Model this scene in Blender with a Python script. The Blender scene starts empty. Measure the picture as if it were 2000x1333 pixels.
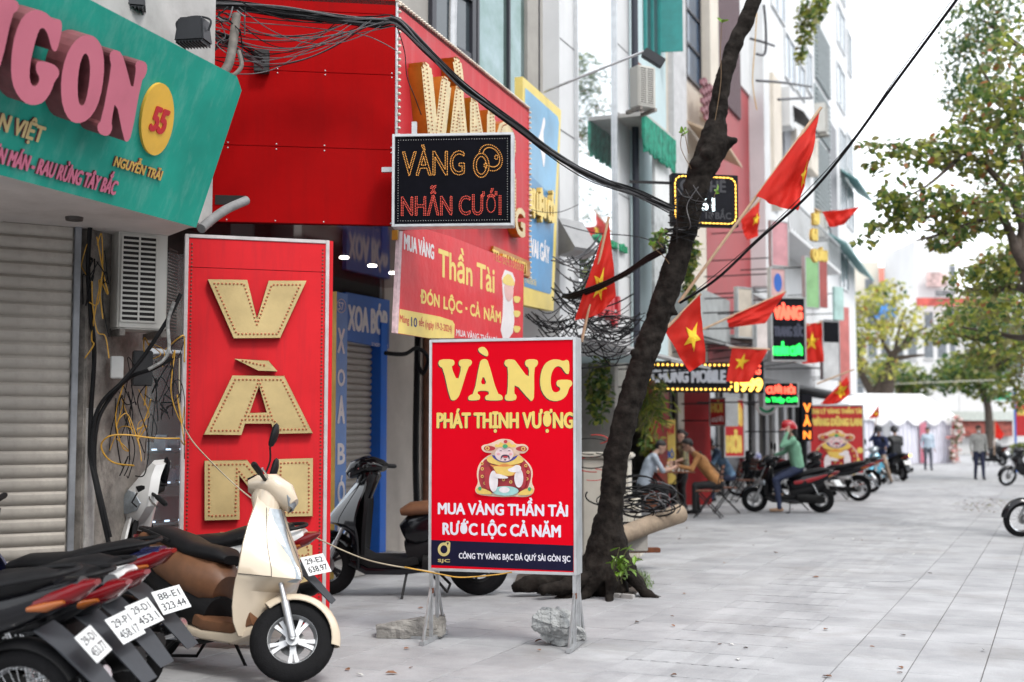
import bpy, bmesh, math, random, unicodedata
from mathutils import Vector, Matrix, Euler, noise
from mathutils.geometry import tessellate_polygon
random.seed(7)
R = math.radians
SC = bpy.context.scene
COL = SC.collection

# ---------------------------------------------------------------- camera
FPX, CX, CY, HORIZ, CAMH = 2400.0, 1000.0, 666.5, 839.0, 1.6
PITCH = math.atan((HORIZ - CY) / FPX)
cam = bpy.data.cameras.new('camera')
cam.sensor_width = 36.0
cam.lens = 36.0 * FPX / 2000.0
cam.clip_end = 2000
cam.dof.use_dof = True
cam.dof.focus_distance = 9.3
cam.dof.aperture_fstop = 1.4
camo = bpy.data.objects.new('camera', cam)
camo.location = (0, 0, CAMH)
camo.rotation_euler = (math.pi / 2 + PITCH, 0, 0)
COL.objects.link(camo)
SC.camera = camo

# ---------------------------------------------------------------- sky, sun, exposure
SUN_DIR = Vector((0.45, -0.55, 0.95)).normalized()          # towards the sun
w = bpy.data.worlds.new('World'); SC.world = w; w.use_nodes = True
nt = w.node_tree; nt.nodes.clear()
sky = nt.nodes.new('ShaderNodeTexSky'); sky.sky_type = 'NISHITA'; sky.sun_disc = False
sky.sun_elevation = math.asin(SUN_DIR.z)
sky.sun_rotation = math.atan2(SUN_DIR.x, SUN_DIR.y)
sky.air_density = 1.5; sky.dust_density = 4.0
mixs = nt.nodes.new('ShaderNodeMix'); mixs.data_type = 'RGBA'
mixs.inputs[0].default_value = 0.86                          # even cloud cover over the whole sky
nt.links.new(sky.outputs[0], mixs.inputs[6])
mixs.inputs[7].default_value = (10.6, 10.9, 11.4, 1)
bg = nt.nodes.new('ShaderNodeBackground'); bg.inputs[1].default_value = 0.15
nt.links.new(mixs.outputs[2], bg.inputs[0])
wo = nt.nodes.new('ShaderNodeOutputWorld'); nt.links.new(bg.outputs[0], wo.inputs[0])
sun = bpy.data.lights.new('sun', 'SUN'); sun.energy = 1.5; sun.angle = R(12); sun.color = (1, .965, .91)
suno = bpy.data.objects.new('sun', sun); COL.objects.link(suno)
suno.rotation_euler = (-SUN_DIR).to_track_quat('-Z', 'Y').to_euler()
SC.view_settings.view_transform = 'Standard'
SC.view_settings.look = 'None'
SC.view_settings.exposure = 0.52
SC.view_settings.gamma = 1.0
SC.render.engine = 'CYCLES'
SC.cycles.use_denoising = True
SC.cycles.max_bounces = 6
SC.cycles.transparent_max_bounces = 8
SC.cycles.caustics_reflective = False
SC.cycles.caustics_refractive = False

# ---------------------------------------------------------------- photo geometry
def ray(px, py):
    xc = (px - CX) / FPX; zc = (CY - py) / FPX
    return Vector((xc, math.cos(PITCH) - math.sin(PITCH) * zc, math.sin(PITCH) + math.cos(PITCH) * zc))
def P(px, py, Y):
    d = ray(px, py); return Vector((0, 0, CAMH)) + d * (Y / d.y)
def G(px, py, z=0.0):
    d = ray(px, py); return Vector((0, 0, CAMH)) + d * ((z - CAMH) / d.z)
def ppm(Y): return FPX / Y

class Pl:
    """a plane of the place: u runs along it, v up it, n out of it"""
    def __init__(s, A, B, lean=None, off=0.0):
        A = Vector((A[0], A[1], A[2] if len(A) > 2 else 0)); B = Vector((B[0], B[1], A.z))
        s.O = A; s.L = (B - A).length
        s.u = (B - A).normalized()
        s.v = Vector((0, 0, 1)) if lean is None else Vector(lean).normalized()
        s.v = (s.v - s.u * s.v.dot(s.u)).normalized()
        s.n = s.u.cross(s.v)
        s.O = s.O + s.n * off
    def shift(s, d):
        q = Pl.__new__(Pl); q.u, q.v, q.n, q.L = s.u, s.v, s.n, s.L; q.O = s.O + s.n * d; return q
    def pix(s, px, py):
        d = ray(px, py); c = Vector((0, 0, CAMH))
        t = (s.O - c).dot(s.n) / d.dot(s.n)
        q = c + d * t - s.O
        return (q.dot(s.u), q.dot(s.v))
    def w(s, u, v, d=0.0): return s.O + s.u * u + s.v * v + s.n * d
    def mat(s, u=0, v=0, d=0):
        o = s.w(u, v, d)
        return Matrix(((s.u.x, s.v.x, s.n.x, o.x), (s.u.y, s.v.y, s.n.y, o.y), (s.u.z, s.v.z, s.n.z, o.z), (0, 0, 0, 1)))

# ---------------------------------------------------------------- materials
MATS = {}
def M(name, col, rough=.6, metal=0.0, var=.12, scale=6.0, bump=0.0, bscale=60.0, coat=0.0, grime=0.0,
      gcol=(.05, .045, .04), gscale=1.6, emit=0.0, spec=.5, alpha=1.0, trans=0.0, streak=False, ecol=None, col2=None, transl=0.0, scratch=0.0):
    if name in MATS: return MATS[name]
    m = bpy.data.materials.new(name); m.use_nodes = True
    t = m.node_tree; bs = t.nodes['Principled BSDF']; N = t.nodes.new; Lk = t.links.new
    bs.inputs['Roughness'].default_value = rough
    bs.inputs['Metallic'].default_value = metal
    bs.inputs['Specular IOR Level'].default_value = spec
    if coat: bs.inputs['Coat Weight'].default_value = coat; bs.inputs['Coat Roughness'].default_value = .08
    c4 = (*col, 1)
    tc = N('ShaderNodeTexCoord')
    src = None
    if var > 0 or grime > 0 or bump > 0 or col2:
        n1 = N('ShaderNodeTexNoise'); n1.inputs['Scale'].default_value = scale; n1.inputs['Detail'].default_value = 6
        n1.inputs['Roughness'].default_value = .62
        Lk(tc.outputs['Object'], n1.inputs['Vector'])
        mx = N('ShaderNodeMix'); mx.data_type = 'RGBA'
        lo = col2 if col2 else tuple(max(0, c * (1 - var * 1.6)) for c in col)
        hi = col if col2 else tuple(min(1, c * (1 + var)) for c in col)
        rp = N('ShaderNodeMapRange'); rp.inputs[1].default_value = .3; rp.inputs[2].default_value = .7
        Lk(n1.outputs['Fac'], rp.inputs[0]); Lk(rp.outputs[0], mx.inputs[0])
        mx.inputs[6].default_value = (*lo, 1); mx.inputs[7].default_value = (*hi, 1)
        src = mx.outputs[2]
        if grime > 0:
            mp = N('ShaderNodeMapping'); Lk(tc.outputs['Object'], mp.inputs[0])
            if streak: mp.inputs['Scale'].default_value = (6, 6, .5)
            n2 = N('ShaderNodeTexNoise'); n2.inputs['Scale'].default_value = gscale; n2.inputs['Detail'].default_value = 9
            n2.inputs['Roughness'].default_value = .7
            Lk(mp.outputs[0], n2.inputs['Vector'])
            r2 = N('ShaderNodeMapRange'); r2.inputs[1].default_value = .48; r2.inputs[2].default_value = .75
            r2.inputs[4].default_value = grime
            Lk(n2.outputs['Fac'], r2.inputs[0])
            m2 = N('ShaderNodeMix'); m2.data_type = 'RGBA'
            Lk(r2.outputs[0], m2.inputs[0]); Lk(src, m2.inputs[6]); m2.inputs[7].default_value = (*gcol, 1)
            src = m2.outputs[2]
        if scratch > 0:
            mp2 = N('ShaderNodeMapping'); mp2.inputs['Scale'].default_value = (1, 1, .6); Lk(tc.outputs['Object'], mp2.inputs[0])
            n4 = N('ShaderNodeTexNoise'); n4.inputs['Scale'].default_value = 13; n4.inputs['Detail'].default_value = 7; n4.inputs['Roughness'].default_value = .75; Lk(mp2.outputs[0], n4.inputs['Vector'])
            r4 = N('ShaderNodeMapRange'); r4.inputs[1].default_value = .71; r4.inputs[2].default_value = .75; r4.inputs[4].default_value = scratch; Lk(n4.outputs['Fac'], r4.inputs[0])
            m4 = N('ShaderNodeMix'); m4.data_type = 'RGBA'; Lk(r4.outputs[0], m4.inputs[0]); Lk(src, m4.inputs[6]); m4.inputs[7].default_value = (.6, .5, .48, 1); src = m4.outputs[2]
        Lk(src, bs.inputs['Base Color'])
        rr = N('ShaderNodeMapRange'); rr.inputs[3].default_value = max(.02, rough * .82); rr.inputs[4].default_value = min(1, rough * 1.2)
        Lk(n1.outputs['Fac'], rr.inputs[0]); Lk(rr.outputs[0], bs.inputs['Roughness'])
        if bump > 0:
            n3 = N('ShaderNodeTexNoise'); n3.inputs['Scale'].default_value = bscale; n3.inputs['Detail'].default_value = 5
            Lk(tc.outputs['Object'], n3.inputs['Vector'])
            bp = N('ShaderNodeBump'); bp.inputs['Strength'].default_value = bump; bp.inputs['Distance'].default_value = .01
            Lk(n3.outputs['Fac'], bp.inputs['Height']); Lk(bp.outputs[0], bs.inputs['Normal'])
    else:
        bs.inputs['Base Color'].default_value = c4
    if emit:
        bs.inputs['Emission Color'].default_value = (*(ecol or col), 1); bs.inputs['Emission Strength'].default_value = emit
    if alpha < 1: bs.inputs['Alpha'].default_value = alpha
    if trans: bs.inputs['Transmission Weight'].default_value = trans; bs.inputs['IOR'].default_value = 1.3
    if transl:
        tr = N('ShaderNodeBsdfTranslucent'); ms = N('ShaderNodeMixShader'); ms.inputs[0].default_value = transl
        if src is not None: Lk(src, tr.inputs[0])
        else: tr.inputs[0].default_value = c4
        Lk(bs.outputs[0], ms.inputs[1]); Lk(tr.outputs[0], ms.inputs[2]); Lk(ms.outputs[0], t.nodes['Material Output'].inputs[0])
    m.diffuse_color = c4
    MATS[name] = m
    return m

# ---------------------------------------------------------------- objects
WM = {}
def link(o): COL.objects.link(o); return o
def thing(name, label, cat, group=None, loc=(0, 0, 0), rz=0.0):
    o = bpy.data.objects.new(name, None); link(o)
    o.empty_display_size = .2
    o.location = loc; o.rotation_euler = (0, 0, rz)
    o['label'] = label; o['category'] = cat
    if group: o['group'] = group
    WM[o] = Matrix.Translation(Vector(loc)) @ Matrix.Rotation(rz, 4, 'Z')
    return o
def tag(o, label=None, cat=None, group=None, kind=None):
    if label: o['label'] = label
    if cat: o['category'] = cat
    if group: o['group'] = group
    if kind: o['kind'] = kind
    return o
def put(o, parent, local=False):
    if parent is not None:
        o.parent = parent
        if not local and parent in WM: o.matrix_parent_inverse = WM[parent].inverted()
    return o
def children(o): return [c for c in bpy.data.objects if c.parent == o]
def copy_tree(o, parent=None, depth=0):
    c = o.copy(); COL.objects.link(c); c.parent = parent
    for ch in list(o.children): copy_tree(ch, c, depth + 1)
    return c

class B:
    def __init__(s): s.v = []; s.f = []; s.m = []; s.mi = 0
    def add(s, vs, fs, X=None):
        k = len(s.v)
        s.v += [tuple(X @ Vector(p)) for p in vs] if X is not None else [tuple(p) for p in vs]
        s.f += [tuple(i + k for i in f) for f in fs]; s.m += [s.mi] * len(fs)
        return s
    def box(s, c, sz, X=None, rz=0, tw=1.0):
        x, y, z = sz[0] / 2, sz[1] / 2, sz[2] / 2
        vs = [Vector((a * x * (tw if d > 0 else 1), b * y * (tw if d > 0 else 1), d * z)) for d in (-1, 1) for a, b in ((-1, -1), (1, -1), (1, 1), (-1, 1))]
        if rz: r = Matrix.Rotation(rz, 3, 'Z'); vs = [r @ p for p in vs]
        vs = [p + Vector(c) for p in vs]
        return s.add(vs, [(3, 2, 1, 0), (4, 5, 6, 7), (0, 1, 5, 4), (1, 2, 6, 5), (2, 3, 7, 6), (3, 0, 4, 7)], X)
    def pbox(s, pl, u0, v0, u1, v1, d0, d1):
        """a box on a plane: between (u0,v0) and (u1,v1), from depth d0 to d1"""
        return s.box(((u0 + u1) / 2, (v0 + v1) / 2, (d0 + d1) / 2), (abs(u1 - u0), abs(v1 - v0), abs(d1 - d0)), pl.mat())
    def ring(s, c, ax, r, n, ref=None, e=1.0):
        ax = Vector(ax).normalized()
        ref = Vector(ref) if ref is not None else (Vector((0, 0, 1)) if abs(ax.z) < .9 else Vector((1, 0, 0)))
        a = ax.cross(ref).normalized(); b = ax.cross(a).normalized()
        return [Vector(c) + a * (r * math.cos(2 * math.pi * i / n)) + b * (r * e * math.sin(2 * math.pi * i / n)) for i in range(n)]
    def loft(s, rings, cap=True, closed=True, X=None):
        n = len(rings[0]); vs = [p for r in rings for p in r]; fs = []
        for i in range(len(rings) - 1):
            for j in range(n if closed else n - 1):
                k = (j + 1) % n
                fs.append((i * n + j, i * n + k, (i + 1) * n + k, (i + 1) * n + j))
        if cap and closed:
            fs.append(tuple(reversed(range(n)))); fs.append(tuple(range((len(rings) - 1) * n, len(rings) * n)))
        return s.add(vs, fs, X)
    def tube(s, pts, r, n=6, X=None, cap=True):
        pts = [Vector(p) for p in pts]; rr = r if isinstance(r, (list, tuple)) else [r] * len(pts)
        rings = []; ref = None
        for i, p in enumerate(pts):
            t = (pts[min(i + 1, len(pts) - 1)] - pts[max(i - 1, 0)])
            if t.length < 1e-9: t = Vector((0, 0, 1))
            t.normalize()
            if ref is None: ref = Vector((0, 0, 1)) if abs(t.z) < .9 else Vector((1, 0, 0))
            ref = ref - t * ref.dot(t)
            if ref.length < 1e-6: ref = Vector((1, 0, 0)) - t * t.x
            ref.normalize(); a = t.cross(ref)
            rings.append([p + ref * (rr[i] * math.cos(2 * math.pi * j / n)) + a * (rr[i] * math.sin(2 * math.pi * j / n)) for j in range(n)])
        return s.loft(rings, cap, True, X)
    def cyl(s, p0, p1, r0, r1=None, n=16, X=None):
        return s.tube([p0, p1], [r0, r0 if r1 is None else r1], n, X)
    def ball(s, c, r, n=12, m=8, X=None):
        rx, ry, rz = r if isinstance(r, (list, tuple)) else (r, r, r)
        vs = [Vector(c) + Vector((0, 0, rz))]; fs = []
        for i in range(1, m):
            a = math.pi * i / m
            for j in range(n):
                b = 2 * math.pi * j / n
                vs.append(Vector(c) + Vector((rx * math.sin(a) * math.cos(b), ry * math.sin(a) * math.sin(b), rz * math.cos(a))))
        vs.append(Vector(c) - Vector((0, 0, rz)))
        for j in range(n): fs.append((0, 1 + j, 1 + (j + 1) % n))
        for i in range(m - 2):
            for j in range(n):
                a = 1 + i * n + j; b2 = 1 + i * n + (j + 1) % n
                fs.append((a, a + n, b2 + n, b2))
        e = len(vs) - 1; q = 1 + (m - 2) * n
        for j in range(n): fs.append((e, q + (j + 1) % n, q + j))
        return s.add(vs, fs, X)
    def lathe(s, prof, n=24, X=None, axis='Z'):
        rings = []
        for r, h in prof:
            ring = []
            for j in range(n):
                a = 2 * math.pi * j / n; x, y = r * math.cos(a), r * math.sin(a)
                ring.append(Vector((x, y, h)) if axis == 'Z' else Vector((x, h, y)))
            rings.append(ring)
        return s.loft(rings, True, True, X)
    def prism(s, loops, z0, z1, X=None):
        """loops: outer outline and holes in 2-D, extruded from z0 to z1"""
        loops = [[Vector((p[0], p[1], 0)) for p in l] for l in loops]
        tri = tessellate_polygon(loops); flat = [p for l in loops for p in l]; n = len(flat)
        vs = [(p.x, p.y, z1) for p in flat] + [(p.x, p.y, z0) for p in flat]; fs = []
        for t in tri:
            a, b, c = [flat[i] for i in t]
            if (b - a).cross(c - a).z < 0: t = (t[0], t[2], t[1])
            fs.append(tuple(t)); fs.append(tuple(n + i for i in reversed(t)))
        k = 0
        for l in loops:
            m = len(l)
            for i in range(m):
                j = (i + 1) % m; fs.append((k + i, n + k + i, n + k + j, k + j))
            k += m
        return s.add(vs, fs, X)
    def obj(s, name, mat, parent=None, local=False, smooth=None, bevel=0.0, label=None, kind=None):
        me = bpy.data.meshes.new(name); me.from_pydata(s.v, [], s.f)
        mats = mat if isinstance(mat, (list, tuple)) else [mat]
        for q in mats: me.materials.append(q)
        if len(mats) > 1: me.polygons.foreach_set('material_index', s.m)
        bm = bmesh.new(); bm.from_mesh(me)
        if bevel:
            es = [e for e in bm.edges if len(e.link_faces) == 2 and e.calc_face_angle(0) > R(30)]
            bmesh.ops.bevel(bm, geom=es, offset=bevel, segments=2, affect='EDGES', clamp_overlap=True)
        bmesh.ops.recalc_face_normals(bm, faces=bm.faces)
        bm.to_mesh(me); bm.free()
        if smooth is not None:
            me.shade_smooth(); me.set_sharp_from_angle(angle=R(smooth))
        me.update()
        o = bpy.data.objects.new(name, me); link(o); put(o, parent, local)
        if label: o['label'] = label
        if kind: o['kind'] = kind
        return o

def chaikin(p, k=2):
    for _ in range(k):
        q = []
        for i in range(len(p)):
            a, b = p[i], p[(i + 1) % len(p)]
            q += [(a[0] * .75 + b[0] * .25, a[1] * .75 + b[1] * .25), (a[0] * .25 + b[0] * .75, a[1] * .25 + b[1] * .75)]
        p = q
    return p
def spline(pts, k=6):
    pts = [Vector(p) for p in pts]; out = []
    for i in range(len(pts) - 1):
        p0, p1, p2, p3 = pts[max(i - 1, 0)], pts[i], pts[i + 1], pts[min(i + 2, len(pts) - 1)]
        for j in range(k):
            t = j / k
            out.append(.5 * ((2 * p1) + (p2 - p0) * t + (2 * p0 - 5 * p1 + 4 * p2 - p3) * t * t + (3 * p1 - p0 - 3 * p2 + p3) * t ** 3))
    out.append(pts[-1]); return out

# ---------------------------------------------------------------- lettering
TXC = {}
def text_mesh(s, bold=0.0, res=3, fill=True):
    key = (s, bold, res)
    if key in TXC: return TXC[key]
    cu = bpy.data.curves.new('t', 'FONT'); cu.body = s; cu.offset = bold; cu.resolution_u = res
    cu.fill_mode = 'FRONT'
    o = bpy.data.objects.new('t', cu); link(o)
    dg = bpy.context.evaluated_depsgraph_get(); dg.update()
    me = bpy.data.meshes.new_from_object(o.evaluated_get(dg))
    vs = [v.co.copy() for v in me.vertices]; fs = [tuple(p.vertices) for p in me.polygons]
    bpy.data.objects.remove(o); bpy.data.curves.remove(cu); bpy.data.meshes.remove(me)
    TXC[key] = (vs, fs); return TXC[key]
def plain(s):
    s = s.replace('Đ', 'D').replace('đ', 'd')
    return ''.join(c for c in unicodedata.normalize('NFD', s) if unicodedata.category(c) != 'Mn')
def bounds(vs):
    xs = [v[0] for v in vs]; ys = [v[1] for v in vs]; return min(xs), min(ys), max(xs), max(ys)
def text_fit(s, u0, v0, u1, v1, bold=.0, slant=0.0, fit=None, grow=True):
    """letters fitted to a box; bold thickens the strokes by laying slightly shifted copies over each other"""
    vs, fs = text_mesh(s, 0)
    x0, y0, x1, y1 = bounds(text_mesh(fit or plain(s), 0)[0])
    d = bold * .8 * (v1 - v0) / (y1 - y0) if grow else 0
    u0 += d; u1 -= d; v0 += d * .8; v1 -= d * .8
    sx = (u1 - u0) / (x1 - x0); sy = (v1 - v0) / (y1 - y0)
    base = [Vector((u0 + (p.x - x0) * sx + slant * (p.y - y0) * sy, v0 + (p.y - y0) * sy, 0)) for p in vs]
    if d <= 0: return base, fs
    out = []; of = []; n = len(base)
    ofs = [(0, 0)] + [(math.cos(k * math.pi / 4) * d, math.sin(k * math.pi / 4) * d * .8) for k in range(8)]
    for k, (a, c) in enumerate(ofs):
        out += [p + Vector((a, c, -.00004 * k)) for p in base]; of += [tuple(i + k * n for i in f) for f in fs]
    return out, of
def boundary_loops(vs, fs):
    cnt = {}
    for f in fs:
        for i in range(len(f)):
            e = (f[i], f[(i + 1) % len(f)]); k = (min(e), max(e)); cnt[k] = cnt.get(k, 0) + 1
    adj = {}
    for (a, b), c in cnt.items():
        if c == 1: adj.setdefault(a, []).append(b); adj.setdefault(b, []).append(a)
    seen = set(); loops = []
    for a in adj:
        if a in seen: continue
        l = [a]; seen.add(a); cur = a
        while True:
            nx = [q for q in adj[cur] if q not in seen]
            if not nx: break
            cur = nx[0]; seen.add(cur); l.append(cur)
        if len(l) > 2: loops.append([vs[i] for i in l])
    return loops
def resample(loop, step, closed=True):
    pts = [Vector((p[0], p[1])) for p in loop]
    if closed: pts.append(pts[0])
    seg = [(b - a).length for a, b in zip(pts, pts[1:])]; T = sum(seg); n = max(2, round(T / step)); out = []
    for i in range(n if closed else n + 1):
        t = T * i / n; k = 0
        while k < len(seg) - 1 and t > seg[k]: t -= seg[k]; k += 1
        out.append(pts[k].lerp(pts[k + 1], min(1, t / max(seg[k], 1e-9))))
    return out
def rect(pl, x0, yt, yb, x1):
    """pixel box -> (u0, v0, u1, v1); the heights are read at its left edge"""
    u0, v0 = pl.pix(x0, yb); _, v1 = pl.pix(x0, yt); u1, _ = pl.pix(x1, (yt + yb) / 2); return u0, v0, u1, v1
def ptext(pl, s, box, mat, parent, name='lettering', bold=.02, d=.004, ext=0.0, slant=0.0, sidemat=None, smooth=None):
    """flat or raised lettering on a plane; box = pixel box (left, top, bottom, right) of the capitals"""
    u0, v0, u1, v1 = rect(pl.shift(d + ext), *box)
    vs, fs = text_fit(s, u0, v0, u1, v1, bold * 1.5, slant)
    b = B(); X = pl.mat(0, 0, d)
    if ext <= 0: b.add(vs, fs, X)
    else:
        n = len(vs)
        top = [Vector((p.x, p.y, ext + p.z)) for p in vs]; b.add(top, fs, X)
        b.mi = 1 if sidemat else 0
        cnt = {}
        for f in fs:
            for i in range(len(f)):
                a, c = f[i], f[(i + 1) % len(f)]; cnt[(a, c)] = 1
        for (a, c) in list(cnt):
            if (c, a) not in cnt:
                b.add([vs[a] , vs[c], top[c], top[a]], [(0, 1, 2, 3)], X)
    return b.obj(name, [mat, sidemat] if (sidemat and ext > 0) else mat, parent, smooth=smooth)
def ppoly(pl, pts, d=0.0):
    q = pl.shift(d); return [q.pix(x, y) for x, y in pts]
def pprism(pl, loops, z0, z1, name, mat, parent, smooth=None, bevel=0, round_=0):
    b = B(); L = [ppoly(pl, l, z1) for l in loops]
    if round_: L = [chaikin(l, round_) for l in L]
    b.prism(L, z0, z1, pl.mat()); return b.obj(name, mat, parent, smooth=smooth, bevel=bevel)
def dots(pl, pts, r, d, n=6, h=None):
    b = B(); h = r * .8 if h is None else h
    for p in pts:
        c = [(p[0] + r * math.cos(2 * math.pi * i / n), p[1] + r * math.sin(2 * math.pi * i / n)) for i in range(n)]
        c2 = [(p[0] + .5 * r * math.cos(2 * math.pi * i / n), p[1] + .5 * r * math.sin(2 * math.pi * i / n)) for i in range(n)]
        b.loft([[Vector((*q, d)) for q in c], [Vector((*q, d + h * .7)) for q in c], [Vector((*q, d + h)) for q in c2]], True, True, pl.mat())
    return b

# ---------------------------------------------------------------- solid figures (one continuous surface)
def solid(name, caps, mats, parent=None, voxel=.012, smooth_it=4, local=False, noise_amp=0.0, noise_sc=6.0, tri=0):
    """union of tapered capsules (p0, r0, p1, r1, material index, [squash vector]) grown into one skin"""
    b = B()
    for c in caps:
        p0, r0, p1, r1 = Vector(c[0]), c[1], Vector(c[2]), c[3]
        ax = p1 - p0; L = ax.length
        if L < 1e-5: b.ball(p0, r0, 14, 10); continue
        t = ax / L; ref = Vector((0, 0, 1)) if abs(t.z) < .9 else Vector((1, 0, 0))
        a = t.cross(ref).normalized(); e = t.cross(a)
        n = 14; rings = []
        for k in range(5):
            th = math.pi / 2 * k / 4; rings.append((p0 - t * (r0 * math.cos(th)), r0 * math.sin(th) + 1e-5))
        for k in range(5):
            th = math.pi / 2 * k / 4; rings.append((p1 + t * (r1 * math.sin(th)), r1 * math.cos(th) + 1e-5))
        sq = c[5] if len(c) > 5 else None
        rr = []
        for cc, r in rings:
            ring = []
            for j in range(n):
                o = a * (r * math.cos(2 * math.pi * j / n)) + e * (r * math.sin(2 * math.pi * j / n))
                if sq is not None: s_ = Vector(sq[:3]); k_ = sq[3]; o = o + s_ * (o.dot(s_) * (k_ - 1))
                ring.append(cc + o)
            rr.append(ring)
        b.loft(rr)
    me = bpy.data.meshes.new(name); me.from_pydata(b.v, [], b.f)
    bm = bmesh.new(); bm.from_mesh(me); bmesh.ops.recalc_face_normals(bm, faces=bm.faces); bm.to_mesh(me); bm.free()
    o = bpy.data.objects.new(name, me); link(o)
    md = o.modifiers.new('r', 'REMESH'); md.mode = 'VOXEL'; md.voxel_size = voxel
    if smooth_it:
        ms = o.modifiers.new('s', 'SMOOTH'); ms.factor = .5; ms.iterations = smooth_it
    if tri:
        mdc = o.modifiers.new('d', 'DECIMATE'); mdc.ratio = tri
    dg = bpy.context.evaluated_depsgraph_get(); dg.update()
    m2 = bpy.data.meshes.new_from_object(o.evaluated_get(dg))
    bpy.data.objects.remove(o); bpy.data.meshes.remove(me)
    if noise_amp:
        m2.update()
        nrm = [v.normal.copy() for v in m2.vertices]
        for v, nn in zip(m2.vertices, nrm):
            v.co += nn * (noise_amp * (noise.fractal(v.co * noise_sc, 1.0, 2.0, 5) ))
    m2.materials.clear()
    for q in (mats if isinstance(mats, (list, tuple)) else [mats]): m2.materials.append(q)
    if isinstance(mats, (list, tuple)) and len(mats) > 1:
        seg = [(Vector(c[0]), Vector(c[2]), c[1], c[3], c[4]) for c in caps]
        idx = []
        for p in m2.polygons:
            c = p.center; best = 1e9; bi = 0
            for a, e, r0, r1, mi in seg:
                d = e - a; L2 = d.length_squared
                t = 0 if L2 < 1e-9 else max(0, min(1, (c - a).dot(d) / L2))
                q = (c - a - d * t).length - (r0 + (r1 - r0) * t)
                if q < best: best = q; bi = mi
            idx.append(bi)
        m2.polygons.foreach_set('material_index', idx)
    m2.shade_smooth(); m2.name = name
    ob = bpy.data.objects.new(name, m2); link(ob); put(ob, parent, local)
    return ob
# ================================================================ ground and paving
F1 = Vector((math.sin(R(18.4)), math.cos(R(18.4)), 0))
F2 = Vector((math.sin(R(22.5)), math.cos(R(22.5)), 0))
PD = Vector((math.sin(R(24)), math.cos(R(24)), 0)); PQ = Vector((PD.y, -PD.x, 0))
q0 = G(1605.6, 1333).dot(PQ); PW = G(1760, 1333).dot(PQ) - q0
PLEN = .45
def pave_mat():
    m = bpy.data.materials.new('grey_paving_stone'); m.use_nodes = True; t = m.node_tree; N = t.nodes.new; Lk = t.links.new
    bs = t.nodes['Principled BSDF']; tc = N('ShaderNodeTexCoord'); gi = N('ShaderNodeNewGeometry'); oi = N('ShaderNodeObjectInfo')
    n1 = N('ShaderNodeTexNoise'); n1.inputs['Scale'].default_value = 1.3; n1.inputs['Detail'].default_value = 8; n1.inputs['Roughness'].default_value = .65
    n2 = N('ShaderNodeTexNoise'); n2.inputs['Scale'].default_value = 90; n2.inputs['Detail'].default_value = 4
    Lk(gi.outputs['Position'], n1.inputs['Vector']); Lk(gi.outputs['Position'], n2.inputs['Vector'])
    r = N('ShaderNodeValToRGB'); e = r.color_ramp.elements
    e[0].position = .3; e[0].color = (.25, .252, .262, 1); e[1].position = .66; e[1].color = (.40, .402, .412, 1)
    Lk(n1.outputs['Fac'], r.inputs[0])
    wn = N('ShaderNodeTexWhiteNoise'); wn.noise_dimensions = '1D'; Lk(gi.outputs['Random Per Island'], wn.inputs['W'])
    ad = N('ShaderNodeMath'); ad.operation = 'ADD'; Lk(oi.outputs['Random'], ad.inputs[0]); Lk(wn.outputs['Value'], ad.inputs[1])
    fr = N('ShaderNodeMath'); fr.operation = 'FRACT'; Lk(ad.outputs[0], fr.inputs[0])
    mr = N('ShaderNodeMapRange'); mr.inputs[3].default_value = .90; mr.inputs[4].default_value = 1.06; Lk(fr.outputs[0], mr.inputs[0])
    mr2 = N('ShaderNodeMapRange'); mr2.inputs[1].default_value = .3; mr2.inputs[2].default_value = .7; mr2.inputs[3].default_value = .9; mr2.inputs[4].default_value = 1.06; Lk(n2.outputs['Fac'], mr2.inputs[0])
    mu = N('ShaderNodeMath'); mu.operation = 'MULTIPLY'; Lk(mr.outputs[0], mu.inputs[0]); Lk(mr2.outputs[0], mu.inputs[1])
    mx = N('ShaderNodeVectorMath'); mx.operation = 'SCALE'; Lk(r.outputs[0], mx.inputs[0]); Lk(mu.outputs[0], mx.inputs['Scale'])
    # spots of old gum and drips
    vo = N('ShaderNodeTexVoronoi'); vo.inputs['Scale'].default_value = 2.6; Lk(gi.outputs['Position'], vo.inputs['Vector'])
    sp = N('ShaderNodeMapRange'); sp.inputs[1].default_value = .035; sp.inputs[2].default_value = .05; sp.inputs[3].default_value = .35; sp.inputs[4].default_value = 0; Lk(vo.outputs['Distance'], sp.inputs[0])
    mm = N('ShaderNodeMix'); mm.data_type = 'RGBA'; Lk(sp.outputs[0], mm.inputs[0]); Lk(mx.outputs[0], mm.inputs[6]); mm.inputs[7].default_value = (.2, .19, .18, 1)
    n5 = N('ShaderNodeTexNoise'); n5.inputs['Scale'].default_value = .9; n5.inputs['Detail'].default_value = 10; n5.inputs['Roughness'].default_value = .72; n5.inputs['Distortion'].default_value = .6; Lk(gi.outputs['Position'], n5.inputs['Vector'])
    r5 = N('ShaderNodeMapRange'); r5.inputs[1].default_value = .52; r5.inputs[2].default_value = .72; r5.inputs[4].default_value = .55; Lk(n5.outputs['Fac'], r5.inputs[0])
    m5 = N('ShaderNodeMix'); m5.data_type = 'RGBA'; Lk(r5.outputs[0], m5.inputs[0]); Lk(mm.outputs[2], m5.inputs[6]); m5.inputs[7].default_value = (.215, .20, .185, 1)
    Lk(m5.outputs[2], bs.inputs['Base Color']); bs.inputs['Roughness'].default_value = .7; bs.inputs['Specular IOR Level'].default_value = .25
    bp = N('ShaderNodeBump'); bp.inputs['Strength'].default_value = .25; bp.inputs['Distance'].default_value = .004
    Lk(n2.outputs['Fac'], bp.inputs['Height']); Lk(bp.outputs[0], bs.inputs['Normal'])
    return m
MPAVE = pave_mat()
MGROUT = M('paving_joint', (.11, .105, .10), .9, var=.25, scale=3)
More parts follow.
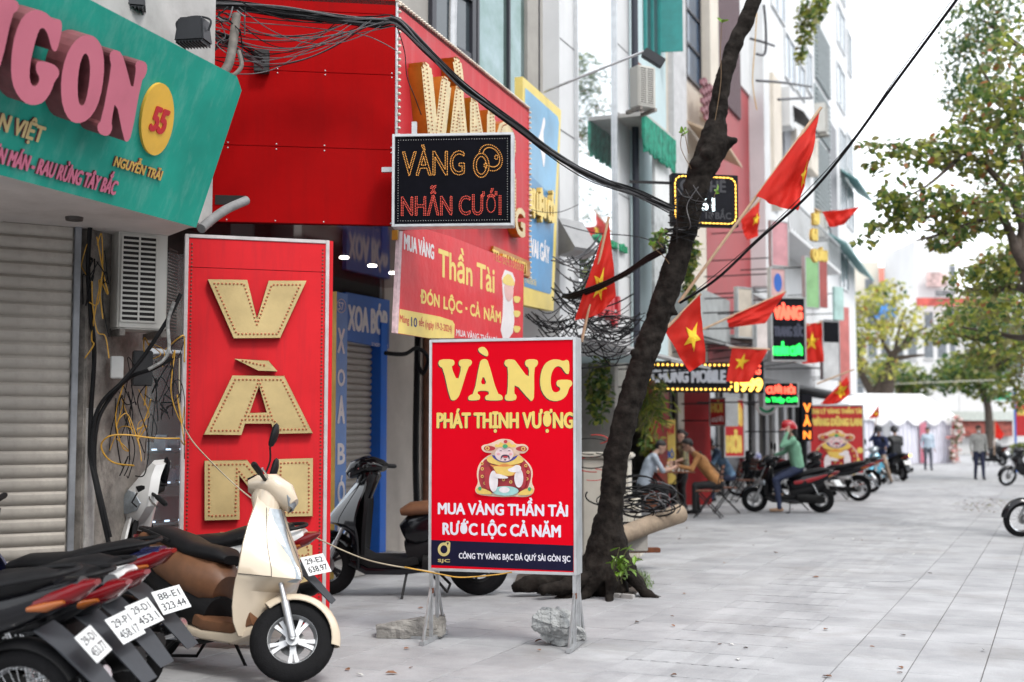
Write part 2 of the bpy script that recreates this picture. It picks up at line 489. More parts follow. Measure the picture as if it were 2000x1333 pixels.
MASPH = M('asphalt', (.10, .10, .105), .85, var=.2, scale=5, bump=.3, bscale=200)
b = B(); b.box((20, 70, -.22), (300, 220, .1)); road = b.obj('road', MASPH); tag(road, kind='structure')
QMAX = 2.6
def PP(q, s, z=0): return PQ * q + PD * s + Vector((0, 0, z))
b = B(); vs = [PP(-9, -12), PP(QMAX + .3, -12), PP(QMAX + .3, 86), PP(-9, 86)]
b.add([v + Vector((0, 0, -.006)) for v in vs] + [v + Vector((0, 0, -.16)) for v in vs], [(0, 1, 2, 3), (4, 7, 6, 5), (0, 4, 5, 1), (1, 5, 6, 2), (2, 6, 7, 3), (3, 7, 4, 0)])
pavement = b.obj('pavement', MGROUT); tag(pavement, kind='structure')
# kerb along the road
b = B()
for k in range(60):
    a, c = PP(QMAX + .31, 4 + k), PP(QMAX + .31, 4.985 + k)
    b.box(((a + c) / 2 + PQ * .1 + Vector((0, 0, -.08))), (.19, .985, .17), rz=-R(24))
kerb = b.obj('kerb', M('kerb_stone', (.42, .41, .40), .8, var=.15, scale=4), bevel=.008); tag(kerb, kind='structure')

def tile_geom(b, w, L, X=None, ribs=False):
    x, y, i = w / 2, L / 2, .003
    rings = []
    for dx, z in ((0, -.03), (0, -.0035), (i, 0)):
        rings.append([Vector((sx * (x - dx), sy * (y - dx), z)) for sx, sy in ((-1, -1), (1, -1), (1, 1), (-1, 1))])
    b.loft(rings, True, True, X)
    if ribs:
        for k in range(5):
            c = -x + w * (k + .5) / 5; h = .0045; a = w * .16
            vs = [(c - a, -y + .01, 0.0003), (c + a, -y + .01, 0.0003), (c + a, y - .01, 0.0003), (c - a, y - .01, 0.0003),
                  (c - a * .6, -y + .014, h), (c + a * .6, -y + .014, h), (c + a * .6, y - .014, h), (c - a * .6, y - .014, h)]
            b.add(vs, [(4, 5, 6, 7), (0, 1, 5, 4), (1, 2, 6, 5), (2, 3, 7, 6), (3, 0, 4, 7)], X)
GAP = .006
tb = B(); tile_geom(tb, PW - GAP, PLEN - GAP); tproto = tb.obj('paving_stone', MPAVE, pavement); tmesh = tproto.data
rb = B(); tile_geom(rb, PW - GAP, PW - GAP, None, True); rproto = rb.obj('ribbed_paving_stone', MPAVE, pavement); rmesh = rproto.data
for o in (tproto, rproto): bpy.data.objects.remove(o)
tiles = []
rnd = random.Random(3)
for c in range(-22, 26):
    rib = c in (-3, -2); L = PW if rib else PLEN
    off = rnd.choice([0, .5, .25, .75]) * L + (0 if not rib else 0)
    q = q0 + (c + .5) * PW
    if q > QMAX + .2 or q < -8.6: continue
    k = 0
    while True:
        s = -12 + off + (k + .5) * L; k += 1
        if s > 84: break
        p = PP(q, s)
        if p.y < -11: continue
        tiles.append((p, rib, rnd.uniform(-.0016, .0016), rnd.uniform(-.003, .003)))
def inview(p, m=120):
    if p.y < 5: return False
    x = CX + FPX * p.x / p.y; y = HORIZ + FPX * CAMH / p.y
    return -m < x < 2000 + m and y < 1333 + m
HID = lambda p: (p.x < -1.35 and p.y < 11.5)
near = sorted([t for t in tiles if inview(t[0], 60) and not HID(t[0])], key=lambda t: t[0].y)[:298]
nid = set(id(t) for t in near)
for p, rib, dz, tl in near:
    o = bpy.data.objects.new('ribbed_paving_stone' if rib else 'paving_stone', rmesh if rib else tmesh); link(o)
    o.parent = pavement; o.location = (p.x, p.y, dz); o.rotation_euler = (tl, tl * .7, -R(24))
bs_ = B()
for t in tiles:
    if id(t) in nid or not (inview(t[0], 700) or t[0].y < 6): continue
    p, rib, dz, tl = t
    X = Matrix.Translation((p.x, p.y, dz)) @ Matrix.Rotation(-R(24), 4, 'Z')
    tile_geom(bs_, PW - GAP, (PW if rib else PLEN) - GAP, X, rib and p.y < 40)
rest = bs_.obj('far_paving_stones', MPAVE, pavement, kind='stuff')
# round cover let into the paving
mc = G(1715, 1129); b = B(); b.lathe([(.36, -.01), (.36, .0045), (.352, .0055), (.01, .0055)], 40, Matrix.Translation(mc))
b.lathe([(.375, -.01), (.375, .003), (.363, .003), (.363, -.01)], 40, Matrix.Translation(mc))
mh = b.obj('manhole_cover', MPAVE); tag(mh, 'round grey cover let flush into the paving beside the ribbed strip', 'manhole cover')
# ================================================================ number 55: shutter, pillar, soffit
def PZ(px, py, z):
    d = ray(px, py); return P(px, py, (z - CAMH) * d.y / d.z)
def xy(v): return (v.x, v.y)
MSHUT = M('cream_shutter_paint', (.42, .385, .34), .55, var=.10, scale=3, grime=.38, gcol=(.16, .14, .12), gscale=1.2, streak=True)
MSTEEL = M('galvanised_steel', (.52, .53, .54), .42, .75, var=.12, scale=14)
MALU = M('aluminium_frame', (.62, .63, .64), .4, .7, var=.08, scale=10, grime=.2)
MCONC = M('stained_concrete', (.27, .245, .22), .9, var=.3, scale=4.5, grime=1.0, gcol=(.028, .024, .022), gscale=3.2, bump=.5, bscale=40)
MPLAST = M('dirty_plaster', (.42, .40, .37), .9, var=.14, scale=2.4, grime=.55, gcol=(.16, .14, .12), gscale=1.5, bump=.2, bscale=30)
MSOF = M('cream_soffit', (.52, .48, .45), .7, var=.08, scale=2, grime=.5, gcol=(.22, .18, .15), gscale=1.4)
MBLACK = M('black_cable_rubber', (.010, .010, .011), .6, spec=.15, var=.2, scale=20)
MDARK = M('painted_shade_dark', (.02, .018, .017), .9, var=.2)  # near-black that paints in the shade of openings, recesses and interiors
MGREYC = M('grey_cable', (.09, .09, .095), .5, var=.2, scale=20)
MYELC = M('yellow_cable', (.52, .28, .03), .5, var=.15, scale=20)
MREDC = M('red_cable', (.5, .03, .02), .5, var=.1, scale=20)

SR = P(157, 440, 8.6); sd = Vector((.857, .515, 0)).normalized()
PSH = Pl(xy(SR - sd * 2.6), xy(SR))
ZS = SR.z
shop55 = thing('shophouse', 'shophouse with a closed cream roller shutter and stained pillar at the left edge', 'building', loc=(SR.x, SR.y, 0))
b = B(); b.pbox(PSH, -1, 0, 2.62, ZS + 1.5, -.5, -.12); b.obj('back_wall', MPLAST, shop55)
# slats: one curved profile, shared
sp_ = [(-.004, .0), (.004, .0), (.020, .016), (.027, .042), (.024, .068), (.006, .084), (-.004, .0845)]
sl = B(); Ls = 2.55
sl.loft([[Vector((u, z, d)) for d, z in sp_] for u in (0, Ls)], True, True)
s0 = sl.obj('slat', MSHUT, None, smooth=35); smesh = s0.data; bpy.data.objects.remove(s0)
shut = B().box((0, 0, 0), (.01, .01, .01))
b = B(); b.pbox(PSH, 0, 0, Ls + .02, ZS, -.10, -.02); shutter = b.obj('shutter', MSHUT, shop55)
nsl = int(ZS / .093)
for k in range(nsl):
    o = bpy.data.objects.new('slat', smesh); link(o); o.parent = shutter
    jit = random.uniform(-.002, .002)
    o.matrix_local = PSH.mat(0, ZS - (k + 1) * .093, -.018 + jit)
b = B(); b.pbox(PSH, Ls + .012, 0, Ls + .055, ZS + .0, -.09, .03); b.obj('guide_rail', M('grey_rail', (.27, .28, .30), .5, .5, var=.15, grime=.3), shop55, bevel=.004)
b = B(); b.pbox(PSH, 1.95, 1.565, 2.075, 1.61, .0065, .0085); b.obj('sticker', M('faded_sticker', (.62, .45, .42), .6, var=.5, scale=40), shutter)
# pillar
PPI = Pl(xy(SR + sd * .06), xy(P(292, 700, 9.42)))
b = B(); b.pbox(PPI, 0, 0, PPI.L, ZS + 1.2, -.45, 0)
b.obj('pillar', MCONC, shop55, bevel=.01)
b = B(); b.pbox(PPI, 0.02, .0, .13, 1.75, .0, .012); b.obj('render_patch', M('old_render_patch', (.40, .385, .37), .9, var=.18, scale=5, grime=.8, gcol=(.08, .07, .06), gscale=3), shop55)
# soffit
S2 = P(385, 443, 8.48); ZB = S2.z; S1 = PZ(0, 341, ZB); gd = (S2 - S1).normalized(); S0 = S2 - gd * 4.2
gout = Vector((gd.y, -gd.x, 0))
def slab(name, pts, z0, z1, mat, parent, bevel=0):
    b = B(); n = len(pts)
    b.prism([[(p[0], p[1]) for p in pts]], z0, z1); return b.obj(name, mat, parent, bevel=bevel)
back1 = SR - sd * 2.7 - PSH.n * .3; back2 = SR + sd * .62 - PSH.n * .3
mA = S0.lerp(S2, .76); mB = back1.lerp(back2, .62)
slab('soffit_panel', [S0, mA, mB, back1], ZB + .004, ZB + .03, MSOF, shop55)
slab('soffit_panel', [mA + gd * .012, S2, back2, mB + sd * .012], ZB + .012, ZB + .036, MSOF, shop55)
slab('canopy_deck', [S0 - gout * .02, S2 - gout * .02, back2, back1], ZB + .05, ZB + .09, MDARK, shop55)
b = B(); lp = PZ(145, 428, ZB); b.lathe([(.055, ZB - .012), (.06, ZB + .02)], 20, Matrix.Translation((lp.x, lp.y, 0))); b.obj('downlight', M('sooty_lamp', (.05, .04, .035), .5), shop55, smooth=40)
# upper wall strip above the sign
UW = Pl(xy(S0 - gout * .25), xy(S2 - gout * .25 + gd * .55))
b = B(); b.pbox(UW, 0, ZB + .1, UW.L, ZB + 3.5, -.3, 0); b.obj('upper_wall', M('grey_upper_wall', (.45, .44, .43), .85, var=.12, grime=.4, scale=3), shop55)

# ---------------------------------------------------------------- green sign
TR = S2 + gout * .345 + Vector((0, 0, .95)) 
PGR = Pl((S0.x, S0.y, ZB), (S2.x, S2.y, ZB), lean=TR - S2)
MGREEN = M('faded_green_panel', (.018, .33, .25), .55, spec=.2, var=.10, scale=2.2, grime=.5, gcol=(.20, .46, .40), gscale=1.3, streak=True, scratch=.25)
MPINK = M('pink_acrylic', (.62, .17, .24), .45, var=.08, scale=3, grime=.25, gcol=(.42, .14, .17), gscale=3)
MPINKS = M('dark_pink_edge', (.20, .055, .065), .6, var=.25, scale=6, grime=.5, gcol=(.09, .03, .03))  # letter sides in a darker pink than the faces
MGOLDL = M('gold_lettering', (.66, .42, .10), .45, .25, var=.1)
gs = thing('shop_sign', 'big turquoise shop sign with pink raised letters and yellow 55 disc', 'sign', loc=(S2.x, S2.y, ZB))
pprism(PGR, [[(383, 445), (472, 177), (463, 150), (421, 128), (176, 0), (-150, -170), (-150, 302)]], -.05, 0, 'panel', MGREEN, gs)
c1 = lambda l: [(x / 2.898, y / 2.898) for x, y in l]
LN = [(620, 330), (625, 295), (650, 282), (690, 300), (720, 400), (750, 520), (770, 400), (765, 365), (780, 345), (820, 348), (836, 380), (825, 430), (800, 460), (745, 770), (720, 808), (700, 790), (655, 560), (630, 690), (637, 730), (620, 765), (590, 772), (555, 750), (550, 710), (575, 680), (632, 380)]
LO = [(500, 195), (545, 215), (580, 270), (592, 370), (580, 500), (550, 610), (500, 680), (440, 703), (390, 680), (355, 610), (343, 500), (355, 380), (390, 280), (440, 215)]
LOh = [(487, 300), (505, 330), (512, 400), (500, 510), (480, 590), (458, 604), (442, 570), (438, 480), (448, 380), (468, 315)]
LG = [(320, 110), (345, 115), (352, 150), (345, 200), (325, 285), (305, 295), (290, 270), (270, 190), (245, 155), (220, 170), (190, 270), (168, 380), (168, 460), (190, 495), (215, 480), (225, 440), (205, 410), (203, 370), (215, 345), (300, 360), (335, 395), (335, 430), (310, 460), (290, 520), (250, 580), (190, 600), (130, 580), (80, 510), (62, 420), (65, 310), (85, 190), (130, 90), (190, 55), (250, 65), (300, 110)]
LN0 = [(-260, -90), (-190, -100), (-130, 20), (-60, 190), (-25, 60), (-40, 20), (-20, -15), (40, -10), (100, 5), (107, 40), (95, 65), (70, 80), (10, 360), (-20, 400), (-60, 370), (-160, 140), (-200, 320), (-260, 300)]
def raised(pl, loops, z0, z1, name, mf, ms, parent, k=1):
    b = B(); L = [chaikin(ppoly(pl, c1(l), z1), k) for l in loops]
    b.prism(L, z0, z1, pl.mat())
    b.m = []
    o = b.obj(name, [mf], parent)
    me = o.data; me.materials.append(ms)
    n = pl.n
    for p in me.polygons: p.material_index = 0 if abs(p.normal.dot(n)) > .9 else 1
    return o
for L in ([LN0], [LG], [LO, LOh], [LN]): raised(PGR, L, .002, .135, 'raised_letter', MPINK, MPINKS, gs)
el = [(308 + 31.5 * math.cos(a) * 1 + 6 * math.sin(a), 233.5 + 70.5 * -math.sin(a)) for a in [2 * math.pi * i / 36 for i in range(36)]]
pprism(PGR, [el], .002, .022, 'number_disc', M('amber_disc', (.80, .47, .06), .45, var=.06, grime=.2, gcol=(.6, .36, .08)), gs, smooth=40)
MREDL = M('red_lettering', (.52, .02, .03), .45, var=.06)
PGRd = PGR.shift(.022)
ptext(PGRd, '55', (290, 200, 255, 332), MREDL, gs, bold=.035, ext=.006, d=.001)
ptext(PGR, 'NGUYỄN TRÃI', (221, 303, 325, 325), MGOLDL, gs, bold=.03, ext=.012, d=.001, sidemat=MPINKS)
ptext(PGR, 'ÂN VIỆT', (-28, 210, 247, 95), M('beige_lettering', (.56, .43, .20), .5, var=.08), gs, bold=.03, ext=.014, d=.001, sidemat=MPINKS)
ptext(PGR, 'LỢN MÁN - RAU RỪNG TÂY BẮC', (-32, 277, 312, 253), M('pink_small_lettering', (.62, .16, .26), .5, var=.08), gs, bold=.03, ext=.014, d=.001, sidemat=MPINKS)

# two floodlights and pipe over the sign
def floodlight(px, py, Y, w, label, rz):
    c = P(px, py, Y); t = thing('floodlight', label, 'floodlight', 'floodlights over the turquoise sign', loc=c, rz=rz)
    mb = M('black_lamp_housing', (.025, .027, .032), .45, .2, var=.15)
    b = B(); b.box((0, 0, 0), (w, w * .75, w * .8), tw=.82); b.obj('housing', mb, t, local=True, bevel=.012)
    b = B()
    for k in range(9): b.box((-w * .42 + k * w * .105, 0, -w * .43), (.006, w * .7, w * .06))
    b.obj('fins', mb, t, local=True)
    b = B(); b.tube(spline([(-w * .5, 0, 0), (-w * .56, 0, w * .35), (0, .02, w * .52), (w * .56, 0, w * .35), (w * .5, 0, 0)]), .008, 6); b.obj('bracket', mb, t, local=True, smooth=40)
floodlight(250, -8, 8.2, .24, 'black floodlight above the pink letters, nearer the picture corner', R(15))
floodlight(378, 62, 8.45, .22, 'black finned floodlight above the yellow 55 disc', R(-10))
b = B(); pts = [P(393, 447, 8.75), P(415, 428, 8.9), P(445, 408, 9.1), P(481, 392, 9.3)]
b.tube(spline(pts, 4), .035, 12); o = b.obj('drain_pipe', M('grey_pvc', (.22, .22, .22), .6, var=.2, scale=8, grime=.4), None, smooth=40); tag(o, 'short grey plastic pipe sticking out beside the turquoise sign', 'pipe')
b = B(); b.tube(spline([P(462, 30, 9.2), P(455, 85, 9.1), P(447, 125, 9.0), P(432, 148, 8.9)], 5), [.035] * 16, 10)
b.tube(spline([P(466, 100, 9.0), P(472, 128, 8.95), P(458, 146, 8.9), P(440, 152, 8.9)], 5), .016, 8)
o = b.obj('service_pipe', M('brown_grey_pipe', (.13, .115, .10), .7, var=.3, scale=12), None, smooth=40); tag(o, 'dirty service pipe hooked over the corner of the turquoise sign', 'pipe')

# ---------------------------------------------------------------- air conditioner
MAC = M('aged_white_metal', (.56, .55, .51), .5, var=.06, scale=4, grime=.3, gcol=(.3, .27, .22), gscale=2)
def aircon(A, Bp, z0, z1, dep, label, grille_left=True, frac=.76, group='air conditioner units on the facades'):
    pl = Pl(A, Bp); t = thing('air_conditioner', label, 'air conditioner', group, loc=(A[0], A[1], z0))
    L = pl.L; H = z1 - z0
    b = B(); b.pbox(pl, 0, z0, L, z1, -dep, 0); b.obj('casing', MAC, t, bevel=.012)
    u0, u1 = (.06 * L, frac * L); g0, g1 = z0 + H * .08, z1 - H * .05
    b = B(); b.pbox(pl, u0, g0, u1, g1, .001, .003); b.obj('grille_shade_plate', MDARK, t)  # flat dark plate, painting the shade behind the grille bars
    b = B(); n = 17
    for k in range(n + 1): v = g0 + (g1 - g0) * k / n; b.pbox(pl, u0, v - .007, u1, v + .007, .003, .011)
    for q in (0, .5, 1): u = u0 + (u1 - u0) * q; b.pbox(pl, u - .006, g0, u + .006, g1, .004, .0135)
    b.obj('grille', MAC, t)
    b = B()
    for sx in (.08, .92): b.pbox(pl, L * sx - .02, z0 - .05, L * sx + .02, z0 - .002, -dep - .1, .03)
    b.obj('bracket', MCONC, t)
    return t
ac = aircon(xy(P(230, 600, 8.75)), xy(P(326, 600, 8.95)), P(232, 642, 8.75).z, P(232, 449, 8.75).z, .30, 'aged white air conditioner on the stained pillar beside the shutter')
b = B(); pl = Pl(xy(P(326, 600, 8.95)), xy(P(352, 600, 9.25)))
for k in range(26): b.pbox(pl, .0, 2.32 + k * .024, .2, 2.332 + k * .024, .002, .008)
b.obj('side_fins', MDARK, ac)
b = B(); b.box(P(228, 718, 8.85), (.09, .05, .16), rz=R(25)); o = b.obj('junction_box', M('pale_plastic', (.60, .60, .58), .5, var=.05), bevel=.006); tag(o, 'small white junction box on the stained pillar', 'junction box')
b = B(); b.box(P(278, 720, 9.05), (.14, .08, .26), rz=R(25)); o = b.obj('meter_box', M('black_meter', (.03, .03, .032), .5), bevel=.008); tag(o, 'black meter box under the air conditioner', 'meter box')

# ---------------------------------------------------------------- cables on the pillar
def cable(name, pts, r, mat, label, cat='cable', group=None, k=7, n=6, parent=None):
    b = B(); b.tube(spline(pts, k), r, n); o = b.obj(name, mat, parent, smooth=60)
    if label: tag(o, label, cat, group)
    return o
PX = lambda l: [P(*q) for q in l]
cable('power_cable', PX([(176, 440, 8.6), (172, 520, 8.62), (176, 600, 8.65), (184, 690, 8.66), (178, 800, 8.66), (176, 880, 8.66), (190, 960, 8.6), (212, 1060, 8.6), (222, 1110, 8.6)]), .017, MBLACK, 'thick black cable running down the shutter side of the pillar', group='cables on the pillar')
cable('power_cable', PX([(353, 575, 8.9), (330, 620, 8.85), (285, 690, 8.78), (240, 745, 8.72), (200, 785, 8.68), (183, 830, 8.66), (182, 900, 8.64), (200, 985, 8.6), (215, 1050, 8.6)]), .016, MBLACK, 'thick black cable sweeping from the air conditioner down the pillar', group='cables on the pillar')
cable('power_cable', PX([(336, 700, 8.9), (300, 720, 8.85), (250, 740, 8.8), (207, 790, 8.72), (188, 840, 8.68), (186, 930, 8.66), (205, 1020, 8.62)]), .014, MBLACK, 'second black cable curving beside the first under the air conditioner', group='cables on the pillar')
cable('power_cable', PX([(340, 590, 8.8), (328, 630, 8.8), (330, 680, 8.8), (318, 705, 8.8), (290, 722, 8.8)]), .013, M('taped_cable', (.30, .30, .29), .6, var=.4, scale=30), 'taped grey cable looping below the air conditioner', group='cables on the pillar')
def tangle(name, px0, px1, py0, py1, Y, n, mats, label, seed=1, r=(.003, .006), spread=.1, group=None, loops=.5):
    rr = random.Random(seed); t = thing(name, label, 'cables', group, loc=P((px0 + px1) / 2, py1, Y))
    for mi, mt in enumerate(mats):
        b = B()
        for k in range(n):
            x = rr.uniform(px0, px1); y = rr.uniform(py0, py0 + (py1 - py0) * .4); pts = []
            for j in range(5):
                pts.append(P(min(max(x, px0 - 8), px1 + 8), y, Y + rr.uniform(-spread, spread)))
                x += rr.uniform(-1, 1) * (px1 - px0) * loops; y += rr.uniform(-.12, .32) * (py1 - py0)
                y = min(max(y, py0), py1)
            b.tube(spline(pts, 6), rr.uniform(*r), 5)
        b.obj('cable_strands', mt, t, kind='stuff', smooth=60)
    return t
tangle('cable_tangle', 222, 300, 690, 930, 8.92, 5, [MYELC, MBLACK, MBLACK], 'tangle of yellow and black wires hanging on the pillar above the bikes', 5, (.0025, .005), spread=.06, loops=.3)
tangle('cable_tangle', 290, 352, 660, 960, 9.1, 5, [MBLACK, MBLACK, MYELC], 'thin wires hanging in front of the glass display cabinet', 9, spread=.08)
tangle('cable_tangle', 168, 205, 450, 700, 8.62, 5, [MBLACK, MYELC], 'thin wires knotted on the pillar beside the shutter rail', 11, spread=.03)
cable('orange_wire', PX([(352, 857, 9.0), (300, 856, 8.95), (250, 850, 8.85), (215, 852, 8.8), (198, 868, 8.8), (205, 890, 8.8), (225, 905, 8.8), (262, 910, 8.8)]), .006, MYELC, 'orange wire looped across the pillar towards the red panel', 'wire')
cable('thin_wire', PX([(350, 700, 9.3), (352, 800, 9.3), (368, 850, 9.4), (410, 900, 9.45), (480, 965, 9.5), (560, 1020, 9.4), (620, 1052, 9.3), (700, 1088, 9.2), (760, 1104, 9.15), (850, 1118, 9.1)]), .0055, M('beige_wire', (.42, .36, .26), .6), 'beige wire strung from the red panel to the standing sign', 'wire')
cable('orange_wire', PX([(790, 1108, 9.12), (860, 1122, 9.1), (900, 1128, 9.15), (960, 1124, 9.2), (1000, 1118, 9.2)]), .005, MYELC, 'orange wire hanging under the standing red sign', 'wire')

# ---------------------------------------------------------------- glass display cabinet
PGL = Pl(xy(P(262, 850, 10.05)), xy(P(400, 850, 10.75)))
case = thing('display_cabinet', 'glass jewellery display cabinet with small lights behind the pillar', 'display cabinet', loc=PGL.w(0, 0))
b = B(); b.pbox(PGL, -.4, 0, PGL.L, 2.5, -.9, -.75); b.obj('back_panel', M('reflection_green_back', (.09, .13, .12), .5, var=.5, scale=1.2, col2=(.02, .05, .045)), case)  # dark green mottling imitates the reflection in the cabinet glass
b = B(); b.pbox(PGL, -.6, 2.3, PGL.L + .3, 4.4, -.3, -.02); b.obj('lintel', M('dark_interior_lintel', (.06, .052, .048), .9, var=.4, scale=4), shop55)  # near-black colour stands for the dark interior showing in this gap
b = B(); b.pbox(PGL, 0, .0, PGL.L, .78, -.7, -.02); b.obj('plinth', M('pale_plinth', (.42, .44, .40), .4, var=.1), case)
for z in (.80, 1.12, 1.40):
    b = B(); b.pbox(PGL, 0, z, PGL.L, z + .02, -.6, -.03); b.obj('shelf', M('glass_shelf', (.10, .16, .18), .2, var=.05), case)
    b = B()
    for k in range(5): b.pbox(PGL, .08 + k * .16, z + .024, .13 + k * .16, z + .038, -.05, -.04)
    b.obj('light_strip', M('white_led', (.6, .8, 1), .5, var=0, emit=1.6), case, kind='stuff')
b = B(); b.pbox(PGL, 0, .83, PGL.L, 1.02, -.55, -.2); b.obj('velvet_stand', M('wine_velvet', (.08, .012, .02), .8), case)
rr = random.Random(4); b = B()
for k in range(26):
    b.box(PGL.w(rr.uniform(.05, PGL.L), rr.choice([1.17, 1.45]) + rr.uniform(0, .06), -rr.uniform(.1, .5)), (rr.uniform(.05, .12), rr.uniform(.04, .1), rr.uniform(.05, .13)))
b.obj('trays', M('tray_mix', (.72, .74, .78), .4, var=.6, scale=9, col2=(.20, .36, .45)), case, kind='stuff')
b = B(); b.pbox(PGL, 0, .79, PGL.L, 3.1, -.012, -.004)
b.obj('glass_front', M('showcase_glass', (.75, .83, .82), .04, var=0, alpha=.16, spec=.8), case)
# ================================================================ the tall red panel VÀN...
MRED = M('red_panel', (.70, .018, .026), .5, var=.05, scale=2.5, grime=.45, gcol=(.42, .02, .03), gscale=2.2, streak=True, spec=.2, scratch=.6)
MGOLD = M('brushed_brass', (.92, .70, .34), .30, .6, var=.10, scale=3, bump=.04, bscale=30)
MGOLDS = M('brass_edge', (.30, .21, .08), .45, .8, var=.1)
MBULB = M('copper_bulb', (.42, .13, .05), .3, .2, var=.1)
MBULBD = M('dark_bulb', (.16, .045, .03), .35, .1, var=.1)
PV = Pl(xy(P(357, 700, 9.81)), xy(P(641, 700, 10.16)))
c5 = lambda l: [(340 + x / 2.6667, 440 + y / 2.6667) for x, y in l]
c4_ = lambda l: [(x / 2.5985, 820 + y / 2.5985) for x, y in l]
vt0 = PV.pix(357, 457)[1]; 
van = thing('vertical_sign', 'tall red panel sign with brass letters and a pale metal edge standing behind the scooters', 'sign', loc=PV.w(0, 0))
b = B(); b.pbox(PV, .03, .02, PV.L - .03, vt0 - .27, -.14, 0); b.obj('panel', MRED, van)
b = B(); b.pbox(PV, .03, vt0 - .265, PV.L - .03, vt0 - .03, -.14, .0015); b.obj('panel', MRED, van)
MFR = M('painted_edge_frame', (.66, .62, .62), .45, .3, var=.10, scale=9, grime=.25, gcol=(.35, .25, .25))
b = B(); b.pbox(PV, 0, 0, .03, vt0, -.15, .012); b.obj('frame', MFR, van, bevel=.003)
b = B(); b.pbox(PV, PV.L - .03, 0, PV.L, vt0, -.15, .012); b.obj('frame', MFR, van, bevel=.003)
b = B(); b.pbox(PV, .031, vt0 - .029, PV.L - .031, vt0, -.15, .011); b.obj('frame', MFR, van, bevel=.003)
b = B(); b.pbox(PV, .031, 0, PV.L - .031, .019, -.15, .011); b.obj('frame', MFR, van, bevel=.003)
b = B(); b.pbox(PV, PV.L + .001, 0, PV.L + .035, vt0, -.15, -.02); b.obj('side_strip', MRED, van)
pts = []
for u in (.055, PV.L - .055):
    n = int((vt0 - .1) / .03)
    pts += [(u, .06 + k * .03) for k in range(n)]
dots(PV, pts, .0075, .001, 6).obj('edge_bulbs', MBULBD, van, kind='stuff', smooth=50)
VL = [(178, 284), (380, 287), (432, 487), (494, 291), (688, 291), (553, 588), (312, 588)]
AGR = [(322, 698), (492, 706), (536, 760), (440, 757)]
AL = [(305, 785), (573, 785), (722, 1084), (525, 1086), (506, 1034), (370, 1034), (350, 1092), (155, 1092)]
AH = [(442, 836), (394, 978), (485, 978)]
NL = [(1040, 210), (1255, 206), (1407, 395), (1405, 202), (1587, 197), (1587, 490), (1385, 493), (1215, 285), (1215, 506), (1040, 510)]
def inset(poly, d):
    n = len(poly); ar = sum(poly[i][0] * poly[(i + 1) % n][1] - poly[(i + 1) % n][0] * poly[i][1] for i in range(n))
    sg = 1 if ar > 0 else -1; out = []
    for i in range(n):
        a, p, c = Vector(poly[i - 1]), Vector(poly[i]), Vector(poly[(i + 1) % n])
        e1 = (p - a).normalized(); e2 = (c - p).normalized()
        n1 = Vector((-e1.y, e1.x)) * sg; n2 = Vector((-e2.y, e2.x)) * sg
        m = (n1 + n2); k = max(.35, m.length_squared / 2)
        out.append(tuple(p + m * (d / k)))
    return out
def brass(loops, conv, pl=PV, ext=.055, step=.0305, ins=.032, parent=van, r=.0088):
    b = B(); L = [ppoly(pl, conv(l), ext) for l in loops]
    b.prism(L, .002, ext, pl.mat()); o = b.obj('brass_letter', [MGOLD], parent, bevel=.002)
    o.data.materials.append(MGOLDS)
    for p in o.data.polygons: p.material_index = 0 if abs(p.normal.dot(pl.n)) > .9 else 1
    pts = []
    for i, l in enumerate(L):
        q = inset(l, ins) if i == 0 else inset(l, -ins * .8)
        pts += [tuple(x) for x in resample(q, step)]
    if pts: dots(pl, pts, r, ext, 7).obj('bulbs', MBULB, o, kind='stuff', smooth=50)
    return o
brass([VL], c5); brass([AGR], c5, ins=.045); brass([AL, AH], c5); brass([NL], c4_)
GL = [(1045, 640), (1120, 575), (1500, 575), (1585, 640), (1585, 710), (1420, 710), (1400, 680), (1230, 680), (1215, 700), (1215, 810), (1230, 830), (1410, 830), (1420, 800), (1320, 800), (1320, 730), (1585, 730), (1585, 870), (1500, 935), (1120, 935), (1045, 870)]
brass([GL], c4_)

# ================================================================ red box sign of number 57
BC = P(771, 300, 10.35); BL = P(385, 300, 10.12)
PBS = Pl(xy(BL), xy(BC)); FE = Vector((.20, 13.95, 0)); PBF = Pl(xy(BC), xy(FE))
BZ = P(768, 443, 10.35).z; BT = PBF.pix(1033, 210)[1]
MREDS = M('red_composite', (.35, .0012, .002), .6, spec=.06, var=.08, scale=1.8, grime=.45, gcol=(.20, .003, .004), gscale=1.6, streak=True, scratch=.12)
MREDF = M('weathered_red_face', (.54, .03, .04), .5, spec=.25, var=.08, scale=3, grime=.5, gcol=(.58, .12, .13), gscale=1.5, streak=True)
box = thing('sign_box', 'huge red box sign with brass letters projecting over the pavement', 'sign', loc=(BC.x, BC.y, BZ))
vz = lambda y: PBS.pix(771, y)[1]
for ya, yb in ((441, 294), (293.4, 148), (147.4, 30), (29.4, -120)):
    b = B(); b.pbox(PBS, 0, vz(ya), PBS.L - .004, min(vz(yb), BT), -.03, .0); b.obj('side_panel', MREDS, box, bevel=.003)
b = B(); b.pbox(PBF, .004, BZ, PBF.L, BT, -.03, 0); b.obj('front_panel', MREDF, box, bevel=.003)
b = B(); b.pbox(PBF, 0, BZ, .03, BT, .001, .012); b.obj('corner_trim', MALU, box)
sc = []
for y in (437, 299, 289, 152, 144): sc += [(u, vz(y)) for u in (.25, .65, 1.05, PBS.L - .03)]
dots(PBS, sc, .006, .0, 6).obj('screws', MALU, box, kind='stuff')
slab('soffit', [BL + Vector((-.3, .05, 0)), BC - PBS.u * .01 + Vector((0, .03, 0)), FE - PBF.n * .03, FE + Vector((-1.75, 1.0, 0)), Vector((-3.3, 10.6, 0))], BZ + .004, BZ + .03, M('glossy_red_soffit', (.10, .008, .012), .07, var=.1, coat=.3), box)
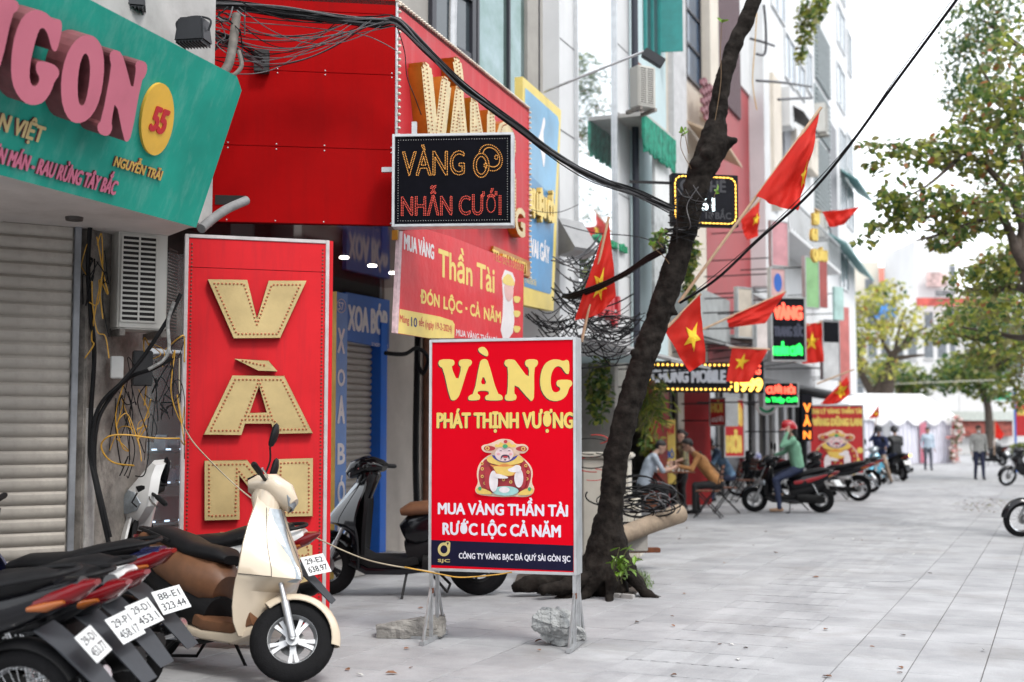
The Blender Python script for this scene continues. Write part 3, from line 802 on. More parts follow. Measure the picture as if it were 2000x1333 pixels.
slab('top', [BL, BC, FE, FE + Vector((-1.6, 1.2, 0)), BL + Vector((-1.2, .5, 0))], BT - .06, BT - .02, MDARK, box)
for (x, y) in ((672, 504), (727, 520), (768, 534)):
    p = PZ(x, y, BZ); b = B(); b.lathe([(.045, BZ - .008), (.05, BZ + .004)], 18, Matrix.Translation((p.x, p.y, 0))); b.obj('downlight', M('warm_white_lamp', (1, .93, .8), .5, var=0, emit=6), box)
pts = [(u, BT - .02) for u in [k * .06 for k in range(int(PBF.L / .06))]] + [(PBF.L - .02, BZ + k * .06) for k in range(int((BT - BZ) / .06))] + [(.045, BZ + .2 + k * .06) for k in range(int((BT - BZ) / .06) - 3)]
dots(PBF, pts, .014, .002, 6, .03).obj('edge_bulbs', M('pale_bulb', (.62, .55, .45), .3, var=.2), box, kind='stuff')
MAMB = M('amber_letter_edge', (.50, .20, .02), .3, .5, var=.2, scale=4)
o = ptext(PBF, 'VÀNG', (822, 112, 355, 1008), M('pale_brass_face', (.66, .52, .28), .35, .6, var=.12), box, 'brass_letters', bold=.045, d=.002, ext=.13, sidemat=MAMB)
def led_outline(pl, s, bx, mat, parent, r=.0042, step=.0135, bold=.01, d=.003, name='led_dots', inner=0):
    u0, v0, u1, v1 = rect(pl, *bx); vs, fs = text_fit(s, u0, v0, u1, v1, bold, grow=False)
    pts = []
    for l in boundary_loops([(p.x, p.y) for p in vs], fs): pts += [tuple(x) for x in resample(l, step)]
    return dots(pl, pts, r, d, 6).obj(name, mat, parent, kind='stuff')
led_outline(PBF.shift(.133), 'VÀNG', (824, 118, 350, 1006), MBULB, box, .008, .035, .02, .001, 'letter_bulbs')
ptext(PBF, 'G', (1006, 400, 458, 1026), M('pale_brass_face', (.66, .52, .28)), box, 'brass_letter', bold=.03, d=.002, ext=.10, sidemat=MAMB)
ptext(PBF, 'NGUYỄN TRÃI', (776, 449, 469, 871), MGOLDL, box, 'small_brass_letters', bold=.03, d=.002, ext=.05, sidemat=MAMB)
o = ptext(PBF, 'TEL: 024.35668771', (962, 486, 509, 1029), M('yellow_letter_face', (.80, .55, .12), .4), box, 'phone_number', bold=.03, d=.03, ext=.03, sidemat=MAMB)
u0, v0, u1, v1 = rect(PBF, 959, 481, 514, 1031); b = B(); b.pbox(PBF, u0, v0, u1, v1, .002, .028); b.obj('phone_number_backing', MAMB, box)
b = B(); pl = PBS; u0, v0 = pl.pix(420, 400); u1, v1 = pl.pix(481, 383); b.pbox(pl, u0, v0, u1, v1, .001, .006); b.obj('cut_out_shade', MDARK, box)  # near-black plate painted for the darkness of an opening
b = B(); u0, v0 = pl.pix(497, 145); u1, v1 = pl.pix(527, 104); b.pbox(pl, u0, v0, u1, v1, .001, .09); b.obj('cable_box', M('black_box', (.02, .02, .02), .5), box, bevel=.006)

# ---------------------------------------------------------------- led sign VÀNG NHẪN CƯỚI
PLD = Pl(xy(P(766, 350, 10.02)), xy(P(1003, 350, 9.95)))
led = thing('led_sign', 'black dotted light sign with wedding rings hung at the corner of the red box', 'sign', loc=PLD.w(0, PLD.pix(770, 443)[1]))
v0 = PLD.pix(766, 444)[1]; v1 = PLD.pix(766, 263)[1]; L = PLD.L
b = B(); b.pbox(PLD, .02, v0 + .02, L - .02, v1 - .02, -.12, 0); b.obj('face', M('black_gloss_board', (.004, .004, .007), .5, var=.2, spec=.06), led)
for q in ((0, v0, .022, v1), (L - .022, v0, L, v1)):
    b = B(); b.pbox(PLD, *q, -.14, .014); b.obj('frame', MALU, led, bevel=.003)
for q in ((.0225, v0, L - .0225, v0 + .022), (.0225, v1 - .022, L - .0225, v1)):
    b = B(); b.pbox(PLD, *q, -.14, .013); b.obj('frame', MALU, led, bevel=.003)
b = B(); b.pbox(PLD, .15, v1, .19, v1 + .12, -.1, -.06); b.pbox(PLD, -.1, v1 - .3, -.001, v1 - .26, -.1, -.06); b.obj('hanger', MSTEEL, led)
MLO = M('orange_led', (.75, .33, .06), .3, var=0, emit=.35); MLR = M('red_led', (.70, .08, .05), .3, var=0, emit=.35); MLW = M('white_led_dot', (.75, .75, .72), .3, var=0, emit=.1)
led_outline(PLD, 'VÀNG', (786, 297, 344, 907), MLO, led, .0042, .0138)
led_outline(PLD, 'NHẪN CƯỚI', (784, 385, 422, 979), MLR, led, .0042, .0138)
c2_ = lambda x, y: (400 + x / 2.898, y / 2.898)
pts = []
for (cx, cy, rx, ry, rot) in ((1565, 938, 44, 68, 0), (1565, 938, 28, 50, 0), (1618, 895, 62, 78, -30), (1622, 892, 44, 58, -30)):
    ell = []
    for i in range(40):
        a = 2 * math.pi * i / 40; x, y = rx * math.cos(a), ry * math.sin(a); r_ = R(rot)
        X_, Y_ = cx + x * math.cos(r_) - y * math.sin(r_), cy + x * math.sin(r_) + y * math.cos(r_)
        if rot and ((X_ - 1565) / 46) ** 2 + ((Y_ - 938) / 70) ** 2 < 1: continue
        ell.append(PLD.pix(*c2_(X_, Y_)))
    pts += [tuple(p) for p in (resample(ell, .0138) if not rot else ell)]
for cx, cy in ((1590, 938), (1650, 892)):
    for i in range(7): pts.append(PLD.pix(*c2_(cx + 9 * math.cos(i * .9), cy + 12 * math.sin(i * .9))))
dots(PLD, pts, .0042, .003, 6).obj('ring_leds', MLO, led, kind='stuff')
bd = [(.05, v0 + .05), (L - .05, v0 + .05), (L - .05, v1 - .05), (.05, v1 - .05)]
dots(PLD, [tuple(p) for p in resample(bd, .021)], .0026, .001, 5).obj('border_leds', MLW, led, kind='stuff')

# ---------------------------------------------------------------- hanging banner
PBN = PBF.shift(.06)
ban = thing('banner', 'creased red plastic banner with yellow lettering hung below the red box', 'banner', loc=PBN.w(0, BZ - .8))
MBAN = M('red_banner_plastic', (.66, .018, .03), .35, var=.06, scale=3, grime=.1, gcol=(.62, .12, .12), gscale=2.6, bump=.6, bscale=7, spec=.3)  # the pale grime colour imitates white glare on the plastic
ol = [(786, 452), (832, 448), (880, 462), (1023, 518), (1021, 662), (838, 661), (777, 652)]
pprism(PBN, [ol], -.012, 0, 'sheet', MBAN, ban)
pprism(PBN, [[(781, 452), (786.5, 452), (777.5, 652), (772, 650)]], -.03, .004, 'folded_edge', M('pale_banner_back', (.66, .48, .50), .4, var=.2, scale=20), ban)
MYL = M('banner_yellow', (.80, .62, .16), .4, var=.06); MWH = M('banner_white', (.78, .74, .75), .4, var=.05); MNAVY = M('navy_print', (.02, .025, .12), .4)
MRL = M('banner_red_print', (.6, .03, .04), .4)
ptext(PBN, 'MUA VÀNG', (789, 456, 488, 848), MWH, ban, bold=.03, d=.002, slant=.0)
ptext(PBN, 'Thần', (856, 485, 540, 919), MYL, ban, bold=.02, d=.002); ptext(PBN, 'Tài', (931, 512, 563, 966), MYL, ban, bold=.02, d=.002)

for s_, bx in (('ĐÓN', (822, 566, 593, 859)), ('LỘC', (866, 579, 604, 904)), ('CẢ', (918, 593, 617, 938)), ('NĂM', (945, 600, 624, 978))): ptext(PBN, s_, bx, MYL, ban, bold=.035, d=.002)
pprism(PBN, [[(909, 600), (913, 601), (913, 606), (909, 605)]], .001, .002, 'dot', MYL, ban)
pprism(PBN, [[(781, 604), (860, 619), (884, 627), (888, 634), (887, 661), (838, 661), (777.5, 651)]], 0, .002, 'yellow_strip', MYL, ban)
ptext(PBN, 'Mùng', (781, 615, 634, 799), MRL, ban, d=.004, bold=.01)
ptext(PBN, '10', (803, 619, 638, 815), MNAVY, ban, d=.004, bold=.03)
ptext(PBN, 'tết (ngày 19-2-2024)', (818, 622, 641, 882), MRL, ban, d=.004, bold=.01)
ptext(PBN, 'MUA VÀNG THẦN TÀI', (891, 643, 656, 974), MWH, ban, d=.002, bold=.02)
pprism(PBN, [[(979, 524), (1008, 536), (1000, 580), (1006, 620), (1000, 661), (976, 661), (984, 600)]], 0, .002, 'pale_print', MWH, ban, round_=1)
pprism(PBN, [[(985, 550), (1003, 556), (1003, 580), (994, 592), (986, 580)]], .003, .0045, 'face_print', M('print_pink', (.74, .45, .42), .4, var=.1), ban, round_=2)
pprism(PBN, [[(981, 545), (994, 532), (1006, 552), (1004, 560), (984, 556)]], .0045, .006, 'hat_print', MYL, ban, round_=1)
for y in (578, 606, 636): pprism(PBN, [[(1002, y), (1018, y + 2), (1014, y + 14), (1005, y + 14)]], .003, .0045, 'ingot_print', MYL, ban, round_=1)

# ---------------------------------------------------------------- 57: recessed massage shop front
B0 = Vector((-1.6, 15, 0)); PF = Pl(xy(B0 - F2 * 4.6), xy(B0 + F2 * 16))
shop57 = thing('shophouse', 'recessed shop front with blue massage signs under the red box sign', 'building', loc=xy(B0) + (0,))
uf = lambda px: PF.pix(px, 800)[0]
MBLUE = M('blue_sign', (.045, .15, .52), .4, var=.08, scale=3); MBLUEP = M('bright_blue_post', (.01, .14, .62), .4, var=.05)
b = B(); b.pbox(PF, uf(749), 0, uf(838) + .3, 4.2, -.3, 0); b.obj('wall', M('beige_plaster', (.50, .455, .41), .85, var=.10, scale=2, grime=.4, gcol=(.30, .27, .24), gscale=1.2), shop57)
b = B(); b.pbox(PF, uf(600), 0, uf(737), 2.9, -.2, -.1); sh2 = b.obj('shutter', MSHUT, shop57)
L2 = uf(736) - uf(602); sl = B(); sl.loft([[Vector((u, z * .8, d)) for d, z in sp_] for u in (0, L2)], True, True)
s0 = sl.obj('slat', MSHUT, None, smooth=35); m2_ = s0.data; bpy.data.objects.remove(s0)
for k in range(36):
    o = bpy.data.objects.new('slat', m2_); link(o); o.parent = sh2; o.matrix_local = PF.mat(uf(602), .02 + k * .076, -.099)
b = B(); b.pbox(PF, uf(736), .12, uf(749), 2.9, -.1, .05); b.obj('post', MBLUEP, shop57, bevel=.006)
b = B(); b.pbox(PF, uf(600), 2.9, uf(749), 4.2, -.3, -.05); b.obj('lintel', MDARK, shop57)
b = B(); b.pbox(PF, uf(610), 0, uf(760), .12, -.2, .5); b.obj('step', MPLAST, shop57, bevel=.01)
b = B(); b.pbox(PF, uf(838) + .32, 0, PF.L, 4.3, -3.2, -3.0); b.obj('inner_wall', MDARK, shop57)
PX_ = Pl(xy(P(676, 620, 14.2)), xy(P(760, 620, 15.1)))
xs = thing('massage_sign', 'dark blue sign board with white lettering above the small shutter', 'sign', loc=PX_.w(0, 2.5))
pprism(PX_, [[(676, 571), (761, 587), (760, 681), (676, 665)]], -.06, 0, 'board', MBLUE, xs)
ptext(PX_, 'XOA BÓP', (679, 594, 646, 757), MWH, xs, bold=.03)
ptext(PX_, '57 NGUYỄN TRÃI', (726, 669, 676, 757), MWH, xs, bold=.01)
b = B(); b.pbox(PX_, .05, 2.2, .09, 3.4, -.12, -.07); b.pbox(PX_, PX_.L - .1, 2.2, PX_.L - .06, 3.4, -.12, -.07); b.obj('bracket', MSTEEL, xs)
PXV = Pl(xy(P(655, 700, 12.3)), xy(P(678, 700, 12.55)))
xv = thing('massage_sign', 'narrow vertical blue sign with stacked white letters beside the tall red panel', 'sign', loc=PXV.w(0, 0))
va, vb = PXV.pix(666, 572)[1], .35
b = B(); b.pbox(PXV, 0, vb, PXV.L, va, -.05, 0); b.obj('board', M('pale_blue_sign', (.10, .24, .60), .4, var=.06), xv)
b = B(); b.pbox(PXV, -.006, .0, -.001, va, -.06, .01); b.obj('edge_trim', MGOLDL, xv)
for ch, ya, yb in (('X', 640, 690), ('O', 720, 755), ('A', 772, 828), ('B', 866, 908), ('Ó', 940, 985), ('P', 1010, 1055)): ptext(PXV, ch, (659, ya, yb, 674), MWH, xv, bold=.025)
ptext(PXV, '57', (661, 590, 605, 671), MWH, xv, bold=.01)
b = B(); 
for i in range(28):
    a = 2 * math.pi * i / 28; b.box(PXV.w(*PXV.pix(666 + 8.5 * math.cos(a), 598 + 13 * math.sin(a)), .003), (.008, .008, .012))
b.obj('number_ring', MWH, xv)
# pipes and small shutter behind the standing sign
cable('drain_pipe', [PF.w(uf(826), 0, .06), PF.w(uf(826), 1.5, .06), PF.w(uf(826), 3.3, .06)], .05, M('rust_pipe', (.16, .07, .04), .7, var=.3), 'rusty brown drain pipe beside the beige wall', 'pipe', n=10)
cable('power_cable', PX([(752, 690, 14.4), (790, 692, 14.6), (815, 680, 14.8), (836, 700, 15), (826, 730, 15), (815, 700, 15), (822, 640, 15.3)]), .025, MBLACK, 'coil of black cable on the beige wall beside the blue sign')
cable('power_cable', PX([(818, 600, 15.2), (815, 700, 15.2), (812, 900, 15.2), (816, 1030, 15.2)]), .04, MBLACK, 'thick black cable running down the beige wall')

# ================================================================ standing sign on the pavement
SA, SB = G(843, 1250), G(1133, 1264)
PS = Pl(xy(SA), xy(SB), off=.08)
u0 = PS.pix(838, 900)[0]; u1 = PS.pix(1126, 900)[0]; v0 = PS.pix(837, 1115)[1]; v1 = PS.pix(842, 664)[1]
ss = thing('standing_sign', 'red and yellow standing sign in a metal frame held down by two rocks', 'sign', loc=PS.w(u0, 0, -.08))
MRS = M('vinyl_red', (.70, .001, .012), .45, var=.03, scale=2, spec=.05)
b = B(); b.pbox(PS, u0 + .02, v0 + .02, u1 - .02, v1 - .02, -.15, 0); b.obj('panel', MRS, ss)
for q in ((u0, v0, u0 + .022, v1), (u1 - .022, v0, u1, v1)):
    b = B(); b.pbox(PS, *q, -.165, .010); b.obj('frame', MALU, ss, bevel=.003)
for q in ((u0 + .0225, v0, u1 - .0225, v0 + .022), (u0 + .0225, v1 - .022, u1 - .0225, v1)):
    b = B(); b.pbox(PS, *q, -.165, .009); b.obj('frame', MALU, ss, bevel=.003)
b = B(); b.pbox(PS, u1 + .0005, v0 + .002, u1 + .004, v1 - .002, -.163, .006); b.obj('side_sheet', M('grey_side_sheet', (.42, .44, .45), .45, .5, var=.12, scale=5, grime=.2), ss)
for uu in (u0 + .02, u1 - .02):
    for dd in (-.008, -.15):
        b = B(); b.pbox(PS, uu - .013, .02, uu + .013, v0 + .001, dd - .013, dd + .013); b.obj('leg', MSTEEL, ss, bevel=.003)
    b = B(); b.pbox(PS, uu - .018, .0, uu + .018, .035, -.36, .20); b.obj('foot_bar', MSTEEL, ss, bevel=.003)
    for d0, d1 in ((.17, -.0), (-.33, -.16)):
        b = B(); b.tube([PS.w(uu, .03, d0), PS.w(uu, .40, d1)], .012, 4); b.obj('brace', MSTEEL, ss)
    b = B(); b.pbox(PS, uu - .0135, .36, uu + .0135, .40, -.03, .006); b.obj('weld', M('rust', (.16, .05, .02), .9, var=.4, scale=30), ss)
b = B(); b.pbox(PS, u0 - .36, 0.001, u0 + .02, .022, -.10, -.07); b.obj('base_rail', MSTEEL, ss)
c6 = lambda l: [(740 + x / 3.3333, 430 + y / 3.3333) for x, y in l]
c9 = lambda l: [(840 + x / 4.76, 850 + y / 4.76) for x, y in l]
SV = [(385, 930), (400, 907), (480, 907), (494, 925), (490, 945), (470, 955), (512, 1055), (538, 960), (520, 945), (520, 922), (535, 907), (595, 907), (608, 925), (600, 945), (580, 960), (530, 1130), (510, 1165), (485, 1178), (462, 1165), (418, 965), (395, 955)]
SAo = [(580, 1165), (585, 1145), (620, 1130), (655, 930), (670, 908), (695, 905), (712, 920), (770, 1130), (800, 1140), (808, 1160), (800, 1176), (700, 1176), (690, 1160), (695, 1145), (718, 1135), (712, 1112), (648, 1112), (640, 1130), (658, 1142), (660, 1160), (650, 1174), (590, 1176)]
SAh = [(680, 1010), (703, 1070), (660, 1070)]
SGr = [(645, 835), (680, 823), (705, 845), (714, 875), (705, 890), (680, 880), (650, 858)]
SN = [(815, 930), (828, 908), (880, 908), (895, 925), (975, 1035), (978, 965), (955, 950), (950, 925), (965, 907), (1025, 907), (1038, 925), (1030, 950), (1010, 965), (1012, 1150), (1000, 1178), (985, 1178), (885, 1060), (880, 1130), (895, 1140), (897, 1160), (885, 1176), (830, 1178), (818, 1162), (822, 1142), (838, 1130), (842, 960), (822, 950)]
SG = [(1240, 1000), (1222, 1004), (1205, 985), (1190, 960), (1165, 950), (1140, 965), (1120, 1010), (1118, 1070), (1130, 1115), (1155, 1125), (1180, 1110), (1180, 1090), (1158, 1080), (1155, 1055), (1170, 1040), (1245, 1040), (1262, 1060), (1255, 1080), (1240, 1090), (1225, 1140), (1195, 1170), (1150, 1182), (1100, 1170), (1060, 1120), (1048, 1060), (1055, 990), (1080, 935), (1125, 908), (1170, 908), (1200, 920), (1225, 908), (1240, 925)]
MYP = M('print_yellow', (.80, .60, .14), .35, var=.04); MBP = M('print_black', (.012, .01, .02), .35); MWP = M('print_white', (.76, .74, .82), .35, var=.03)
for L in ([SV], [SAo, SAh], [SGr], [SN], [SG]):
    sh_ = [[(x - 5, y + 4) for x, y in l] for l in L]
    pprism(PS, [c6(l) for l in sh_], .0005, .001, 'letter_shadow', MBP, ss, round_=1)
    pprism(PS, [c6(l) for l in L], .0015, .002, 'letter', MYP, ss, round_=1)
ptext(PS, 'PHÁT THỊNH VƯỢNG', (852.5, 807, 838, 1117), MBP, ss, bold=.045, d=.001)
ptext(PS, 'PHÁT THỊNH VƯỢNG', (852.5, 806, 837.5, 1117), MYP, ss, bold=.03, d=.002)
ptext(PS, 'MUA VÀNG THẦN TÀI', (855, 982, 1005, 1109), MWP, ss, bold=.03, d=.002)
ptext(PS, 'RƯỚC LỘC CẢ NĂM', (864, 1021, 1045, 1097), MWP, ss, bold=.03, d=.002)
pprism(PS, [[(842, 1055), (1119.5, 1066), (1119.5, 1116), (841.5, 1104)]], .0005, .001, 'dark_band', M('print_navy_black', (.008, .007, .03), .5, spec=.15), ss)
ptext(PS, 'CÔNG TY VÀNG BẠC ĐÁ QUÝ SÀI GÒN SJC', (896, 1080, 1095, 1114), MWP, ss, bold=.02, d=.002)
MLG = M('logo_gold', (.62, .50, .20), .35)
rg = [[(867 + 12.2 * math.cos(a) * .98, 1073.5 + 13.5 * math.sin(a)) for a in [2 * math.pi * i / 28 for i in range(28)]], [(867 + 7 * math.cos(a), 1073.5 + 8 * math.sin(a)) for a in [2 * math.pi * i / 28 for i in range(28)]]]
pprism(PS, rg, .002, .0025, 'logo_ring', MLG, ss)
pprism(PS, [c9([(140, 1002), (152, 990), (176, 990), (188, 1002), (186, 1050), (166, 1040)])], .0028, .0032, 'logo_gem', MLG, ss)
pprism(PS, [c9([(152, 1000), (176, 1000), (164, 1030)])], .0034, .0036, 'logo_gem_facet', MBP, ss)
ptext(PS, 'SJC', (855, 1092, 1100, 879), MLG, ss, bold=.03, d=.0025)
# printed smiling robed figure holding a gold ingot
def fig(pl, conv, parent, s=1.0, d0=.002):
    k = [0]
    def sh(l, col, name, rd=2):
        k[0] += 1
        return pprism(pl, [conv(l)], d0 + k[0] * .0006, d0 + k[0] * .0006 + .0003, name, M('print_' + col[0], col[1], .35, var=.08, scale=20), parent, round_=rd)
    cream = ('cream', (.80, .60, .46)); red = ('robe_red', (.40, .02, .03)); yel = ('robe_gold', (.76, .52, .12)); skin = ('skin', (.76, .58, .58)); wh = ('sleeve_white', (.78, .72, .74)); teal = ('teal', (.32, .58, .55)); blk = ('ink', (.02, .015, .05)); pink = ('cheek', (.72, .35, .38)); org = ('orange', (.70, .25, .05)); grn = ('jade', (.05, .35, .15))
    el = lambda cx, cy, rx, ry, n=16: [(cx + rx * math.cos(2 * math.pi * i / n), cy + ry * math.sin(2 * math.pi * i / n)) for i in range(n)]
    sh([(480, 95), (560, 80), (640, 40), (690, 35), (760, 45), (800, 90), (880, 80), (925, 125), (880, 175), (820, 170), (850, 200), (930, 270), (960, 350), (940, 440), (975, 500), (950, 560), (880, 580), (780, 570), (700, 578), (560, 570), (440, 555), (412, 510), (450, 440), (430, 370), (450, 270), (520, 200), (590, 170), (510, 165), (475, 130)], cream, 'figure_outline')
    sh([(530, 200), (840, 200), (925, 290), (945, 370), (920, 470), (880, 545), (510, 545), (465, 470), (445, 370), (470, 280)], red, 'figure_robe')
    for x, y in ((482, 265), (485, 315), (485, 385), (540, 350), (510, 448), (910, 345), (890, 285), (900, 408), (750, 437), (683, 415)):
        sh(el(x, y, 15, 15, 10), yel, 'robe_coin', 1); sh(el(x, y, 8, 8, 8), red, 'robe_coin', 1)
    sh([(430, 490), (520, 500), (600, 555), (450, 550), (422, 520)], yel, 'hem'); sh([(955, 490), (880, 500), (790, 560), (930, 560), (965, 525)], yel, 'hem')
    sh(el(700, 520, 125, 45), teal, 'wave'); sh(el(690, 510, 50, 28), wh, 'wave')
    sh(el(462, 498, 16, 18), grn, 'cuff_gem'); sh(el(925, 503, 16, 18), grn, 'cuff_gem')
    sh([(515, 215), (580, 185), (810, 185), (880, 225), (850, 265), (700, 290), (550, 265)], yel, 'collar')
    sh([(570, 185), (600, 230), (690, 262), (780, 235), (820, 190), (800, 190), (700, 245), (600, 190)], ('collar_blue', (.05, .05, .30)), 'collar_edge')
    sh(el(540, 400, 35, 110), red, 'sleeve'); sh(el(860, 390, 38, 110), red, 'sleeve')
    sh(el(590, 430, 42, 100), wh, 'sleeve_lining'); sh(el(825, 400, 42, 90), wh, 'sleeve_lining')
    sh([(545, 270), (620, 290), (690, 262), (770, 290), (850, 265), (815, 300), (790, 370), (750, 385), (650, 385), (610, 360), (590, 300)], org, 'ingot')
    sh([(575, 285), (690, 300), (830, 280), (780, 365), (740, 378), (655, 378), (620, 355)], yel, 'ingot')
    sh([(580, 360), (640, 360), (740, 395), (700, 408), (600, 400)], wh, 'hand'); sh([(850, 290), (800, 275), (770, 300), (715, 320), (740, 345), (840, 350)], wh, 'hand')
    sh(el(690, 180, 88, 68), skin, 'face')
    sh(el(635, 178, 16, 12), pink, 'cheek'); sh(el(748, 178, 16, 12), pink, 'cheek')
    for x in (657, 735): sh([(x - 18, 152), (x, 140), (x + 18, 152), (x, 147)], blk, 'eye', 1)
    sh([(655, 245), (660, 190), (700, 180), (740, 192), (738, 240), (728, 205), (698, 192), (668, 203)], blk, 'moustache', 1)
    sh([(672, 195), (725, 195), (715, 212), (684, 212)], ('lip', (.5, .02, .03)), 'mouth', 1); sh([(684, 225), (712, 225), (698, 242)], blk, 'beard', 1)
    sh([(600, 120), (605, 80), (640, 95), (650, 60), (690, 90), (740, 60), (755, 95), (795, 80), (800, 120), (700, 105)], yel, 'hat')
    sh([(500, 110), (540, 95), (610, 115), (600, 140), (540, 150), (500, 140)], red, 'hat_wing'); sh([(900, 118), (860, 98), (795, 118), (800, 142), (860, 155), (900, 145)], red, 'hat_wing')
    sh(el(533, 124, 20, 20), yel, 'coin'); sh(el(866, 128, 20, 20), yel, 'coin'); sh(el(533, 124, 11, 11), red, 'coin'); sh(el(866, 128, 11, 11), red, 'coin')
    sh(el(698, 105, 25, 18), grn, 'jade'); sh(el(702, 62, 18, 16), ('hat_ball', (.5, .02, .04)), 'hat_ball')
fig(PS, c9, ss)

# ---------------------------------------------------------------- two rocks
def rock(name, pts, label, seed, mat, sub=4, amp=.02):
    bm = bmesh.new()
    for p in pts: bm.verts.new(p)
    bmesh.ops.convex_hull(bm, input=bm.verts)
    for v in [v for v in bm.verts if not v.link_faces]: bm.verts.remove(v)
    bmesh.ops.triangulate(bm, faces=bm.faces)
    for _ in range(sub): bmesh.ops.subdivide_edges(bm, edges=bm.edges, cuts=1, use_grid_fill=True)
    bmesh.ops.triangulate(bm, faces=bm.faces)
    bm.normal_update()
    for v in list(bm.verts):
        n = noise.fractal(v.co * 9 + Vector((seed, 0, 0)), 1, 2, 5); r = noise.cell(v.co * 14 + Vector((seed, 3, 0)))
        v.co += v.normal * (n * amp + (r - .5) * amp * .35)
        if v.co.z < .002: v.co.z = .002
    me = bpy.data.meshes.new(name); bm.to_mesh(me); bm.free(); me.materials.append(mat)
    o = bpy.data.objects.new(name, me); link(o); tag(o, label, 'rock'); return o
MROCK = M('grey_rock', (.36, .37, .37), .9, var=.25, scale=9, grime=.55, gcol=(.16, .15, .14), gscale=5, bump=.6, bscale=45)
MSLAB = M('broken_concrete', (.30, .285, .265), .95, var=.25, scale=9, grime=.5, gcol=(.14, .12, .1), gscale=6, bump=.8, bscale=60)
def on(px, py, d=0): g = G(px, py); return g
Yr = G(1090, 1263).y + .02
rock('rock', [P(1058, 1248, Yr), P(1040, 1222, Yr), P(1036, 1205, Yr), P(1050, 1190, Yr), P(1075, 1186, Yr), P(1104, 1198, Yr), P(1120, 1215, Yr), P(1143, 1235, Yr), P(1143, 1250, Yr), P(1115, 1262, Yr), P(1070, 1262, Yr),
     P(1062, 1225, Yr + .24), P(1062, 1190, Yr + .15), P(1090, 1188, Yr + .2), P(1130, 1215, Yr + .22), P(1135, 1248, Yr + .2), P(1060, 1215, Yr - .07), P(1100, 1225, Yr - .09)], 'grey jagged boulder weighing down the right foot of the standing sign', 3, MROCK, 4, .035)
Yl = G(760, 1249).y + .03
rock('rock', [P(733, 1247, Yl), P(732, 1222, Yl), P(800, 1214, Yl), P(838, 1203, Yl), P(872, 1203, Yl), P(870, 1240, Yl), P(740, 1249, Yl), P(840, 1249, Yl), P(864, 1246, Yl - .05),
     P(742, 1220, Yl + .3), P(805, 1209, Yl + .32), P(868, 1199, Yl + .28), P(868, 1225, Yl + .3), P(745, 1236, Yl + .3)], 'broken wedge of concrete lying on the left foot of the standing sign', 8, MSLAB, 4, .016)
# ================================================================ street tree in front of the cafe
MBARK = M('dark_bark', (.020, .017, .015), .95, spec=.08, var=.45, scale=9, grime=.3, gcol=(.06, .05, .042), gscale=14, bump=1.0, bscale=28)
TY = 12.1
tp = [(1186, 1148, .21), (1187, 1095, .165), (1190, 1030, .135), (1196, 965, .122), (1204, 890, .125), (1226, 800, .122), (1252, 715, .12), (1280, 635, .122), (1306, 558, .122), (1331, 480, .116), (1350, 400, .12), (1370, 335, .135), (1392, 285, .155), (1400, 235, .10), (1406, 190, .086), (1416, 145, .082), (1434, 90, .078), (1462, 30, .074), (1484, -30, .072), (1505, -110, .07), (1520, -220, .065)]
pt = [P(x, y, TY) for x, y, r in tp]; rs = [r for *_, r in tp]
caps = [(pt[i], rs[i], pt[i + 1], rs[i + 1], 0) for i in range(len(pt) - 1)]
kn = lambda x, y, r, dy=0: (P(x, y, TY + dy), r, P(x + 1, y, TY + dy), r, 0)
caps += [(P(1405, 285, TY), .10, P(1434, 275, TY - .04), .045, 0), kn(1360, 318, .07, -.09), kn(1288, 590, .06, -.07), (P(1300, 595, TY), .08, P(1320, 612, TY - .03), .04, 0), kn(1380, 300, .07, -.12), kn(1428, 95, .06, 0), kn(1352, 420, .06, -.06), (P(1255, 700, TY), .08, P(1240, 690, TY - .06), .05, 0)]
# roots
gz = lambda px, py: G(px, py)
def root(pts_, rads):
    q = [Vector(p) for p in pts_]
    return [(q[i], rads[i], q[i + 1], rads[i + 1], 0) for i in range(len(q) - 1)]
bp_ = G(1182, 1150); bx = Vector((bp_.x, TY, 0))
for ang, ln, rr_ in ((-150, .55, .10), (-120, .5, .10), (-95, .42, .11), (-70, .45, .10), (-45, .5, .10), (-15, .5, .09), (-175, .75, .10), (160, .9, .09), (60, .5, .09), (110, .5, .1)):
    a = R(ang); d = Vector((math.cos(a), math.sin(a), 0)); sd_ = Vector((-d.y, d.x, 0)) * random.uniform(-.12, .12)
    caps += root([bx + d * .07 + Vector((0, 0, .72)), bx + d * .15 + Vector((0, 0, .38)), bx + d * .26 + sd_ + Vector((0, 0, .18)), bx + d * ln * .72 + sd_ * 2 + Vector((0, 0, .05)), bx + d * (ln * .72 + .14) + sd_ * 3 + Vector((0, 0, -.02))], [.07, rr_ * .72, rr_ * .62, rr_ * .5, rr_ * .3])
tree = thing('street_tree', 'dark leaning tree trunk with knotty bark behind the standing sign', 'tree', loc=bx)
solid('trunk', caps, MBARK, tree, voxel=.016, smooth_it=2, noise_amp=.020, noise_sc=7.5)
# second lower stem hidden by the sign: left root mass
caps2 = []
for pts_, rads in (([P(1010, 1145, 11.9), P(1045, 1138, 11.95), P(1090, 1135, 12.0), P(1150, 1120, 12.05)], [.05, .09, .10, .13]), ([P(1060, 1150, 11.7), P(1100, 1148, 11.8), P(1150, 1130, 11.9)], [.05, .07, .1])):
    caps2 += root(pts_, rads)
solid('root', caps2, MBARK, tree, voxel=.022, smooth_it=2, noise_amp=.03, noise_sc=6)
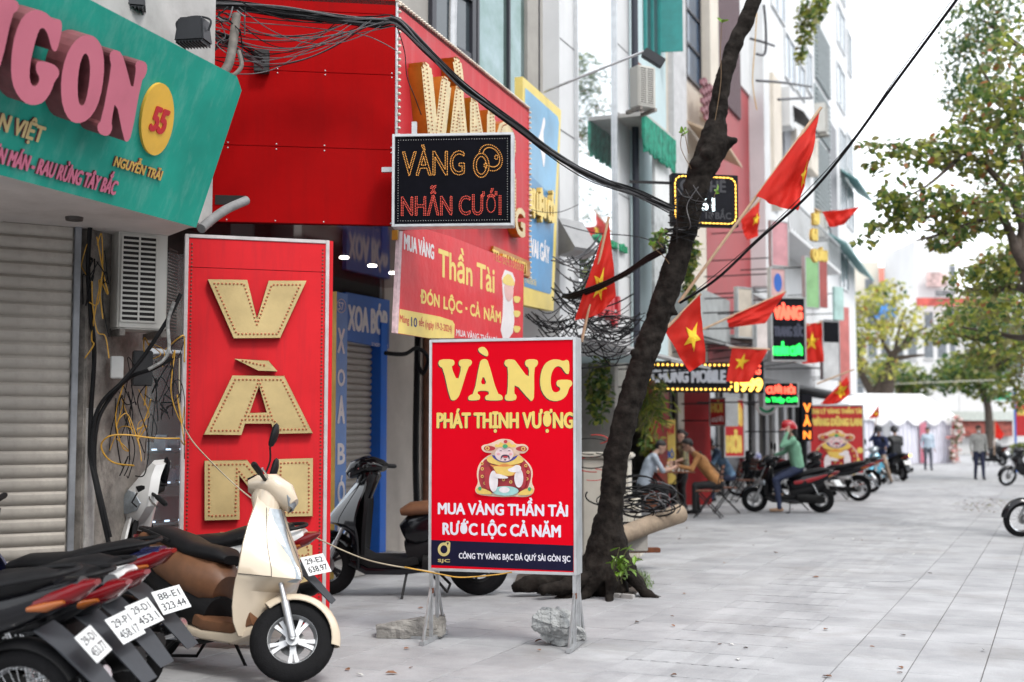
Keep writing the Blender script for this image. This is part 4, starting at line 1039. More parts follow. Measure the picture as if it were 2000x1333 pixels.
# sprouts: thin stems with bright leaves
MLEAFY = M('bright_young_leaf', (.16, .30, .03), .5, var=.3, scale=5)
def leaf(b, c, d, n, L, W, fold=.15):
    d = Vector(d).normalized(); n = Vector(n); n = (n - d * n.dot(d)); n = n.normalized() if n.length > 1e-4 else Vector((0, 0, 1)); s_ = d.cross(n)
    c = Vector(c)
    b.add([c, c + d * L * .35 + s_ * W + n * fold * L, c + d * L * .75 + s_ * W * .75 + n * fold * L, c + d * L, c + d * L * .75 - s_ * W * .75 + n * fold * L, c + d * L * .35 - s_ * W + n * fold * L, c + d * L * .4, c + d * L * .75],
          [(0, 6, 1), (1, 6, 7, 2), (2, 7, 3), (0, 5, 6), (5, 4, 7, 6), (4, 3, 7)])
rl = random.Random(21)
def rv(r=rl): return Vector((r.uniform(-1, 1), r.uniform(-1, 1), r.uniform(-1, 1)))
for stem, tip in (([(1395, 245), (1408, 160), (1407, 100), (1410, 45)], 4), ([(1345, 300), (1338, 265), (1335, 255)], 3), ([(1350, 330), (1330, 290), (1332, 262)], 4), ([(1390, 400), (1398, 375)], 3), ([(1300, 490), (1285, 470), (1296, 455)], 4), ([(1310, 520), (1295, 500), (1270, 480)], 4)):
    b = B(); q = [P(x, y, TY - .1) for x, y in stem]; b.tube(spline(q, 4), .004, 5); sb = b.obj('sprout', M('sprout_stem', (.16, .10, .05), .7), tree)
    b = B()
    for k in range(tip): leaf(b, q[-1], rv() + Vector((0, 0, .6)), rv(), rl.uniform(.05, .09), .018)
    b.obj('leaves', MLEAFY, sb, kind='stuff')
# soil bed and weeds
MSOIL = M('dark_soil', (.07, .052, .04), .95, var=.4, scale=14, bump=1, bscale=60)
b = B(); so = [G(1010, 1128), G(1004, 1148), G(1100, 1160), G(1236, 1167), G(1262, 1140), G(1240, 1112), G(1100, 1100)]
bm_ = [(p.x, p.y) for p in so]; b.prism([bm_], -.02, .03); soil = b.obj('soil_bed', MSOIL); tag(soil, kind='structure')
b = B()
for k in range(9):
    a = G(1010 + k * 25.5, 1151 + k * 2.1); c = G(1010 + k * 25.5 + 24, 1151 + (k + .95) * 2.1); d = c - a
    b.box((a + c) / 2 + Vector((0, 0, .012)), (d.length, .06, .05), rz=math.atan2(d.y, d.x))
o = b.obj('tree_pit_kerb', M('kerb_stone', (.42, .41, .4)), bevel=.006); tag(o, kind='structure')
MGRS = M('weed_green', (.13, .22, .05), .7, var=.4, scale=12)
b = B()
for k in range(420):
    t = rl.random(); c = G(1212 + 60 * t + rl.uniform(-8, 8), 1122 + 24 * t + rl.uniform(-16, 10)); c.z = .01
    h = rl.uniform(.04, .12) * (1.2 - t * .7); w_ = rl.uniform(.003, .007); d = rv(); d.z = 0; tip = c + Vector((d.x * .06, d.y * .06, h))
    s_ = Vector((-d.y, d.x, 0)).normalized() * w_
    b.add([c - s_, c + s_, tip], [(0, 1, 2)])
o = b.obj('grass_tuft', MGRS); tag(o, 'tuft of grass growing at the foot of the tree', 'grass', kind='stuff')
wd = thing('weed', 'leafy green weed growing among the tree roots', 'plant', loc=G(1215, 1120))
for k, (x, y, x2, y2) in enumerate(((1208, 1130, 1225, 1072), (1212, 1135, 1240, 1085), (1205, 1128, 1210, 1070), (1215, 1140, 1218, 1100), (1206, 1135, 1200, 1090))):
    q = [P(x, y, 11.65), P((x + x2) / 2 - 4, (y + y2) / 2, 11.6), P(x2, y2, 11.55)]; b = B(); b.tube(spline(q, 4), .005, 5); st = b.obj('stem', M('weed_stem', (.12, .12, .05), .7), wd)
    b = B()
    for j in range(7):
        c = q[0].lerp(q[2], .3 + .7 * j / 6); leaf(b, c, rv() + Vector((.3, -.2, -.1)), Vector((0, 0, 1)), rl.uniform(.07, .14), .022, .1)
    b.obj('leaves', MLEAFY, st, kind='stuff')

# ---------------------------------------------------------------- utility box, felled pole, cable heap
ub = G(1213, 1060); ubx = P(1212, 900, 15.0)
b = B(); t = thing('utility_cabinet', 'cream concrete utility cabinet standing behind the tree trunk', 'cabinet', loc=(ubx.x, 15.2, 0))
MCAB = M('cream_cabinet', (.55, .52, .45), .8, var=.10, scale=3, grime=.35, gcol=(.32, .29, .24))
c_ = Vector((P(1186, 900, 15.2).x, 15.2, 0))
b.box(c_ + Vector((0, 0, .62)), (.56, .42, 1.24), rz=R(-12)); b.obj('body', MCAB, t, bevel=.02)
b = B(); b.box(c_ + Vector((0, 0, 1.28)), (.64, .5, .07), rz=R(-12)); b.obj('lid', MCAB, t, bevel=.02)
b = B(); b.box(c_ + Vector((.12, .1, .4)), (.62, .42, .75), rz=R(-12), tw=.9); b.obj('plinth', M('cream_cabinet'  , (.55, .52, .45)), t, bevel=.03)
lg = thing('concrete_pole', 'broken end of a pale utility pole lying slanted beside the tree', 'pole', loc=G(1215, 1085))
b = B(); q = [P(1195, 1055, 13.4), P(1250, 1032, 13.7), P(1329, 1003, 14.1)]
n_ = 20; b.tube(spline(q, 6), [.095, .095, .097, .098, .1, .1, .1, .1, .102, .104, .106, .108, .11], 16)
b.obj('shaft', M('weathered_pole', (.30, .235, .17), .85, var=.25, scale=5, grime=.6, gcol=(.16, .11, .075), gscale=4, bump=.5, bscale=30), lg, smooth=50)
b = B(); b.box(P(1245, 1075, 13.8), (.5, .12, .05), rz=R(8)); b.obj('steel_foot', M('rust', (.16, .05, .02)), lg, bevel=.006)
b = B(); b.box(P(1240, 1050, 13.8), (.26, .16, .3), rz=R(8)); b.obj('prop_block', MPLAST, lg, bevel=.01)
def coils(label, px, py, Y, sx, sy, n, seed, rr0=(.10, .24), r=(.006, .011), mats=(MBLACK, MBLACK, MGREYC), name='cable_heap'):
    q = random.Random(seed); t = thing(name, label, 'cables', loc=P(px, py + sy, Y))
    for mt in mats:
        b = B()
        for k in range(n):
            c = P(px + q.gauss(0, sx), py + q.gauss(0, sy), Y + q.uniform(-.15, .15)); ax = Vector((q.uniform(-.6, .6), -1, q.uniform(-.5, .5))); rad = q.uniform(*rr0); a0 = q.uniform(0, 6); sp = q.uniform(3, 7)
            e1 = ax.cross(Vector((0, 0, 1))).normalized(); e2 = ax.cross(e1).normalized()
            b.tube([c + e1 * (rad * (1.5 + .06 * j / 8) * math.cos(a0 + sp * j / 14)) + e2 * (rad * .6 * math.sin(a0 + sp * j / 14)) for j in range(15)], q.uniform(*r), 5)
        b.obj('cable_coils', mt, t, kind='stuff', smooth=60)
    return t
coils('heap of black cable coils draped over the lying pole', 1252, 985, 13.9, 22, 22, 9, 31)
coils('red and black wires hanging beside the utility cabinet', 1158, 900, 14.2, 6, 35, 3, 33, (.08, .16), (.005, .009), (MBLACK, MREDC))
def swags(label, bx, Y, n, seed, r=(.004, .010), mats=(MBLACK, MBLACK, MGREYC), dY=.35):
    q = random.Random(seed); t = thing('cable_thicket', label, 'cables', loc=P((bx[0] + bx[1]) / 2, bx[3], Y))
    for mt in mats:
        b = B()
        for k in range(n):
            x0 = bx[0] + q.uniform(-.1, .35) * (bx[1] - bx[0]); x1 = bx[1] - q.uniform(-.1, .35) * (bx[1] - bx[0]); y0 = q.uniform(bx[2], bx[3]); y1 = y0 + q.gauss(0, .22) * (bx[3] - bx[2]); sg = q.uniform(4, 40); yy = Y + q.uniform(-dY, dY)
            b.tube(spline([P(x0 + (x1 - x0) * j / 4, y0 + (y1 - y0) * j / 4 + sg * (1 - (j / 2 - 1) ** 2), yy + .1 * j / 4) for j in range(5)], 5), q.uniform(*r), 5)
        b.obj('cables', mt, t, kind='stuff', smooth=60)
    return t
# ================================================================ row of houses beyond the red box
MGLASS = M('dark_window_glass', (.05, .065, .075), .06, var=.15, scale=1.5, spec=.8)
MSKYG = M('mirror_glass', (.78, .82, .85), .03, .95, var=.04, scale=.6)
MWHITE = M('white_wall_paint', (.66, .67, .68), .7, var=.05, scale=1.5, grime=.18, gcol=(.45, .45, .44), gscale=1, streak=True)
MCREAM = M('cream_wall_paint', (.64, .58, .50), .75, var=.07, scale=1.5, grime=.3, gcol=(.42, .37, .31))
MLBLUE = M('pale_blue_wall', (.50, .62, .64), .75, var=.06, scale=1.5, grime=.2, gcol=(.36, .42, .42))
MTEAL = M('teal_shutter', (.03, .25, .24), .6, var=.12)
MGCON = M('raw_concrete_column', (.36, .345, .32), .85, var=.12, scale=2, grime=.3, gcol=(.22, .2, .18))
MNAVYF = M('dark_window_frame', (.03, .03, .04), .4, var=.1)
def house(A, Bp, h, dep, mat, label, z0=2.9, ground=MDARK, shop=True, name='shophouse'):
    """upper storeys on the line A-B; the ground floor stands back under them"""
    pl = Pl(A, Bp); t = thing(name, label, 'building', loc=(A[0], A[1], 0))
    b = B(); b.pbox(pl, 0, z0, pl.L - .004, h, -dep, 0); b.obj('wall', mat, t)
    if shop:
        b = B(); b.pbox(pl, .15, 0, pl.L - .15, z0 - .002, -dep, -1.9); b.obj('shop_back_wall', ground, t)  # near-black by default, shade of the shop interior in its colour
        for u in (.0, pl.L - .22):
            b = B(); b.pbox(pl, u, 0, u + .2, z0 - .003, -2.2, -.9); b.obj('pier', MPLAST, t)
    return t, pl
def window(pl, t, u0, v0, u1, v1, frame=MNAVYF, glass=MGLASS, nu=1, nv=1, d=0.0, fw=.05):
    b = B(); b.pbox(pl, u0, v0, u1, v1, d + .001, d + .012); w_ = b.obj('window', glass, t)
    b = B(); D0, D1 = d + .0125, d + .06
    b.pbox(pl, u0, v0, u0 + fw, v1, D0, D1); b.pbox(pl, u1 - fw, v0, u1, v1, D0, D1)
    b.pbox(pl, u0 + fw, v0, u1 - fw, v0 + fw, D0, D1 - .002); b.pbox(pl, u0 + fw, v1 - fw, u1 - fw, v1, D0, D1 - .002)
    for k in range(1, nu): u = u0 + (u1 - u0) * k / nu; b.pbox(pl, u - fw * .4, v0 + fw, u + fw * .4, v1 - fw, D0, D1 - .006)
    for k in range(1, nv): v = v0 + (v1 - v0) * k / nv; b.pbox(pl, u0 + fw, v - fw * .4, u1 - fw, v + fw * .4, D0, D1 - .01)
    b.obj('frame', frame, w_)
    return w_
def wpix(pl, t, x0, yt, yb, x1, **k):
    u0, v0, u1, v1 = rect(pl, x0, yt, yb, x1); return window(pl, t, u0, v0, u1, v1, **k)
def pbox_px(pl, x0, yt, yb, x1, d0, d1, name, mat, t, bevel=0):
    u0, v0, u1, v1 = rect(pl, x0, yt, yb, x1); b = B(); b.pbox(pl, u0, v0, u1, v1, d0, d1); return b.obj(name, mat, t, bevel=bevel)

# upper storeys over the red box (number 57)
PU57 = Pl(xy(P(800, 100, 12.4)), xy(P(1096, 100, 15.6)), off=-.55)
b = B(); b.pbox(PU57, -1.6, BT - .6, PU57.L, 9.5, -4, 0); b.obj('upper_wall', MGCON, shop57)
wpix(PU57, shop57, 835, -60, 200, 922, nu=2, nv=2, fw=.09)
wpix(PU57, shop57, 924, -160, 320, 1047, frame=MNAVYF, glass=M('painted_reflection_glass', (.30, .38, .40), .05, .6, var=.5, scale=1.6, col2=(.12, .20, .17)), nu=2, fw=.05)  # greenish mottling painted in for trees reflected in the pane
b = B(); b.pbox(PU57, PU57.pix(1058, 100)[0], BT - .6, PU57.L, 9.5, .001, .06); b.obj('column', MGCON, shop57)
cable('service_pipe', [P(885, 120, 12.2), P(884, 60, 12.2), P(886, -20, 12.2)], .04, MSTEEL, 'grey pipe rising in front of the dark windows above the red box', 'pipe', n=10)

# blue signboard
BA = P(1022, 400, 14.1); BBp = BA + F1 * 1.62
PBL = Pl(xy(BA), xy(BBp))
bsn = thing('shop_sign', 'tall blue and yellow signboard beyond the red box', 'sign', loc=(BA.x, BA.y, 3))
pprism(PBL, [[(1021, 150), (1096, 216), (1081, 608), (1023, 596)]], -.1, 0, 'board', M('sign_yellow_edge', (.76, .60, .16), .45, var=.05), bsn)
pprism(PBL, [[(1026, 172), (1089, 228), (1092, 240), (1084, 390), (1024, 330)]], .001, .003, 'sky_blue_print', M('print_sky_blue', (.20, .44, .66), .4, var=.2, scale=.9), bsn)
pprism(PBL, [[(1024, 330), (1084, 390), (1077, 570), (1074, 575), (1024, 560)]], .001, .003, 'deep_blue_print', M('print_deep_blue', (.07, .26, .50), .4, var=.2, scale=.9), bsn)
MYS = M('sign_letter_yellow', (.78, .58, .14), .4)
ptext(PBL, 'TRỊ LIỆU CỔ', (1029, 362, 408, 1082), MYS, bsn, bold=.05, d=.004, ext=.06, sidemat=MGOLDL)
ptext(PBL, 'CỔ - VAI GÁY', (1013, 452, 490, 1074), MWH, bsn, bold=.03, d=.004)
ptext(PBL, '57 NGUYỄN TRÃI', (1026, 540, 552, 1047), MYS, bsn, bold=.01, d=.004)
pprism(PBL, [[(1062, 225), (1066, 240), (1060, 262), (1066, 300), (1062, 335), (1058, 300), (1050, 275), (1057, 255)]], .004, .0055, 'white_emblem', MWH, bsn, round_=2)

# house line of the upper storeys
UA = Vector((.45, 15.7, 0))
def ut(px, sh=0.0):
    k = (px - CX) / FPX; o = UA + Vector((F2.y, -F2.x, 0)) * sh
    return o + F2 * ((k * o.y - o.x) / (F2.x - k * F2.y))
def hx(px0, px1, h, dep, mat, label, sh=0.0, **k): return house(xy(ut(px0, sh)), xy(ut(px1, sh)), h, dep, mat, label, **k)
# white panelled house with the tall mirror window
h1, p1 = hx(1094, 1233, 13.5, 7, MWHITE, 'white panelled house with one tall mirror window above the blue signboard', z0=2.75)
wpix(p1, h1, 1122, -300, 590, 1199, frame=MALU, glass=MSKYG, nu=1, nv=1, fw=.04, d=.0)
b = B()
for y in (-60, 90, 265, 440):
    v = p1.pix(1110, y)[1]
    b.pbox(p1, .02, v, p1.pix(1121, 300)[0], v + .018, .001, .004); b.pbox(p1, p1.pix(1201, 300)[0], v - .4, p1.L - .05, v - .382, .001, .004)
b.obj('panel_joints', M('joint_grey', (.22, .22, .23), .8), h1, kind='stuff')
cable('drain_pipe', [p1.w(p1.L - .08, 2.8, .12), p1.w(p1.L - .08, 8, .12), p1.w(p1.L - .08, 13, .12)], .055, M('navy_pipe', (.02, .025, .04), .5), 'dark drain pipe between the white panelled house and the pale blue one', 'pipe', n=10)
MGRL = M('green_lettering', (.02, .30, .14), .5)
ptext(p1, 'CAO TRUNG KIÊN', (1168, 456, 470, 1226), MGRL, h1, bold=.03, d=.01, ext=.05)
ptext(p1, 'C HỤ', (1150, 562, 615, 1212), MREDL, h1, bold=.05, d=.02, ext=.06)
# floodlight on a long arm
fa = thing('floodlight', 'black floodlight on a long thin arm over the pale blue house', 'floodlight', 'floodlights on arms', loc=P(1062, 180, 14.9))
b = B(); b.tube([P(1062, 180, 14.95), P(1258, 101, 14.6)], .018, 8); b.obj('arm', MSTEEL, fa, smooth=40)
b = B(); b.box((0, 0, 0), (.28, .1, .12), Matrix.Translation(P(1276, 114, 14.6)) @ Matrix.Rotation(R(32), 4, 'Y')); b.obj('lamp', M('black_lamp_housing', (.025, .027, .032)), fa, bevel=.01)
# metal hood beside the blue sign
hd = thing('awning', 'small grey metal hood sticking out beside the blue signboard', 'awning', loc=P(1100, 480, 15.6))
pprism(Pl(xy(P(1088, 500, 15.7)), xy(P(1122, 500, 15.5))), [[(1090, 425), (1123, 482), (1120, 488), (1090, 500)]], -.5, 0, 'hood', M('grey_metal_hood', (.30, .30, .30), .5, .3, var=.1), hd)
# pale blue house with teal shutters
h2, p2 = hx(1234, 1306, 14, 7, MLBLUE, 'pale blue house with teal window shutters and a green fringed awning', z0=2.75)
wpix(p2, h2, 1256, -60, 98, 1284, frame=MTEAL, nu=2)
sf = Pl(xy(p2.w(p2.pix(1284, 50)[0], 0, .05)), xy(p2.w(p2.pix(1287, 50)[0], 0, .42)))
b = B(); b.pbox(sf, 0, p2.pix(1284, 102)[1], sf.L, p2.pix(1284, -40)[1], -.03, 0); b.obj('shutter_leaf', MTEAL, h2)
pbox_px(p2, 1234, 115, 205, 1252, .002, .05, 'brick_patch', M('brick_red', (.32, .13, .09), .9, var=.3, scale=14), h2)
aircon(xy(P(1247, 160, 16.9)), xy(P(1281, 160, 17.05)), P(1247, 207, 16.9).z, P(1247, 126, 16.9).z, .22, 'white air conditioner on the pale blue house below the teal shutters', frac=.86)
aw = thing('awning', 'green fringed awning on the pale blue house', 'awning', loc=p2.w(1, 5))
pa = Pl(xy(p2.w(.4, 0, .45)), xy(p2.w(p2.L + .2, 0, .45)))
uA, vA = pa.pix(1257, 218); uB, vB = pa.pix(1318, 285)
b = B(); b.pbox(pa, uA, vA - .06, uB, vA, -.45, 0); b.obj('cover', M('grey_cover', (.45, .44, .42), .7, var=.1), aw)
b = B(); rr = random.Random(2)
for k in range(240):
    u = rr.uniform(uA, uB); h_ = rr.uniform(.35, .55); b.pbox(pa, u, vA - .05 - h_, u + rr.uniform(.015, .03), vA - .05, rr.uniform(-.04, 0), rr.uniform(.005, .02))
b.obj('fringe', M('green_fringe', (.03, .30, .20), .8, var=.35, scale=8), aw, kind='stuff')
def board(pl, x0, yt, yb, x1, label, mat, d=.08, th=.05, name='sign_board', frame=None):
    t = thing(name, label, 'sign', loc=pl.w(*pl.pix(x0, yb), d))
    pbox_px(pl, x0, yt, yb, x1, d, d + th, 'board', mat, t, bevel=.006); return t, pl.shift(d + th)
board(p2, 1238, 240, 400, 1270, 'white tin sign board hung under the green awning', M('white_tin', (.66, .67, .66), .4, .1, var=.08, scale=3), .3)
board(p2, 1237, 400, 590, 1270, 'grey metal board with rusty edge below the white tin board', M('grey_tin', (.40, .42, .42), .4, .4, var=.3, scale=5), .3)
b = B(); pg = p2.shift(.35)
for k in range(10): u = p2.L - .6 + k * .07; b.pbox(pg, u, 4.3, u + .018, 5.3, 0, .018)
for v in (4.3, 4.8, 5.3): b.pbox(pg, p2.L - .62, v, p2.L + .05, v + .02, -.01, .0)
b.obj('window_grille', MSTEEL, h2)
# cream house with dark windows and lattice
h3, p3 = hx(1307, 1383, 15, 7, MCREAM, 'narrow cream house with dark tall windows and a pinkish lattice panel', z0=3.0, sh=-.8)
wpix(p3, h3, 1337, -120, 148, 1364, nu=1, nv=4, glass=M('blue_dark_glass', (.07, .11, .17), .1, var=.2), fw=.06)
pbox_px(p3, 1307, -120, 470, 1330, .0, .12, 'pilaster', M('grey_pilaster', (.52, .52, .53), .8, var=.08, grime=.3), h3)
pbox_px(p3, 1367, -120, 230, 1382, .0, .25, 'column', MCREAM, h3)
u0, v0, u1, v1 = rect(p3, 1340, 150, 230, 1372); b = B(); rr = random.Random(6)
nx, ny = 6, 9
for i in range(nx):
    for j in range(ny):
        if (i + j) % 2: b.pbox(p3, u0 + (u1 - u0) * i / nx, v0 + (v1 - v0) * j / ny, u0 + (u1 - u0) * (i + 1) / nx, v0 + (v1 - v0) * (j + 1) / ny, .30, .36)
b.obj('lattice', M('dusty_rose_lattice', (.26, .12, .14), .8, var=.15), h3, kind='stuff')
aw2 = thing('awning', 'beige sloping awning on the narrow cream house', 'awning', loc=p3.w(.5, 5)); b = B()
q = [p3.w(*p3.pix(1336, 235), .05), p3.w(*p3.pix(1380, 295), .05), p3.w(*p3.pix(1380, 330), .8), p3.w(*p3.pix(1336, 270), .8)]
b.add([*q, *[x - Vector((0, 0, .05)) for x in q]], [(0, 1, 2, 3), (7, 6, 5, 4), (0, 4, 5, 1), (1, 5, 6, 2), (2, 6, 7, 3), (3, 7, 4, 0)]); b.obj('cover', M('beige_cover', (.55, .42, .30), .7, var=.1), aw2)
# brown corrugated and red house
h4, p4 = hx(1384, 1472, 14, 7, M('faded_red_wall', (.36, .055, .06), .6, var=.08, scale=1.2, grime=.2, gcol=(.26, .05, .05)), 'house with a faded red wall below brown corrugated sheets', z0=3.0, sh=-.8)
u0, v0, u1, v1 = rect(p4, 1385, -200, 172, 1440); b = B(); n = 22
for k in range(n): u = u0 + (u1 - u0) * k / n; b.pbox(p4, u, v0, u + (u1 - u0) / n * .6, v1, .03, .07)
b.pbox(p4, u0, v0, u1, v1, .001, .03)
b.obj('corrugated_sheet', M('brown_sheet', (.12, .07, .08), .6, var=.12), h4)
pbox_px(p4, 1442, -200, 165, 1471, .0, .05, 'white_upper', MWHITE, h4)
pbox_px(p4, 1467, -40, 560, 1475, .0, .4, 'white_post', MWHITE, h4)
# white house with signs and balconies
h5, p5 = hx(1476, 1589, 15.5, 8, MWHITE, 'white house crowded with balconies and old signs behind the raised flag', z0=3.0, sh=-.8)
for (x0, y0, y1, x1) in ((1532, 60, 150, 1550), (1553, 110, 175, 1570), (1500, 330, 400, 1518), (1540, 250, 330, 1560), (1505, -80, 10, 1530), (1572, 90, 170, 1584)): wpix(p5, h5, x0, y0, y1, x1, nu=2, frame=MWHITE, glass=M('pale_blue_window', (.34, .40, .46), .15, var=.2))
for (x0, y0, y1, x1) in ((1478, 420, 450, 1588),):
    u0, v0, u1, v1 = rect(p5, x0, y0, y1, x1); b = B(); b.pbox(p5, u0, v0 - .1, u1, v0, .0, .9); bl = b.obj('balcony', MWHITE, h5)
    b = B()
    for k in range(24): u = u0 + (u1 - u0) * k / 23; b.pbox(p5, u - .012, v0, u + .012, v0 + .85, .84, .87)
    b.pbox(p5, u0, v0 + .85, u1, v0 + .9, .83, .88); b.obj('railing', M('grey_railing', (.35, .37, .38), .5, .4), bl)
b = B(); u0, v0, u1, v1 = rect(p5, 1500, 180, 225, 1535); q = [p5.w(u0, v1, .02), p5.w(u1, v1, .02), p5.w(u1, v0, 1.0), p5.w(u0, v0, 1.0)]
b.add([*q, *[x - Vector((0, 0, .04)) for x in q]], [(0, 1, 2, 3), (7, 6, 5, 4), (0, 4, 5, 1), (1, 5, 6, 2), (2, 6, 7, 3), (3, 7, 4, 0)]); b.obj('dark_canopy', M('dark_canopy', (.05, .045, .045), .6), h5)
aircon(xy(p5.w(p5.pix(1566, 230)[0], 0, .75)), xy(p5.w(p5.pix(1566, 230)[0] + .7, 0, .75)), p5.pix(1566, 260)[1], p5.pix(1566, 205)[1], .35, 'air conditioner on the white house left of the tall tower', frac=.7)
aircon(xy(p5.w(p5.pix(1562, 450)[0], 0, .75)), xy(p5.w(p5.pix(1562, 450)[0] + .8, 0, .75)), p5.pix(1562, 465)[1], p5.pix(1562, 420)[1], .35, 'air conditioner low on the white house behind the flags', frac=.7)
# tall tower at the end
h6, p6 = hx(1590, 1674, 21, 9, MWHITE, 'tall white house with grey louvres closing the row', z0=3.0, sh=-.8)
for (ya, yb) in ((40, 150), (165, 255), (265, 420)):
    u0, v0, u1, v1 = rect(p6, 1591, ya, yb, 1616); b = B(); b.pbox(p6, u0, v0, u1, v1, .001, .05); lv = b.obj('louvre', M('grey_louvre', (.26, .30, .31), .6, var=.1), h6); b = B(); n = max(5, int((v1 - v0) / .16))
    for k in range(n): v = v0 + (v1 - v0) * k / n; b.pbox(p6, u0, v, u1, v + .06, .051, .12)
    b.obj('blades', M('grey_louvre_blade', (.38, .42, .43), .6), lv)
pbox_px(p6, 1620, 240, 470, 1632, .0, .06, 'dark_strip', MNAVYF, h6)
for (x0, ya, yb, x1) in ((1634, -120, -20, 1648), (1634, 5, 80, 1648), (1634, 120, 200, 1648), (1640, 250, 330, 1650), (1640, 350, 410, 1652), (1655, 60, 140, 1662), (1654, 260, 330, 1664), (1654, 360, 440, 1666), (1640, 480, 560, 1655)): wpix(p6, h6, x0, ya, yb, x1, glass=M('pale_window', (.30, .36, .40), .1, var=.2), nu=2, frame=MALU)
for (x0, y0, x1, y1, lab) in ((1616, 455, 1674, 548, 'teal edged awning low on the tall white house'), (1640, 330, 1672, 395, 'thin teal awning higher on the tall white house')):
    t = thing('awning', lab, 'awning', loc=p6.w(*p6.pix(x0, y0))); b = B()
    q = [p6.w(*p6.pix(x0, y0), .05), p6.w(*p6.pix(x1, y1 - 20), .05), p6.w(*p6.pix(x1, y1), .7), p6.w(*p6.pix(x0, y0 + 22), .7)]
    b.add([*q, *[x - Vector((0, 0, .08)) for x in q]], [(0, 1, 2, 3), (7, 6, 5, 4), (0, 4, 5, 1), (1, 5, 6, 2), (2, 6, 7, 3), (3, 7, 4, 0)]); b.obj('cover', M('teal_edge', (.16, .32, .32), .6, var=.1), t)

# bits and pieces on the white house
for k, (x0, ya, yb, x1, d, mt) in enumerate(((1477, 150, 400, 1492, .5, MCREAM), (1494, 175, 250, 1502, .7, MWHITE), (1510, 225, 330, 1522, .35, M('grey_patch', (.40, .41, .44), .8, var=.1)), (1525, 240, 300, 1538, .3, MCREAM), (1566, 255, 330, 1580, .3, MCREAM))):
    pbox_px(p5, x0, ya, yb, x1, .0, d, 'wall_box', mt, h5, bevel=.01)
for lab, pts in (('dark pipe frame high on the white house', [(1466, 76, 27), (1488, 82, 27.4), (1512, 90, 28)]), ('bent iron bracket high on the white house', [(1492, 10, 27.5), (1496, 60, 27.5), (1494, 105, 27.5), (1478, 106, 27.2)]), ('thin iron bar below the upper windows of the white house', [(1478, 158, 27), (1530, 162, 28.5), (1585, 170, 31)]), ('iron bar under the air conditioner of the white house', [(1520, 195, 28.4), (1555, 193, 29.6), (1586, 192, 31)])):
    cable('iron_bar', PX(pts), .03, M('iron_bar', (.03, .03, .035), .5), lab, 'bar', k=4)
# ================================================================ motorbikes
MTYRE = M('tyre_rubber', (.010, .010, .011), .8, spec=.15, var=.2, scale=30, bump=.3, bscale=120)
MRIM = M('cast_rim', (.46, .47, .48), .4, .7, var=.08)
MRIMD = M('dark_rim', (.04, .04, .042), .4, .5, var=.1)
MBP_ = M('black_plastic', (.010, .010, .011), .5, spec=.18, var=.15, scale=12)
MBGL = M('black_gloss_paint', (.005, .005, .007), .18, var=.1, coat=.25, spec=.3)
MSEAT = M('black_vinyl_seat', (.009, .009, .010), .55, spec=.2, var=.15, scale=20, bump=.1, bscale=90)
MBROWN = M('brown_vinyl', (.17, .075, .035), .5, var=.15, scale=14)
MCRM = M('cream_bike_paint', (.66, .56, .43), .22, var=.04, scale=3, grime=.12, gcol=(.36, .29, .2), gscale=5, coat=.4)
MWBK = M('white_bike_paint', (.70, .70, .69), .25, var=.04, coat=.4, grime=.1, gcol=(.4, .38, .35))
MREDT = M('red_tail_lens', (.15, .003, .006), .2, var=.1, coat=.15, spec=.3)
MORT = M('amber_lens', (.34, .09, .012), .15, var=.1, coat=.3)
MLENS = M('clear_lens', (.34, .38, .41), .08, .3, var=.15, scale=20)
MCHR = M('chrome', (.70, .71, .72), .15, 1.0, var=.05)
MENG = M('engine_alloy', (.30, .30, .30), .5, .6, var=.2, scale=12)
MPLT = M('plate_white', (.74, .76, .76), .4, var=.04)
MPTX = M('plate_ink', (.02, .02, .025), .5)
MMUD = M('grey_mudguard', (.045, .05, .058), .5, spec=.3, var=.15)
MEXH = M('black_exhaust', (.014, .014, .014), .5, .2, spec=.2, var=.2)
def sw(b, st, n=18, X=None, y0=0.0):
    rings = []
    for i, s_ in enumerate(st):
        x, z, w_, h = s_[:4]; e = s_[4] if len(s_) > 4 else 2.4
        a, c = st[max(i - 1, 0)], st[min(i + 1, len(st) - 1)]
        t = Vector((c[0] - a[0], 0, c[1] - a[1])).normalized(); nn = Vector((-t.z, 0, t.x))
        ring = []
        for j in range(n):
            th = 2 * math.pi * j / n; cs, sn = math.cos(th), math.sin(th)
            y = w_ * math.copysign(abs(cs) ** (2 / e), cs); k = h * math.copysign(abs(sn) ** (2 / e), sn)
            ring.append(Vector((x, y0 + y, z)) + nn * k)
        rings.append(ring)
    return b.loft(rings, True, True, X)
def shell(b, lv, th=.03, X=None, p=1.7, n=11):
    rings = []
    for z, xf, w_, cv in lv:
        f = []; bk = []
        for i in range(n):
            s_ = -1 + 2 * i / (n - 1); y = w_ * s_; x = xf - cv * abs(s_) ** p
            f.append(Vector((x, y, z))); bk.append(Vector((x - th * (1 - .5 * abs(s_)), y * .97, z)))
        rings.append(f + bk[::-1])
    return b.loft(rings, True, True, X)
def arcshell(b, c, r, a0, a1, hw, drop, X=None, n=14, th=.006, taper=0.0):
    rings = []
    for i in range(n):
        t = i / (n - 1); a = R(a0 + (a1 - a0) * t); wv = hw * (1 - taper * abs(2 * t - 1) ** 3); o = []; q = []
        for k in range(9):
            s_ = -1 + 2 * k / 8; rr_ = r - drop * abs(s_) ** 2.5
            d = Vector((math.cos(a), 0, math.sin(a)))
            o.append(Vector(c) + d * rr_ + Vector((0, wv * s_, 0))); q.append(Vector(c) + d * (rr_ - th) + Vector((0, wv * s_ * .94, 0)))
        rings.append(o + q[::-1])
    return b.loft(rings, True, True, X)
